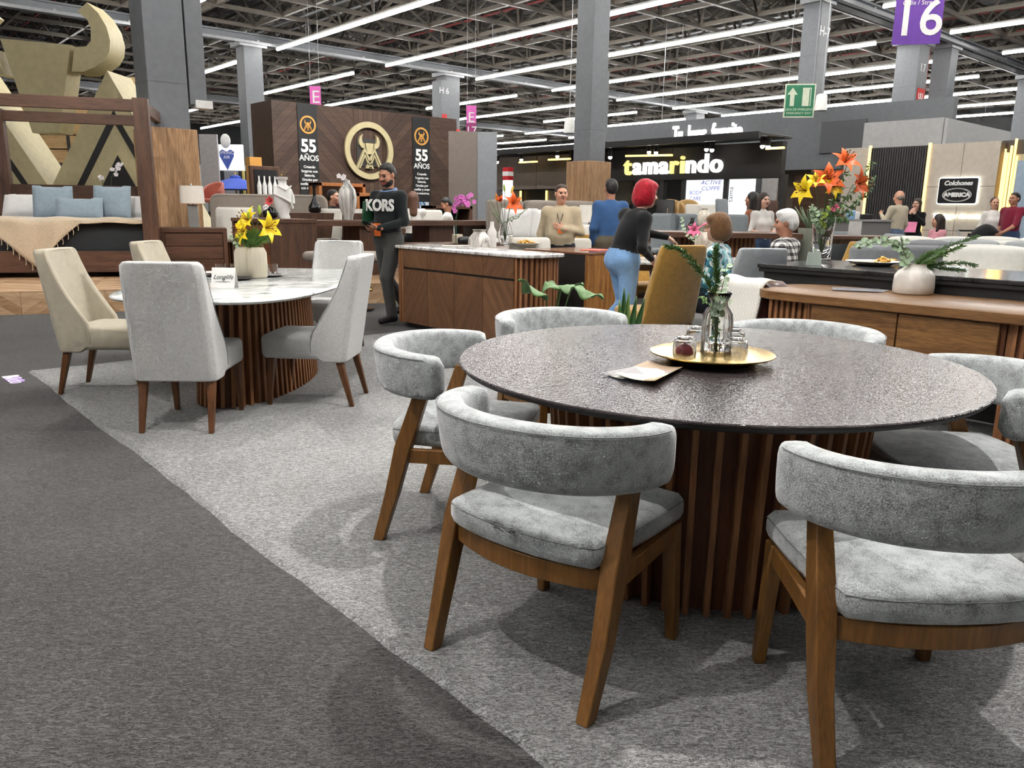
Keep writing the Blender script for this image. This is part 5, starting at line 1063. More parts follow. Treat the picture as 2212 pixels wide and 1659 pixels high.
t = thing('patio_wall', 'pale tall panel with a cafe print beside the oak cladding', 'sign', gd(452, 22), facing(0)); boxpart('panel', plain('cafe_print', S(150, 146, 148), .6), t, -.16, .32, 0, .08, 1.6, zat(452, 290, 22), 0); boxpart('foot', M_steel, t, -.03, .03, 0, .06, 0, 1.6, 0)
shell_chair(gd(462, 20, .9), 160, plain('coral_rattan', S(206, 120, 106), .7), 'coral rattan chair on a display far left', M_pine); t = thing('pale_podium', 'pale podium under the coral rattan chair', 'podium', gd(462, 20)); boxpart('block', M_cream, t, -.4, .4, -.4, .4, 0, .9)
t = thing('pale_stand', 'pale stand wall far behind the parasol', 'wall panel', gd(500, 27), facing(0)); boxpart('wall', plain('pale_stand_grey', S(186, 190, 192), .7), t, -1.8, 1.2, 0, .1, 0, 2.6, 0)
t = thing('blue_stand', 'far stand with blue and white top panels', 'stand', gd(1150, 37), facing(0)); boxpart('blue_band', plain('banner_blue', S(48, 100, 196), .6), t, -.9, .8, 0, .1, 3.2, 3.7, 0); boxpart('white_band', M_white, t, -2.6, -.9, 0, .1, 3.2, 3.6, 0); boxpart('pale_blue_band', plain('banner_pale_blue', S(120, 160, 210), .6), t, .8, 1.7, 0, .1, 3.2, 3.7, 0); boxpart('wall', M_dark, t, -4, 2, .2, .3, 0, 3.2, 0)
# ------------------------------------------------------------------ hanging signs
def hang(name, x, y0, y1, wpx, dep, mat, label, rz=0.0):
    p = pt(x, (y0+y1)/2, dep); zt_, zb_ = zat(x, y0, dep), zat(x, y1, dep); w = wpx/1745*dep; t = thing(name, label, 'sign', (p.x, p.y, 0), facing(0)+rz)
    boxpart('board', mat, t, -w/2, w/2, -.01, .01, zb_, zt_, 0)
    for s in (-.4, .4): m = MB(); m.cyl((s*w, 0, zt_), (s*w, 0, 10.4), .006, n=4); m.build('wire', M_steel, t)
    return t, w, zb_, zt_
M_gr = plain('exit_green', S(36, 120, 84), .45); M_cr = plain('exit_cream', S(214, 220, 196), .5)
t, w, zb, zt_ = hang('exit_sign', 1727, 181, 254, 62, 20, M_cr, 'green emergency exit sign hanging before the H-7 column', -.12); h = zt_-zb
boxpart('field', M_gr, t, -w/2+.03, w/2-.03, -.016, -.01, zb+.03, zt_-.03, 0)
m = MB(); m.prism([(-.05, -.2), (.05, -.2), (.05, .06), (.12, .06), (0, .22), (-.12, .06), (-.05, .06)], 0, .006, M=Matrix(((1, 0, 0, -w*.25), (0, 0, -1, -.016), (0, 1, 0, zb+h*.6), (0, 0, 0, 1)))); m.build('arrow', M_cr, t, smooth=False)
boxpart('door_mark', M_cr, t, w*.08, w*.36, -.022, -.016, zb+h*.34, zb+h*.88, 0); boxpart('door_leaf', M_gr, t, w*.3, w*.33, -.026, -.022, zb+h*.34, zb+h*.85, 0)
lettering('legend', 'SALIDA DE EMERGENCIA\nEMERGENCY EXIT', .072, M_cr, t, (0, -.018, zb+h*.18), lines=1.2)
M_pur = plain('banner_purple', S(98, 52, 150), .6); M_pink = plain('banner_pink', S(214, 96, 178), .6)
t, w, zb, zt_ = hang('street_banner', 1984, -22, 96, 92, 17, M_pur, 'purple street banner numbered 16 hanging from the roof', -.2)
lettering('number', '16', .95, M_white, t, (0, -.018, zb+.46), bold=.008); lettering('legend', 'Calle / Street', .12, M_white, t, (0, -.018, zt_-.24))
boxpart('head_band', M_black, t, -w/2, w/2, -.015, .015, zt_-.16, zt_, 0); lettering('head_text', 'JALISCO', .16, M_white, t, (0, -.018, zt_-.1))
t, w, zb, zt_ = hang('aisle_banner', 681, 186, 229, 23, 30, M_pink, 'pink banner lettered E above the logo wall', 0); lettering('letter', 'E', .62, M_white, t, (0.02, -.018, (zb+zt_)/2-.05))
t, w, zb, zt_ = hang('aisle_banner', 1018, 228, 303, 21, 30, M_pink, 'pink and plum banner lettered E and 17 right of the logo wall', 0); lettering('letter', 'E', .5, M_white, t, (0, -.018, zt_-.42)); boxpart('plum_field', plain('banner_plum', S(150, 44, 110), .6), t, -w/2, w/2, -.016, -.01, zb, zb+(zt_-zb)*.5, 0); lettering('number', '17', .42, M_white, t, (0, -.022, zb+.32)); lettering('legend', 'ENTRADA', .07, M_white, t, (0, -.022, zb+.62))
t, w, zb, zt_ = hang('aisle_banner', 1466, 284, 297, 26, 40, M_pink, 'small far pink banner above the lit slogan', 0); lettering('letter', 'E', .25, M_white, t, (0, -.018, (zb+zt_)/2))
t, w, zb, zt_ = hang('aisle_banner', 214, 132, 153, 16, 32, plain('lilac', S(196, 178, 222), .6), 'small lilac banner behind the emblem horn', 0)
for x, y, dep, lb in ((1774, 222, 24, 'white bell lamp right of the exit sign'), (1230, 272, 26, 'white bell lamp left of the tall clad column'), (1428, 292, 34, 'small far white bell lamp above the black canopy')):
    p = pt(x, y, dep); t = thing('bell_lamp', lb, 'lamp', (p.x, p.y, p.z), 0); m = MB(); m.lathe([(.18, -.22), (.15, .2), (.1, .24), (.01, .25)], n=20); m.build('shade', M_white, t, angle=50); m = MB(); m.cyl((0, 0, .24), (0, 0, 10.4-p.z), .01, n=4); m.build('cable', M_steel, t)
# ------------------------------------------------------------------ people: blended tapering volumes turned into one skin
def snet(prims, h, pad_=.06):
    lo = np.min([q['lo'] for q in prims], 0)-pad_*.5-2*h; hi = np.max([q['hi'] for q in prims], 0)+pad_*.5+2*h
    n = np.ceil((hi-lo)/h).astype(int)+1
    D = np.full(n, 1.0, np.float32); B = np.full(n, 9.0, np.float32); I = np.zeros(n, np.int8)
    for q in prims:
        a = np.maximum(((q['lo']-pad_-lo)/h).astype(int), 0); b = np.minimum(((q['hi']+pad_-lo)/h).astype(int)+2, n)
        X, Y, Z = np.meshgrid(*[lo[i]+h*np.arange(a[i], b[i]) for i in range(3)], indexing='ij')
        P = np.stack([X, Y, Z], -1); sl = tuple(slice(a[i], b[i]) for i in range(3))
        if q['t'] == 'c':
            ab = q['b']-q['a']; t = np.clip(((P-q['a'])@ab)/max(ab@ab, 1e-9), 0, 1)
            d = np.linalg.norm(P-q['a']-t[..., None]*ab, axis=-1)-(q['ra']+t*(q['rb']-q['ra']))
        else:
            L = (P-q['c'])@q['R']; k0 = np.linalg.norm(L/q['r'], axis=-1); k1 = np.linalg.norm(L/(q['r']**2), axis=-1); d = k0*(k0-1)/np.maximum(k1, 1e-6)
        d = d.astype(np.float32); cur = D[sl]; k = q['k']; hh = np.maximum(k-np.abs(cur-d), 0)/k
        D[sl] = np.minimum(cur, d)-hh*hh*k*.25
        bb = B[sl]; dd = d-q.get('pri', 0); w = dd < bb; ii = I[sl]; ii[w] = q['m']; I[sl] = ii; bb[w] = dd[w]; B[sl] = bb
    Sg = D < 0; c = [Sg[i:n[0]-1+i, j:n[1]-1+j, k:n[2]-1+k] for i in (0, 1) for j in (0, 1) for k in (0, 1)]
    cnt = sum(x.astype(np.int8) for x in c); act = (cnt > 0) & (cnt < 8); idx = np.argwhere(act)
    vid = np.full(act.shape, -1, np.int64); vid[act] = np.arange(len(idx))
    acc = np.zeros((len(idx), 3)); num = np.zeros(len(idx)); off = [(i, j, k) for i in (0, 1) for j in (0, 1) for k in (0, 1)]
    for u in range(8):
        for v in range(u+1, 8):
            if sum(abs(p-q) for p, q in zip(off[u], off[v])) != 1: continue
            p0 = idx+off[u]; p1 = idx+off[v]; d0 = D[tuple(p0.T)]; d1 = D[tuple(p1.T)]; cr = (d0 < 0) != (d1 < 0)
            t = np.where(cr, d0/np.where(cr, d0-d1, 1), 0); acc += np.where(cr[:, None], p0+t[:, None]*(p1-p0), 0); num += cr
    V = lo+h*acc/num[:, None]; F = []
    for ax in range(3):
        u, v = [(1, 2), (2, 0), (0, 1)][ax]
        s0 = Sg[tuple(slice(0, -1) if i == ax else slice(None) for i in range(3))]; s1 = Sg[tuple(slice(1, None) if i == ax else slice(None) for i in range(3))]
        for flip in (0, 1):
            e = np.argwhere((s0 & ~s1) if not flip else (~s0 & s1)); ok = (e[:, u] > 0) & (e[:, v] > 0) & (e[:, u] < act.shape[u]) & (e[:, v] < act.shape[v]); e = e[ok]
            def cell(du, dv): q = e.copy(); q[:, u] -= du; q[:, v] -= dv; return vid[tuple(q.T)]
            f = np.stack([cell(0, 0), cell(1, 0), cell(1, 1), cell(0, 1)], 1); F.append(f if not flip else f[:, ::-1])
    F = np.concatenate(F); F = F[(F >= 0).all(1)]
    fc = V[F].mean(1); ci = np.clip(np.round((fc-lo)/h).astype(int), 0, n-1); return V, F, I[tuple(ci.T)]
def A3(p): return np.array(p, float)
def cap(a, b, ra, rb, m, k=.03, pri=0): a, b = A3(a), A3(b); r = max(ra, rb); return dict(t='c', a=a, b=b, ra=ra, rb=rb, m=m, k=k, lo=np.minimum(a, b)-r, hi=np.maximum(a, b)+r, pri=pri)
def ell_(c, r, m, k=.03, Rm=None, pri=0): c = A3(c); Rm = np.eye(3) if Rm is None else np.array(Rm); R0 = max(r); return dict(t='e', c=c, r=A3(r), m=m, k=k, R=Rm, lo=c-R0, hi=c+R0, pri=pri)
def rotm(rx=0, ry=0, rz=0): return np.array(Euler((rx, ry, rz), 'XYZ').to_matrix())
SK, SH, PA, SO, EY, LI, HR = range(7)
def hand(w, d, nrm, side, curl, m=SK, s=1.0):
    w, d, nrm = A3(w), A3(d), A3(nrm); d = d/np.linalg.norm(d); nrm = nrm-d*(nrm@d); nrm /= np.linalg.norm(nrm); t = np.cross(d, nrm)*side   # t: towards the thumb
    out = [cap(w-d*.03, w+d*.02, .024*s, .022*s, m, .02)]
    for q in (-.022, 0, .022): out.append(cap(w+d*.015+t*q*.6, w+d*.075*s+t*q, .017*s, .014*s, m, .014))
    for i, (q, L) in enumerate(((.028, .072), (.01, .08), (-.009, .075), (-.027, .058))):
        b = w+d*.085*s+t*q*s; c1, c2 = curl*.7, curl*1.6
        p1 = b+(d*math.cos(c1)+nrm*math.sin(c1))*L*.5*s; p2 = p1+(d*math.cos(c2)+nrm*math.sin(c2))*L*.5*s
        out += [cap(b-d*.01, p1, .0095*s, .0085*s, m, .004), cap(p1, p2, .0085*s, .007*s, m, .004)]
    b = w+d*.025+t*.026; p1 = b+(d*.6+t*.75+nrm*.25)*.036*s; p2 = p1+(d*.85+t*.2+nrm*.4)*.03*s
    return out+[cap(b, p1, .013*s, .0105*s, m, .008), cap(p1, p2, .0105*s, .008*s, m, .004)]
def person(label, loc, c, mats, pose=None, hh=1.75, hair='short', yaw=0, pitch=0, build=1.0, belly=0.0, res=.014, sleeves='long', female=False, hairm=None, curl=.5, beard=None, lean=None, skirt=False, hands=True, cut=None):
    J = dict(pel=(0, 0, .95), che=(0, .0, 1.28), nek=(0, -.015, 1.46), shl=(-.185, -.01, 1.41), shr=(.185, -.01, 1.41), ell=(-.235, -.03, 1.13), elr=(.235, -.03, 1.13), wrl=(-.245, .06, .89), wrr=(.245, .06, .89),
             hil=(-.09, 0, .92), hir=(.09, 0, .92), knl=(-.1, .02, .5), knr=(.1, .02, .5), anl=(-.1, -.02, .09), anr=(.1, -.02, .09), nl=(1, 0, 0), nr=(-1, 0, 0))
    if female: J['shl'], J['shr'] = (-.16, -.01, 1.41), (.16, -.01, 1.41)
    J.update(pose or {}); J = {k: A3(v) for k, v in J.items()}; b = build; fw = .9 if female else 1.0
    up = J['che']-J['pel']; up /= np.linalg.norm(up); rt = J['shr']-J['shl']; rt -= up*(rt@up); rt /= np.linalg.norm(rt); fd = np.cross(up, rt); RT = np.stack([rt, fd, up], 1)
    P = [ell_(J['pel'], (.165*b, .115*b+belly*.3, .13), PA, .06, RT), ell_((J['pel']+J['che'])/2+fd*belly*.45, (.148*b*fw+belly*.5, .105*b+belly, .17), SH, .08, RT), ell_(J['che'], (.17*b*fw, .115*b+belly*.3, .19), SH, .07, RT),
         cap(J['shl'], J['shr'], .06*b*fw, .06*b*fw, SH, .07), cap(J['che']+up*.12, J['nek'], .085*b, .06, SH, .05)]
    if female: P += [ell_(J['che']+fd*.085+rt*s*.07-up*.02, (.068, .06, .068), SH, .05, RT) for s in (-1, 1)]
    for s, sh, el, wr in ((-1, 'shl', 'ell', 'wrl'), (1, 'shr', 'elr', 'wrr')):
        P += [cap(J[sh], J[el], .057*b*fw, .046*b*fw, SH, .06)]
        if sleeves == 'long': P += [cap(J[el], J[wr], .045*b*fw, .033*b*fw, SH, .03)]
        else: P += [cap(J[el], J[wr], .041*b*fw, .027, SK, .02)]
    for s, hi_, kn, an in ((-1, 'hil', 'knl', 'anl'), (1, 'hir', 'knr', 'anr')):
        P += [cap(J[hi_], J[kn], .096*b*(.95 if female else 1), .072*b*(.9 if female else 1), PA, .06), cap(J[kn], J[an], .07*b*(.9 if female else 1), .056*b*(.9 if female else 1), PA, .03)]
        toe = J.get('toe'+('l' if s < 0 else 'r')); a = J[an]
        toe = a+A3((s*.02, .19, -.05)) if toe is None else toe
        hl = a+(a-toe)*.18; hl[2] = min(a[2]-.04, toe[2]+.02); P += [cap(a, hl, .045, .04, SO, .03, .004), cap(hl, toe, .045, .04, SO, .03, .004)]
    V0, F0, M0 = snet(P, res)
    # head
    up2 = J['nek']-J['che']; up2 = up2/np.linalg.norm(up2); hc = J['nek']+A3((0, .02, .0))+A3((0, 0, .185)) if lean is None else J['nek']+A3(lean)
    RH_ = rotm(pitch, 0, yaw)
    def hp(x, y, z): return hc+RH_@A3((x, y, z))
    Q = [cap(J['nek']-up2*.05, hp(0, -.02, -.05), .057*(1 if not female else .88), .053*(1 if not female else .85), SK, .03), ell_(hp(0, -.012, .02), (.075, .096, .1), SK, .02, RH_), ell_(hp(0, .022, -.055), (.058, .07, .068), SK, .04, RH_), ell_(hp(0, .058, -.093), (.028, .028, .022), SK, .03, RH_),
         cap(hp(0, .088, .012), hp(0, .108, -.022), .008, .0135, SK, .012), ell_(hp(0, .075, .032), (.05, .02, .012), SK, .02, RH_)]
    for s in (-1, 1):
        Q += [ell_(hp(s*.078, -.012, -.005), (.011, .022, .033), SK, .008, RH_), ell_(hp(s*.031, .081, .012), (.0095, .006, .0038), EY, .004, RH_, .0005), ell_(hp(s*.031, .086, .034), (.016, .005, .0022), HR, .003, RH_, 0), ell_(hp(s*.045, .062, -.03), (.022, .022, .025), SK, .03, RH_), ell_(hp(s*.014, .1, -.026), (.008, .01, .007), SK, .008, RH_)]
    Q += [ell_(hp(0, .088, -.056), (.022, .008, .0045), LI, .004, RH_, .0005), ell_(hp(0, .086, -.066), (.018, .008, .0045), LI, .004, RH_, .0005)]
    if beard: Q += [ell_(hp(0, .028, -.07), (.064, .066, .056), HR, .02, RH_, .0), ell_(hp(0, .094, -.044), (.028, .008, .006), HR, .006, RH_, .003), ell_(hp(0, .089, -.06), (.022, .011, .007), LI, .004, RH_, .012)]
    V1, F1, M1 = snet(Q, min(res*.5, .0062))
    parts = [(V0, F0, M0), (V1, F1, M1)]
    if hands:
        for s, el, wr, nk in ((-1, 'ell', 'wrl', 'nl'), (1, 'elr', 'wrr', 'nr')):
            parts.append(snet(hand(J[wr], J.get('d'+nk[1], J[wr]-J[el]), J[nk], s*(1 if s > 0 else 1)*(-1 if False else 1), curl), res*.4 if res < .016 else .009, .03))
    k = hh/1.75; t = thing('person', label, 'person', loc, facing(c)); t.scale = (k, k, k)
    o = 0; VV = []; FF = []; MM = []
    for v, f, mm in parts: VV.append(v); FF.append(f+o); MM.append(mm); o += len(v)
    VV, FF, MM = np.concatenate(VV), np.concatenate(FF), np.concatenate(MM)
    me = bpy.data.meshes.new('body'); me.from_pydata(VV.tolist(), [], FF.tolist())
    hm = hairm or plain('hair_black', S(24, 20, 18), .55)
    for q in (mats[0], mats[1], mats[2], mats[3], plain('eye_dark', S(34, 26, 22), .3), plain('lip', S(150, 84, 74), .5), hm): me.materials.append(q)
    me.polygons.foreach_set('material_index', MM.astype(np.int32)); me.polygons.foreach_set('use_smooth', [True]*len(FF)); me.update(); link('body', me, t)
    # hair
    Hh = []
    if hair: Hh = [ell_(hp(0, -.026, .038), (.083, .092, .092), 0, .03, RH_)]
    if hair == 'short': Hh += [ell_(hp(0, -.05, -.01), (.076, .062, .07), 0, .03, RH_), ell_(hp(0, .012, .09), (.06, .05, .028), 0, .03, RH_)]
    if hair == 'full': Hh = [ell_(hp(0, -.02, .05), (.092, .1, .094), 0, .03, RH_), ell_(hp(0, -.06, -.005), (.086, .07, .085), 0, .03, RH_), ell_(hp(0, .04, .1), (.07, .05, .03), 0, .03, RH_)]
    if hair == 'bald': Hh = [ell_(hp(0, -.05, -.01), (.08, .06, .06), 0, .02, RH_)]
    if hair == 'bob': Hh = [ell_(hp(0, -.02, .045), (.1, .108, .1), 0, .04, RH_), ell_(hp(0, -.055, -.04), (.1, .085, .1), 0, .05, RH_), ell_(hp(.07, -.0, -.03), (.035, .06, .085), 0, .03, RH_), ell_(hp(-.07, -.0, -.03), (.035, .06, .085), 0, .03, RH_), ell_(hp(0, .055, .085), (.07, .04, .03), 0, .04, RH_)]
    if hair == 'long': Hh = [ell_(hp(0, -.022, .042), (.09, .098, .096), 0, .03, RH_), cap(hp(0, -.06, .0), hp(0, -.09, -.26), .08, .07, 0, .04), cap(hp(.075, -.015, .0), hp(.085, -.01, -.2), .025, .03, 0, .03), cap(hp(-.075, -.015, .0), hp(-.085, -.01, -.2), .025, .03, 0, .03)]
    if hair == 'pony': Hh += [ell_(hp(0, -.05, -.01), (.078, .062, .07), 0, .03, RH_), cap(hp(0, -.1, .03), hp(0, -.15, -.2), .035, .02, 0, .03)]
    if Hh:
        v, f, mm = snet(Hh, res*.55); rr = (np.sin(v[:, 0]*310+3*np.sin(v[:, 2]*41))*np.sin(v[:, 1]*270+2*np.sin(v[:, 2]*57))+.5*np.sin(v[:, 0]*97+v[:, 1]*133))*.0016; ctr = v.mean(0); dv = v-ctr; dv /= np.linalg.norm(dv, axis=1)[:, None]; v = v+dv*rr[:, None]
        m2 = bpy.data.meshes.new('hair'); m2.from_pydata(v.tolist(), [], f.tolist()); m2.materials.append(hm); m2.polygons.foreach_set('use_smooth', [True]*len(f)); link('hair', m2, t)
    t['hc'] = [float(x) for x in hc]; return t, hp
def cloth(name, c, var=.06): return fabric(name, c, var, 12, 200, .15, .15)
SKN = [plain('skin_a', S(176, 124, 98), .55), plain('skin_b', S(196, 146, 120), .55), plain('skin_c', S(208, 164, 142), .55)]
SHOE = plain('shoe_dark', S(30, 30, 33), .5); JEAN = cloth('denim', S(120, 158, 200), .12); DJEAN = cloth('dark_denim', S(58, 76, 104), .1); BLKC = cloth('black_cotton', S(20, 20, 22), .1); TRO = cloth('grey_trouser', S(62, 62, 60)); NAVY = cloth('navy_trouser', S(30, 33, 42)); OLIVE = cloth('olive_trouser', S(96, 88, 74))
# man with the phone, walking past
sweat = cloth('dark_sweater', S(28, 31, 33))
pm, hp1 = person('bearded man in dark lettered sweater looking at his phone beside the sideboard', gd(838, 9.15), 146, (SKN[0], sweat, TRO, SHOE), dict(ell=(-.25, .0, 1.14), elr=(.25, -.02, 1.13), wrl=(-.1, .26, 1.07), wrr=(.06, .24, 1.05), nl=(.5, 0, .8), nr=(-.6, 0, .8), dl=(.8, .5, .1), dr=(-.8, .5, .05), knl=(-.11, .16, .52), anl=(-.12, .1, .1), knr=(.1, -.06, .5), anr=(.1, -.38, .14)), 1.76, 'short', 0, -.3, 1.04, .02, .012, curl=.6, beard=True)
lettering('shirt_lettering', 'KORS', .17, M_white, pm, (-.01, .15, 1.31), (PI/2-.05, 0, PI), .003, bold=.007)
m = MB(); m.tube([(.085*math.cos(a), -.02+.078*math.sin(a), 1.478+.02*math.sin(a)*-1) for a in [2*PI*i/20 for i in range(21)]], .018, 6); m.build('collar', cloth('blue_shirt', S(120, 146, 190)), pm)
m = MB(); m.box(-.05, .05, .175, .18, .98, 1.12); m.build('badge', plain('badge_orange', S(232, 116, 44), .5), pm)
q = Matrix.Rotation(pm.rotation_euler.z, 3, 'Z')
def near(o, x, y, z): k = o.scale[0]; v = Matrix.Rotation(o.rotation_euler.z, 3, 'Z') @ Vector((x*k, y*k, z*k)); return o.location+v
m = MB(); m.box(-.038, .038, -.075, .075, -.005, .005); o = m.build('mobile_phone', plain('phone_black', S(18, 18, 20), .2), loc=near(pm, -.01, .33, 1.1), bevel=.004); o.rotation_euler = (.6, 0, pm.rotation_euler.z); tag(o, 'black mobile phone in the bearded man hands', 'phone')
m = MB(); m.box(-.01, .01, -.1, .1, -.13, .13); o = m.build('notebook', plain('notebook_green', S(30, 74, 48), .5), loc=near(pm, .2, .1, 1.22), bevel=.004); o.rotation_euler = (.1, 0, pm.rotation_euler.z); tag(o, 'dark green notebook under the bearded man arm', 'notebook')
# man in beige with hand on chest
pb, _ = person('heavyset man in beige shirt with one hand on his chest', gd(1212, 9.7), 172, (SKN[1], cloth('beige_shirt', S(178, 164, 138)), NAVY, SHOE), dict(elr=(.27, -.04, 1.13), wrr=(.27, .0, .88), ell=(-.27, .0, 1.15), wrl=(-.05, .2, 1.2), nl=(0, -1, 0), dl=(.8, -.05, .3), nr=(-1, 0, 0)), 1.58, 'short', .35, 0, 1.16, .055, .014, hairm=plain('hair_brown', S(58, 44, 36), .6))
m = MB(); m.tube([(-.06, .03, 1.47), (-.03, .15, 1.36), (0, .18, 1.25), (.03, .15, 1.36), (.06, .03, 1.47)], .006, 5); m.build('lanyard', M_black, pb); m = MB(); m.box(-.05, .02, .2, .206, 1.14, 1.24); m.build('badge', MC['badge_orange'], pb)
m = MB(); m.lathe([(.185, .985), (.19, .99), (.19, 1.02), (.185, 1.025)], n=28, sy=.85); m.build('belt', M_black, pb)
# man in blue, back to the camera
person('man in blue shirt standing with his back turned beside the oak column', gd(1318, 10.5), 18, (SKN[0], cloth('blue_workshirt', S(56, 88, 132)), OLIVE, SHOE), dict(ell=(-.25, -.02, 1.12), wrl=(-.22, .08, .9)), 1.68, 'short', 0, 0, 1.1, .04, .014)
# red haired woman leaning on the mustard chair
pr_, _ = person('woman with bright red bob in black jacket and jeans leaning on the mustard chair', gd(1352, 7.2), 300, (SKN[2], cloth('black_jacket', S(22, 22, 24)), JEAN, SHOE), dict(pel=(0, -.05, .93), che=(.02, .08, 1.22), nek=(.03, .17, 1.38), shl=(-.155, .12, 1.36), shr=(.17, .1, 1.33), ell=(-.23, .37, 1.2), wrl=(-.12, .63, 1.15), elr=(.27, .0, 1.06), wrr=(.22, .16, .96), knl=(-.12, .12, .5), anl=(-.1, -.25, .2), knr=(.1, -.02, .49), anr=(.1, -.06, .08), nl=(0, 0, -1), dl=(.2, .8, -.45)), 1.62, 'bob', -.25, -.15, 1.14, .01, .012, female=True, hairm=fabric('hair_red', S(166, 22, 40), .25, 40, 200, .3, .2, .5), lean=(0, .05, .185), curl=.35)
# seated couple
mf = NT('floral_blouse'); vz = mf.n('ShaderNodeTexVoronoi', Scale=26.0); mf.l(mf.coord(), vz.inputs[0]); mf.l(mf.ramp(vz.outputs['Color'], [(.15, S(24, 46, 60)), (.35, S(40, 120, 140)), (.55, S(216, 224, 220)), (.75, S(90, 170, 180)), (.95, S(20, 30, 40))]), mf.b.inputs['Base Color']); mf.setp(Roughness=.8)
SIT = dict(pel=(0, 0, .55), che=(0, .03, .88), nek=(0, .03, 1.06), shl=(-.18, .02, 1.01), shr=(.18, .02, 1.01), ell=(-.23, .06, .74), elr=(.23, .06, .74), wrl=(-.14, .3, .72), wrr=(.14, .3, .72), hil=(-.09, .05, .53), hir=(.09, .05, .53), knl=(-.12, .46, .52), knr=(.12, .46, .52), anl=(-.12, .44, .09), anr=(.12, .44, .09), nl=(.3, 0, -1), nr=(-.3, 0, -1))
po, ph_ = person('older woman with short brown hair and glasses in floral blouse seated at the table', gd(1563, 7.15), 62, (SKN[2], mf.m, NAVY, SHOE), SIT, 1.64, 'bob', .15, -.1, 1.18, .05, .012, female=True, hairm=fabric('hair_chestnut', S(104, 74, 46), .25, 40, 200, .3, .2, .6))
m = MB()
hc = po['hc']
for s in (-1, 1): m.tube([(hc[0]+s*.034+.026*math.cos(a), hc[1]+.1, hc[2]+.01+.022*math.sin(a)) for a in [2*PI*i/14 for i in range(15)]], .003, 4); m.tube([(hc[0]+s*.06, hc[1]+.1, hc[2]+.012), (hc[0]+s*.082, hc[1]+.0, hc[2]+.012)], .003, 4)
m.build('glasses', plain('gold_wire', S(190, 160, 100), .3, .8), po); m = MB(); m.tube([(-.2, .02, 1.05), (-.1, .18, .95), (.05, .19, .8), (.16, .12, .68)], .02, 6); m.build('bag_strap', plain('strap_grey', S(170, 166, 160), .6), po)
mp = NT('check_shirt'); co = mp.coord((34, 34, 34)); sx = mp.n('ShaderNodeSeparateXYZ'); mp.l(co, sx.inputs[0])
def stripe(out):
    a = mp.n('ShaderNodeMath', operation='SINE'); mp.l(out, a.inputs[0]); b = mp.n('ShaderNodeMath', operation='GREATER_THAN'); mp.l(a.outputs[0], b.inputs[0]); b.inputs[1].default_value = .1; return b.outputs[0]
z_ = mp.n('ShaderNodeMath', operation='MULTIPLY'); mp.l(sx.outputs[2], z_.inputs[0]); z_.inputs[1].default_value = 5.2; x_ = mp.n('ShaderNodeMath', operation='ADD'); mp.l(sx.outputs[0], x_.inputs[0]); mp.l(sx.outputs[1], x_.inputs[1]); x2 = mp.n('ShaderNodeMath', operation='MULTIPLY'); mp.l(x_.outputs[0], x2.inputs[0]); x2.inputs[1].default_value = 5.2
ad = mp.n('ShaderNodeMath', operation='ADD'); mp.l(stripe(z_.outputs[0]), ad.inputs[0]); mp.l(stripe(x2.outputs[0]), ad.inputs[1]); hf = mp.n('ShaderNodeMath', operation='MULTIPLY'); mp.l(ad.outputs[0], hf.inputs[0]); hf.inputs[1].default_value = .5
mp.l(mp.ramp(hf.outputs[0], [(0, S(228, 226, 222)), (.5, S(130, 126, 126)), (1, S(36, 34, 36))]), mp.b.inputs['Base Color']); mp.setp(Roughness=.85)
for n_ in mp.t.nodes:
    if n_.type == 'MAPPING': n_.inputs['Scale'].default_value = (1/18, 1/18, 1/18)
person('white haired man in black and white checked shirt seated behind the black counter', gd(1703, 7.8), 52, (SKN[0], mp.m, OLIVE, SHOE), {**SIT, 'che': A3((0, .02, .9)), 'nek': A3((0, .0, 1.08)), 'shl': A3((-.2, .0, 1.03)), 'shr': A3((.2, .0, 1.03))}, 1.67, 'full', .35, -.12, 1.14, .04, .012, hairm=fabric('hair_white', S(214, 212, 208), .1, 40, 200, .3, .2, .6))
# people farther off
def far(label, x, d, c, shirt, pants, hh, hair, skin=0, sit=False, female=False, base=0.0, pose=None, sleeves='long', yaw=0, pitch=0, hairm=None, build=1.0, hands=True):
    pz = dict(SIT) if sit else {}; pz.update(pose or {}); return person(label, gd(x, d, base), c, (SKN[skin], shirt, pants, SHOE), pz, hh, hair, yaw, pitch, build, 0.02, .019, sleeves, female, hairm, hands=hands)[0]
W_ = cloth('white_top', S(220, 216, 210)); PK = cloth('pink_top', S(214, 150, 160)); HB = plain('hair_darkbrown', S(44, 32, 26), .6)
far('young woman in pale tee and jeans at the bar table', 1648, 12.4, 200, W_, DJEAN, 1.58, 'long', 2, False, True, pose=dict(wrl=(.02, .3, 1.1), wrr=(.1, .3, 1.08), ell=(-.24, .02, 1.13), elr=(.24, .02, 1.13)), sleeves='short', hairm=HB)
far('dark haired woman seen from behind left of the young woman in pale tee', 1622, 12.9, 60, cloth('rust_top', S(150, 96, 70)), DJEAN, 1.6, 'long', 0, False, True)
far('balding man in beige shirt and jeans standing before the dark ribbed wall', 1938, 15.8, 28, cloth('stone_shirt', S(186, 176, 154)), cloth('mid_denim', S(92, 108, 132)), 1.74, 'bald', 1, build=1.08, hairm=plain('hair_grey', S(120, 112, 104), .7), pose=dict(ell=(-.28, .05, 1.18), wrl=(-.2, .2, 1.3)))
pw = far('woman in black with glasses holding a pink folder by the ribbed wall', 1978, 17.2, 130, BLKC, BLKC, 1.62, 'long', 2, False, True, pose=dict(wrl=(-.06, .16, 1.42), wrr=(.06, .16, 1.42), ell=(-.24, .1, 1.2), elr=(.24, .1, 1.2), nl=(0, -1, 0), nr=(0, -1, 0)), hairm=HB)
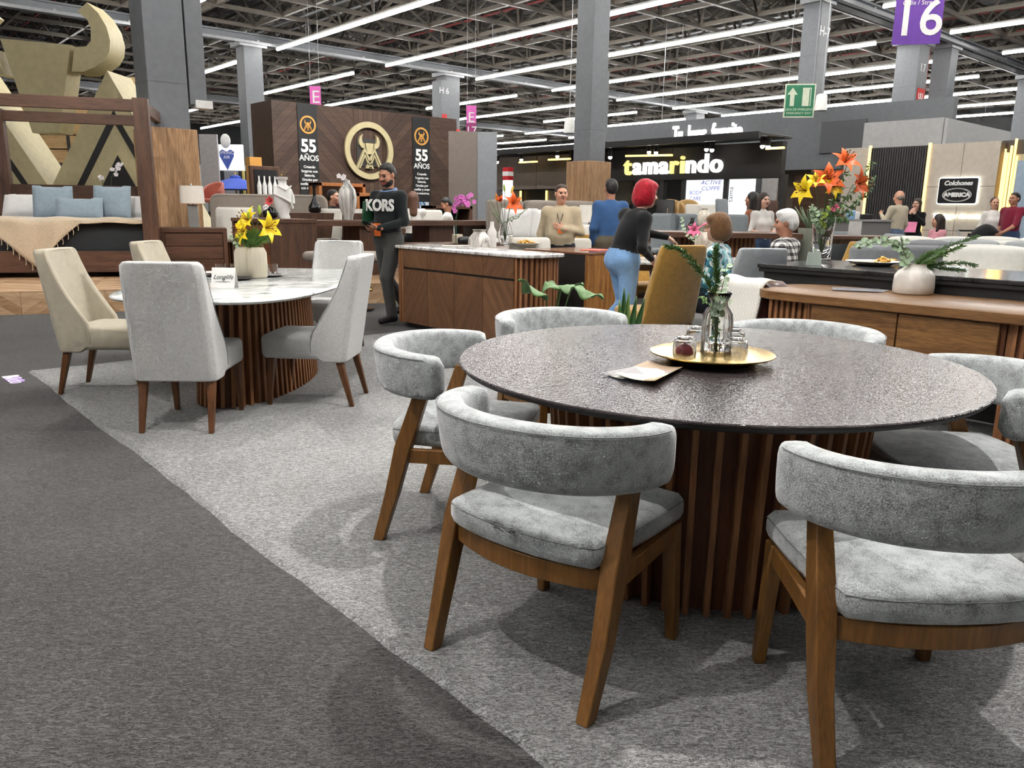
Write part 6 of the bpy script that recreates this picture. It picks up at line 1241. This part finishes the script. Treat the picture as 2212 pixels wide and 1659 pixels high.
m = MB(); m.box(-.15, .15, -.01, .01, -.11, .11); o = m.build('pink_folder', plain('folder_pink', S(230, 130, 170), .5), loc=near(pw, 0, .26, 1.13)); o.rotation_euler = (.2, 0, pw.rotation_euler.z); tag(o, 'pink folder held by the woman in black', 'folder')
far('woman in pink sweater seated at the dark table right of the ribbed wall', 2032, 15.6, 95, PK, DJEAN, 1.68, 'long', 1, True, True, hairm=HB, yaw=-.5)
far('woman in white jacket pushing the stroller at the right edge', 2145, 16.8, 165, W_, DJEAN, 1.66, 'pony', 1, False, True, pose=dict(wrl=(-.2, .34, 1.0), wrr=(.2, .34, 1.0)), hairm=HB)
pmv = far('man in maroon vest and jeans leaning at the right edge', 2186, 16.0, 110, cloth('maroon_vest', S(116, 30, 50)), DJEAN, 1.74, 'short', 0, build=1.12, sleeves='short', pose=dict(wrl=(-.2, .42, 1.0), ell=(-.24, .2, 1.12)))
far('woman in brown behind the grey reception desk', 1812, 16.2, 150, cloth('brown_top', S(92, 64, 46)), BLKC, 1.5, 'long', 0, False, True, hairm=HB, pitch=-.4)
far('dark haired man in black seated below the logo ring', 716, 14.2, 250, BLKC, BLKC, 1.78, 'short', 1, True, base=.2, yaw=.2, hands=False)
far('woman in pink top seated beside the man in black', 736, 14.3, 120, cloth('hot_pink', S(214, 80, 130)), BLKC, 1.72, 'long', 2, True, True, base=.2, hairm=HB, hands=False)
far('woman with long wavy brown hair in white seen from behind', 893, 14.5, 10, W_, BLKC, 1.74, 'long', 2, True, True, base=.22, hairm=plain('hair_auburn', S(88, 56, 38), .6), hands=False)
far('man in white shirt bending over a table below the right banner', 970, 15.0, 95, W_, NAVY, 1.72, 'short', 0, True, base=.15, pitch=-.5, hands=False)
far('person with dark hair seated far left beneath the blue parasol', 470, 21.5, 10, BLKC, BLKC, 1.85, 'short', 0, True, hands=False)
# stroller with child
t = thing('stroller', 'black pushchair with hood at the right edge', 'stroller', gd(2136, 16.0), facing(190)); m = MB(); rg = []
for k in range(7): a = R_(20+k*22); rg.append([(.24*math.cos(b), -.02+.3*math.cos(a)*-1*1+.0, .62+.42*math.sin(a)*math.sin(b)+.1) for b in [PI*i/10 for i in range(11)]])
m.loft(rg, False, False, False); m.build('hood', BLKC, t, solid=.02); m = MB(); pad(m, rrect(-.2, .2, -.25, .25, .06), .42, .52, .03, .01); m.box(-.2, .2, -.26, -.2, .45, .95); m.build('seat', BLKC, t)
for s in (-1, 1):
    for y in (-.32, .34): m = MB(); m.cyl((s*.25, y, .12), (s*.28, y, .12), .12, n=16); m.build('wheel', M_black, t)
    m = MB(); m.tube([(s*.25, .34, .12), (s*.23, -.1, .5), (s*.23, -.5, 1.0)], .014, 6); m.build('frame', M_steel, t)
m = MB(); m.cyl((-.23, -.5, 1.0), (.23, -.5, 1.0), .018, n=8); m.build('handle', M_black, t)
far('small child sitting in the black pushchair', 2136, 15.95, 190, cloth('child_grey', S(110, 100, 96)), cloth('child_brown', S(90, 78, 70)), .98, 'short', 1, True, base=.24, hands=False)
# ------------------------------------------------------------------ flowers and foliage
toC = -FH
def petal_mesh(name, mat, L=.1, w=.03, curl=1.0, up=.75):
    m = MB(); n = 8
    def fn(u, v):
        s = L*u; r = s*(.45+.55*u*curl); z = s*up-curl*L*.62*u**2.6; ww = w*math.sin(PI*min(1, .08+.92*u)**.75)*(1-.15*u)
        x = (v-.5)*2*ww; return (x, .006+r, z-.35*abs(x)*(1-u)+.15*abs(x))
    m.grid(fn, n, 4); return m.mesh(name, mat, True, 80)
PET = {}
def lily(H, axis, col, label, base, s=1.0, curl=1.0, group=None, name='lily', stem=True, cat='flower'):
    key = (col, round(curl, 1))
    if key not in PET: PET[key] = (petal_mesh('petal', MC[col], curl=curl), petal_mesh('petal', MC[col], w=.024, curl=curl*.92))
    q = Vector(axis).normalized().to_track_quat('Z', 'Y'); t = thing(name, label, cat, H, 0, group); t.rotation_euler = q.to_euler(); t.scale = (s, s, s)
    for k in range(6): o = link('petal', PET[key][k % 2], t, rz=k*PI/3)
    m = MB()
    for k in range(6): a = k*PI/3+.5; m.tube([(0, 0, 0), (.012*math.cos(a), .012*math.sin(a), .05), (.024*math.cos(a), .024*math.sin(a), .075)], .0015, 4); m.ell((.024*math.cos(a), .024*math.sin(a), .077), (.004, .004, .007), 6, 4)
    m.build('stamen', plain('anther', S(110, 60, 20), .7), t)
    if stem:
        M = (Matrix.Translation(H) @ q.to_matrix().to_4x4() @ Matrix.Scale(s, 4)).inverted(); B = Vector(base); mid = B.lerp(Vector(H), .55)+Vector((0, 0, .02))-Vector(axis).normalized()*.03
        m = MB(); m.tube([M @ B, M @ B.lerp(mid, .5), M @ mid, M @ (Vector(H)-Vector(axis).normalized()*.03), Vector((0, 0, .004))], .0035/s, 5); m.build('stem', M_stem, t)
    return t
def bud(H, base, col, label, L=.09, group=None, axis=(0, 0, 1)):
    q = Vector(axis).normalized().to_track_quat('Z', 'Y'); t = thing('lily_bud', label, 'flower', H, 0, group); t.rotation_euler = q.to_euler()
    m = MB(); m.lathe([(.003, 0), (.011, L*.2), (.014, L*.5), (.009, L*.85), (.002, L)], n=8); m.build('bud', MC[col], t)
    M = (Matrix.Translation(H) @ q.to_matrix().to_4x4()).inverted(); B = Vector(base); m = MB(); m.tube([M @ B, M @ B.lerp(Vector(H), .6), (0, 0, -.02), (0, 0, .003)], .003, 5); m.build('stem', M_stem, t)
plain('lily_yellow', S(246, 214, 30), .5); plain('lily_orange', S(240, 104, 34), .5); plain('lily_pink', S(226, 110, 150), .5); plain('bud_green', S(150, 176, 60), .5); plain('bud_orange', S(206, 130, 40), .5); plain('bud_yellow', S(216, 186, 70), .5); plain('coral', S(226, 84, 86), .5); plain('orchid_pink', S(214, 110, 190), .5); plain('orchid_white', S(240, 232, 232), .5); plain('eucalyptus', S(168, 190, 158), .6); plain('fern', S(104, 140, 70), .6); plain('dark_leaf', S(70, 104, 50), .5)
def path_pts(px, dep, dz=None): return [pt(x, y, dep+(dz[i] if dz else 0)) for i, (x, y) in enumerate(px)]
def spray(label, pts, r=.003, leaf='disc', mat='eucalyptus', size=.022, step=.028, name='leafy_sprig', seed=1, group=None, start=.25, parts=False):
    rr = random.Random(seed); t = thing(name, label, 'foliage', pts[0], 0, group); P = [p-pts[0] for p in pts]; m = MB()
    dense = []
    for a, b in zip(P, P[1:]):
        n = max(2, int((b-a).length/step*1.0)); dense += [a.lerp(b, i/n) for i in range(n)]
    dense.append(P[-1]); m.tube(dense, [r*(1.2-.9*i/len(dense)) for i in range(len(dense))], 5); m.build('stem', M_stem, t)
    lm = MB(); lm2 = MB()
    if leaf == 'disc': lm2.grid(lambda u, v: (size*1.0*(.2+u*1.6)*1.0, size*(v-.5)*2*math.sin(PI*min(.98, max(.05, u)))**.6, size*.25*(2*v-1)**2), 5, 4)
    else: lm2.grid(lambda u, v: (size*3*u, size*.55*(v-.5)*2*math.sin(PI*min(.98, max(.03, u)))**.8, -size*.8*u*u), 5, 2)
    me = lm2.mesh('leaf', MC[mat], True, 80)
    for i, p in enumerate(dense):
        if i/len(dense) < start: continue
        for k in (0, 1, 2) if leaf == 'long' else (0, 1):
            nv = (toC*.7+Vector((0, 0, .6))+Vector((rr.uniform(-.6, .6), rr.uniform(-.6, .6), rr.uniform(-.4, .4)))).normalized(); e = (nv.to_track_quat('Z', 'Y').to_matrix() @ Matrix.Rotation(rr.uniform(0, 2*PI), 3, 'Z')).to_euler(); sc = rr.uniform(.7, 1.15)*(1.1-.5*i/len(dense))
            if parts: o = link('leaf', me, t, loc=p); o.rotation_euler = e; o.scale = (sc, sc, sc)
            else: lm.add([Vector(v.co)*sc for v in me.vertices], [tuple(f.vertices) for f in me.polygons], Matrix.Translation(p) @ e.to_matrix().to_4x4())
    if not parts: o = lm.build('leaves', MC[mat], t, angle=80); o['kind'] = 'stuff'
    return t
def fern(label, pts, mat='fern', L=.035, n=90, seed=1, group=None, start=.2, thick=.0022, up=0.0):
    rr = random.Random(seed); t = thing('fern_frond', label, 'foliage', pts[0], 0, group); P = [p-pts[0] for p in pts]; m = MB(); m.tube(P, [.0035*(1-.6*i/len(P)) for i in range(len(P))], 5); m.build('stem', M_stem, t); m = MB()
    tot = len(P)-1
    for i in range(n):
        u = start+(1-start)*i/n; k = min(int(u*tot), tot-1); f = u*tot-k; p = P[k].lerp(P[k+1], f); d = (P[k+1]-P[k]).normalized()
        for s in range(3):
            v = Vector((rr.uniform(-1, 1), rr.uniform(-1, 1), rr.uniform(-.5, 1)+up)).normalized()*.8+d*.7; l = L*rr.uniform(.6, 1.1)*(1.15-u*.5); m.tube([p, p+v*l*.5, p+v*l+Vector((0, 0, -.1*l))], [thick*.6, thick, thick*.3], 3)
    o = m.build('needles', MC[mat], t); o['kind'] = 'stuff'; return t
toC = -FH
def dirv(x, y, tc): return RH*x+Vector((0, 0, 1))*y+toC*tc       # right, up, towards the camera
# yellow lilies on the marble table
vb = Vector((vp.x, vp.y, .98)); dV = vp.dot(FH)
for k, (x, y, a, lb) in enumerate(((540, 478, (-.5, .5, .6), 'yellow lily leaning left in the ribbed vase, topmost'), (575, 492, (.8, .1, .5), 'yellow lily facing right in the ribbed vase'), (531, 500, (-.7, .1, .7), 'yellow lily low at the left of the ribbed vase'))): lily(pt(x, y, dV-.02*k), dirv(*a), 'lily_yellow', lb, vb, 1.25+.1*(k == 1), .8, 'yellow lilies in the ribbed vase')
for x, y, c, lb in ((561, 452, 'bud_green', 'tall green lily bud above the ribbed vase'), (538, 465, 'bud_green', 'green lily bud left of the tall one'), (580, 472, 'bud_green', 'green lily bud right above the ribbed vase')): bud(pt(x, y+12, dV), vb, c, lb, .075, 'lily buds in the ribbed vase')
for k, (x, y) in enumerate(((522, 515), (536, 508), (550, 505), (563, 508), (575, 516))): fern('feathery green filler in the ribbed vase', [vb+Vector((0, 0, -.05)), vb.lerp(pt(x, y, dV+.02*(k-2)), .5), pt(x, y, dV+.02*(k-2))], L=.075, n=60, seed=k, group='feathery filler in the ribbed vase', start=.3)
spray('pale eucalyptus sprig leaning left from the ribbed vase', path_pts(((523, 538), (512, 525), (498, 508)), dV-.03), leaf='disc', size=.018, step=.018, seed=3)
# big lily bouquet on the black counter
dG = gv.dot(FH); gb = gv+Vector((0, 0, .05)); gm_ = gv+Vector((0, 0, .33))
BQ = [(1824, 352, (.1, .5, .6), 'lily_orange', 'orange lily at the top of the tall bouquet', 1.05), (1788, 390, (-.15, .35, .8), 'lily_orange', 'orange lily in the middle of the tall bouquet', 1.15), (1850, 398, (.6, .15, .7), 'lily_orange', 'orange lily at the right of the tall bouquet', 1.15),
      (1741, 412, (-.85, .15, .5), 'lily_yellow', 'yellow lily at the far left of the tall bouquet', 1.05), (1795, 405, (.35, .2, .8), 'lily_yellow', 'yellow lily under the middle orange one', .9), (1762, 392, (-.2, .5, .6), 'lily_yellow', 'yellow lily behind the left one', .75)]
for x, y, a, c, lb, s in BQ: lily(pt(x, y, dG-.02), dirv(*a), c, lb, gb, s*1.35, .85, 'lilies in the tall bouquet')
for x, y, c, lb in ((1829, 335, 'bud_orange', 'large orange bud at the top of the tall bouquet'), (1787, 372, 'bud_green', 'green bud in the tall bouquet, middle'), (1768, 375, 'bud_yellow', 'pale yellow bud in the tall bouquet, left')): bud(pt(x, y+18, dG), gb, c, lb, .08, 'buds in the tall bouquet')
for k, pp in enumerate((((1775, 500), (1810, 450), (1850, 405), (1885, 350)), ((1775, 500), (1825, 455), (1870, 420), (1890, 385)), ((1772, 500), (1800, 440), (1820, 390), (1840, 360)), ((1775, 490), (1830, 470), (1850, 440), (1862, 420)))): spray('dark leafy stem rising right in the tall bouquet', [gb]+path_pts(pp, dG+.02*k), leaf='long', mat='dark_leaf', size=.02, step=.018, seed=k+10, group='dark leafy stems in the tall bouquet', start=.35)
for k, pp in enumerate((((1770, 500), (1762, 470), (1752, 445)), ((1772, 500), (1778, 470), (1790, 450)), ((1772, 490), (1755, 480), (1765, 460)))): spray('pale green filler leaves at the mouth of the tall vase', [gb]+path_pts(pp, dG-.05), leaf='disc', mat='bud_green' if k == 1 else 'eucalyptus', size=.028, step=.016, seed=k+30, group='pale filler in the tall vase', start=.5)
for x, y in ((1797, 455), (1805, 448)): lily(pt(x, y, dG-.08), dirv(.2, .5, .7), 'lily_pink', 'small dusty pink bloom at the mouth of the tall vase', gm_, .4, .4, 'small pink blooms in the tall vase', 'small_bloom')
# orange lily on the sideboard
dS_ = gv2.dot(FH); sb = gv2+Vector((0, 0, .04))
lily(pt(1106, 440, dS_-.05), dirv(.5, .2, .7), 'lily_orange', 'open orange lily in the round bellied vase', sb, 1.5, .85); lily(pt(1081, 435, dS_), dirv(-.3, .8, .3), 'lily_orange', 'half open orange lily in the round bellied vase', sb, .9, .3)
for x, y, c, lb in ((1104, 408, 'bud_yellow', 'yellow bud leaning right in the round bellied vase'), (1073, 424, 'bud_orange', 'orange bud in the round bellied vase'), (1090, 405, 'bud_green', 'green bud in the round bellied vase')): bud(pt(x, y+10, dS_), sb, c, lb, .09, axis=dirv(.3 if x > 1100 else -.1, 1, 0))
for k, pp in enumerate((((1085, 480), (1070, 455), (1058, 430)), ((1095, 480), (1118, 470), (1138, 450)), ((1092, 480), (1105, 470), (1125, 462)), ((1082, 480), (1068, 468), (1060, 450)))): spray('dark green leaves in the round bellied vase', [sb]+path_pts(pp, dS_+.01*k), leaf='long', mat='dark_leaf', size=.012, step=.025, seed=k+50, group='leaves in the round bellied vase', start=.5)
spray('small white filler flowers in the round bellied vase', [sb]+path_pts(((1100, 485), (1112, 476), (1125, 470)), dS_-.06), leaf='disc', mat='orchid_white', size=.014, step=.02, seed=61, start=.5)
# branches in the white vase
wv_ = Vector((0, 0, 0)); wp = on(1971, 634, KZ); wb = wp+Vector((0, 0, .12)); dW = wp.dot(FH)
spray('pale eucalyptus branch arching left from the white vase', [wb]+path_pts(((1962, 575), (1950, 545), (1930, 525), (1900, 522), (1870, 524), (1845, 535)), dW), leaf='disc', size=.03, step=.026, seed=71, start=.2, parts=True)
spray('short eucalyptus branch at the mouth of the white vase', [wb]+path_pts(((1968, 575), (1955, 550), (1945, 530), (1953, 522)), dW-.03), leaf='disc', size=.032, step=.028, seed=72, start=.25, parts=True)
for k, pp in enumerate((((1980, 575), (2000, 555), (2040, 535), (2085, 520), (2112, 512)), ((1980, 578), (2005, 565), (2040, 548), (2080, 530)), ((1982, 580), (2010, 572), (2045, 570), (2085, 568), (2105, 575)), ((1978, 575), (1995, 558), (2015, 548), (2035, 545)), ((1982, 580), (2015, 578), (2050, 582), (2080, 585)))): fern('feathery green branch reaching right from the white vase', [wb]+path_pts(pp, dW+.03*(k-1)), L=.05, n=70, seed=k+80, group='feathery branches in the white vase', thick=.0028, mat='fern' if k % 2 else 'dark_leaf')
# sprigs in the carafe
cb = Vector((v.x, v.y, TZ+.03)); cm = cb+Vector((0, 0, .2)); dC = cb.dot(FH)
cb = Vector(bpy.data.objects['carafe_vase'].location)+Vector((0, 0, .03)); dC = cb.dot(FH)
for k, pp in enumerate((((1545, 660), (1530, 610), (1500, 570), (1470, 540), (1440, 532)), ((1548, 660), (1548, 600), (1545, 560), (1547, 535)))): fern('dark needled sprig in the carafe', [cb]+path_pts(pp, dC), L=.03, n=80, seed=k+90, group='needled sprigs in the carafe', start=.3, thick=.0024, mat='dark_leaf')
spray('round leaved eucalyptus in the carafe', [cb]+path_pts(((1552, 665), (1558, 630), (1565, 600), (1568, 575)), dC-.01), leaf='disc', mat='eucalyptus', size=.022, step=.02, seed=95, start=.4, parts=True)
for k, pp in enumerate((((1545, 670), (1525, 650), (1515, 640)), ((1550, 670), (1562, 655), (1575, 650)), ((1547, 740), (1545, 700), (1540, 670)))): spray('small leafy twig at the neck of the carafe', [cb]+path_pts(pp, dC+.01), leaf='long', mat='fern', size=.008, step=.012, seed=k+97, group='leafy twigs in the carafe', start=.3)
# small arrangements farther back
dU = 8.7; ub = gd(1525, 8.75, 1.1)
lily(pt(1500, 498, 8.55), dirv(-.3, .2, .8), 'lily_pink', 'pink lily before the cream urn on the white topped table', ub, .95, .85); bud(pt(1515, 488, 8.6), ub, 'lily_pink', 'pink bud beside the pink lily', .09, axis=dirv(.8, .4, 0)); spray('eucalyptus sprig left of the pink lily', [ub]+path_pts(((1495, 520), (1478, 500), (1470, 470)), 8.6), leaf='disc', size=.022, step=.035, seed=101, start=.3)
def orchid(label, px, dep, base, col, n, r, name='orchid', seed=0):
    rr = random.Random(seed); t = thing(name, label, 'flower', base); P = [p-Vector(base) for p in path_pts(px, dep)]; m = MB(); m.tube([Vector((0, 0, 0))]+P, .006, 5); m.build('stem', M_stem, t); key = ('o', col)
    if key not in PET: PET[key] = petal_mesh('petal', MC[col], .06, .032, .5, .3)
    for i in range(n):
        u = rr.uniform(.25, 1)*(len(P)-1); k = min(int(u), len(P)-2); p = P[k].lerp(P[k+1], u-k)+RH*rr.uniform(-r, r)+toC*rr.uniform(-r, r)*.6+Vector((0, 0, rr.uniform(-r, r)*.6)); q = (toC+RH*rr.uniform(-.6, .6)+Vector((0, 0, rr.uniform(-.3, .5)))).to_track_quat('Z', 'Y')
        m = MB()
        for k2 in range(5):
            Mx = Matrix.Translation(p) @ q.to_matrix().to_4x4() @ Matrix.Rotation(k2*2*PI/5, 4, 'Z') @ Matrix.Scale(.85, 4); m.add([v_.co.copy() for v_ in PET[key].vertices], [tuple(f.vertices) for f in PET[key].polygons], Mx)
        m.build('bloom', MC[col], t, angle=80)
orchid('white orchid spray in the smoky swirl vase', ((752, 432), (748, 410), (742, 388), (738, 378)), btp(752).dot(FH), btp(752, .35, 1.68), 'orchid_white', 12, .06, seed=1)
orchid('magenta pink orchid spray below the right banner', ((985, 470), (992, 445), (1000, 430), (1012, 428)), 12.0, gd(985, 12.0, .7805), 'orchid_pink', 26, .1, seed=2)
orchid('white orchid spray behind the headboard', ((240, 385), (250, 365), (262, 350)), 13.9, gd(236, 13.9, ZP), 'orchid_white', 9, .05, seed=3); orchid('low white orchid bloom behind the headboard', ((222, 388), (218, 382)), 13.9, gd(222, 13.95, ZP), 'orchid_white', 4, .04, seed=4)
lily(pt(586, 436, 10.9), dirv(-.2, .2, .8), 'coral', 'large coral flower in the small black vase', gd(583, 11.0, 1.25), 1.1, .3, None, 'coral_bloom')
orchid('small white blossom and bud sprig beside the coral flower', ((577, 452), (572, 448)), 10.95, gd(583, 11.0, 1.27), 'orchid_white', 3, .02, seed=5); spray('dry blossom twig above the bust vase', path_pts(((606, 405), (608, 385), (612, 372)), 11.2), leaf='disc', mat='bud_yellow', size=.014, step=.05, seed=111, start=.2)
# broad leaved plant between the tub chairs and the sideboard
PP = gd(1192, 5.3); t = thing('broad_leaf_plant', 'plant with large glossy heart leaves in front of the sideboard', 'plant', PP); m = MB(); m.lathe([(.12, 0), (.13, .01), (.17, .3), (.155, .3), (.14, .26), (.01, .25)], n=28); m.build('pot', M_black, t, angle=60)
def big_leaf(pts, w, parent, droop=.02):
    A_, B_ = [p-PP for p in pts]; d = B_-A_; L = d.length; d.normalize(); side = d.cross(Vector((0, 0, 1))).normalized(); nup = side.cross(d)
    def fn(u, v):
        ww = w*math.sin(PI*min(.995, .04+.96*u**.75))**.8*(1-.1*u); s = (v-.5)*2; return tuple(A_+d*L*u+side*ww*s+nup*(-.35*ww*s*s+.03*math.sin(u*9)*abs(s)+.25*L*u*(1-u))-Vector((0, 0, droop*u*u)))
    m = MB(); m.grid(fn, 14, 8); m.build('leaf', MC['dark_leaf'] if w > .06 else M_green, parent, solid=.002, angle=80)
    m = MB(); b0 = Vector((A_.x*.1, A_.y*.1, .26)); m.tube([b0, b0.lerp(A_, .5)+Vector((0, 0, .05)), A_, A_+d*L*.3], [.007, .006, .005, .002], 6); m.build('stalk', M_stem, parent)
big_leaf([pt(1180, 648, 5.2), pt(1118, 600, 5.1)], .09, t); big_leaf([pt(1212, 625, 5.2), pt(1180, 606, 5.3)], .1, t); big_leaf([pt(1208, 622, 5.3), pt(1262, 612, 5.2)], .09, t); big_leaf([pt(1235, 620, 5.1), pt(1304, 642, 5.0)], .075, t); big_leaf([pt(1118, 690, 4.9), pt(1103, 716, 4.85)], .05, t); big_leaf([pt(1110, 693, 4.9), pt(1104, 680, 4.9)], .03, t)
SP = gd(1362, 5.6); t = thing('snake_plant', 'snake plant with yellow edged blades beside the zebrano cabinet', 'plant', SP); m = MB(); m.lathe([(.11, 0), (.12, .01), (.15, .26), (.135, .26), (.01, .22)], n=24); m.build('pot', M_black, t)
for k, (x, y, b) in enumerate(((1348, 622, 1355), (1358, 632, 1356), (1375, 640, 1365), (1338, 648, 1352), (1392, 645, 1372))):
    tip = pt(x, y, 5.6)-SP; q0 = Vector(((b-1362)*.003, 0, .22)); m = MB(); m.grid(lambda u, v: tuple(q0.lerp(tip, u)+RH*((v-.5)*.055*math.sin(PI*(.15+.84*u)))+toC*(.012*(2*v-1)**2)), 8, 4); m.build('blade', plain('snake_leaf', S(110, 140, 70), .5) if k % 2 else M_green, t, solid=.004)

# sticker on the aisle carpet
m = MB(); cs_ = [gz(x, y, -.008) for x, y in ((3, 814), (37, 810), (55, 824), (23, 829))]; m.loft([[(q.x, q.y, -.0085) for q in cs_[::-1]], [(q.x, q.y, -.0065) for q in cs_[::-1]]]); o = m.build('floor_sticker', plain('sticker_purple', S(150, 110, 190), .5), smooth=False); tag(o, 'small purple and white sticker on the dark aisle carpet', 'sticker')
m = MB(); w_ = [cs_[0], cs_[1], cs_[1].lerp(cs_[2], .25), cs_[0].lerp(cs_[3], .25)]; m.loft([[(q.x, q.y, -.0068) for q in w_[::-1]], [(q.x, q.y, -.006) for q in w_[::-1]]]); m.build('white_band', M_white, o, smooth=False)
ctr = (cs_[0]+cs_[1]+cs_[2]+cs_[3])/4; dd_ = cs_[2]-cs_[1]; lettering('lettering', 'Nido', .16, M_white, o, (ctr.x, ctr.y-.02, -.0062), (0, 0, math.atan2(dd_.y, dd_.x)), .0005)
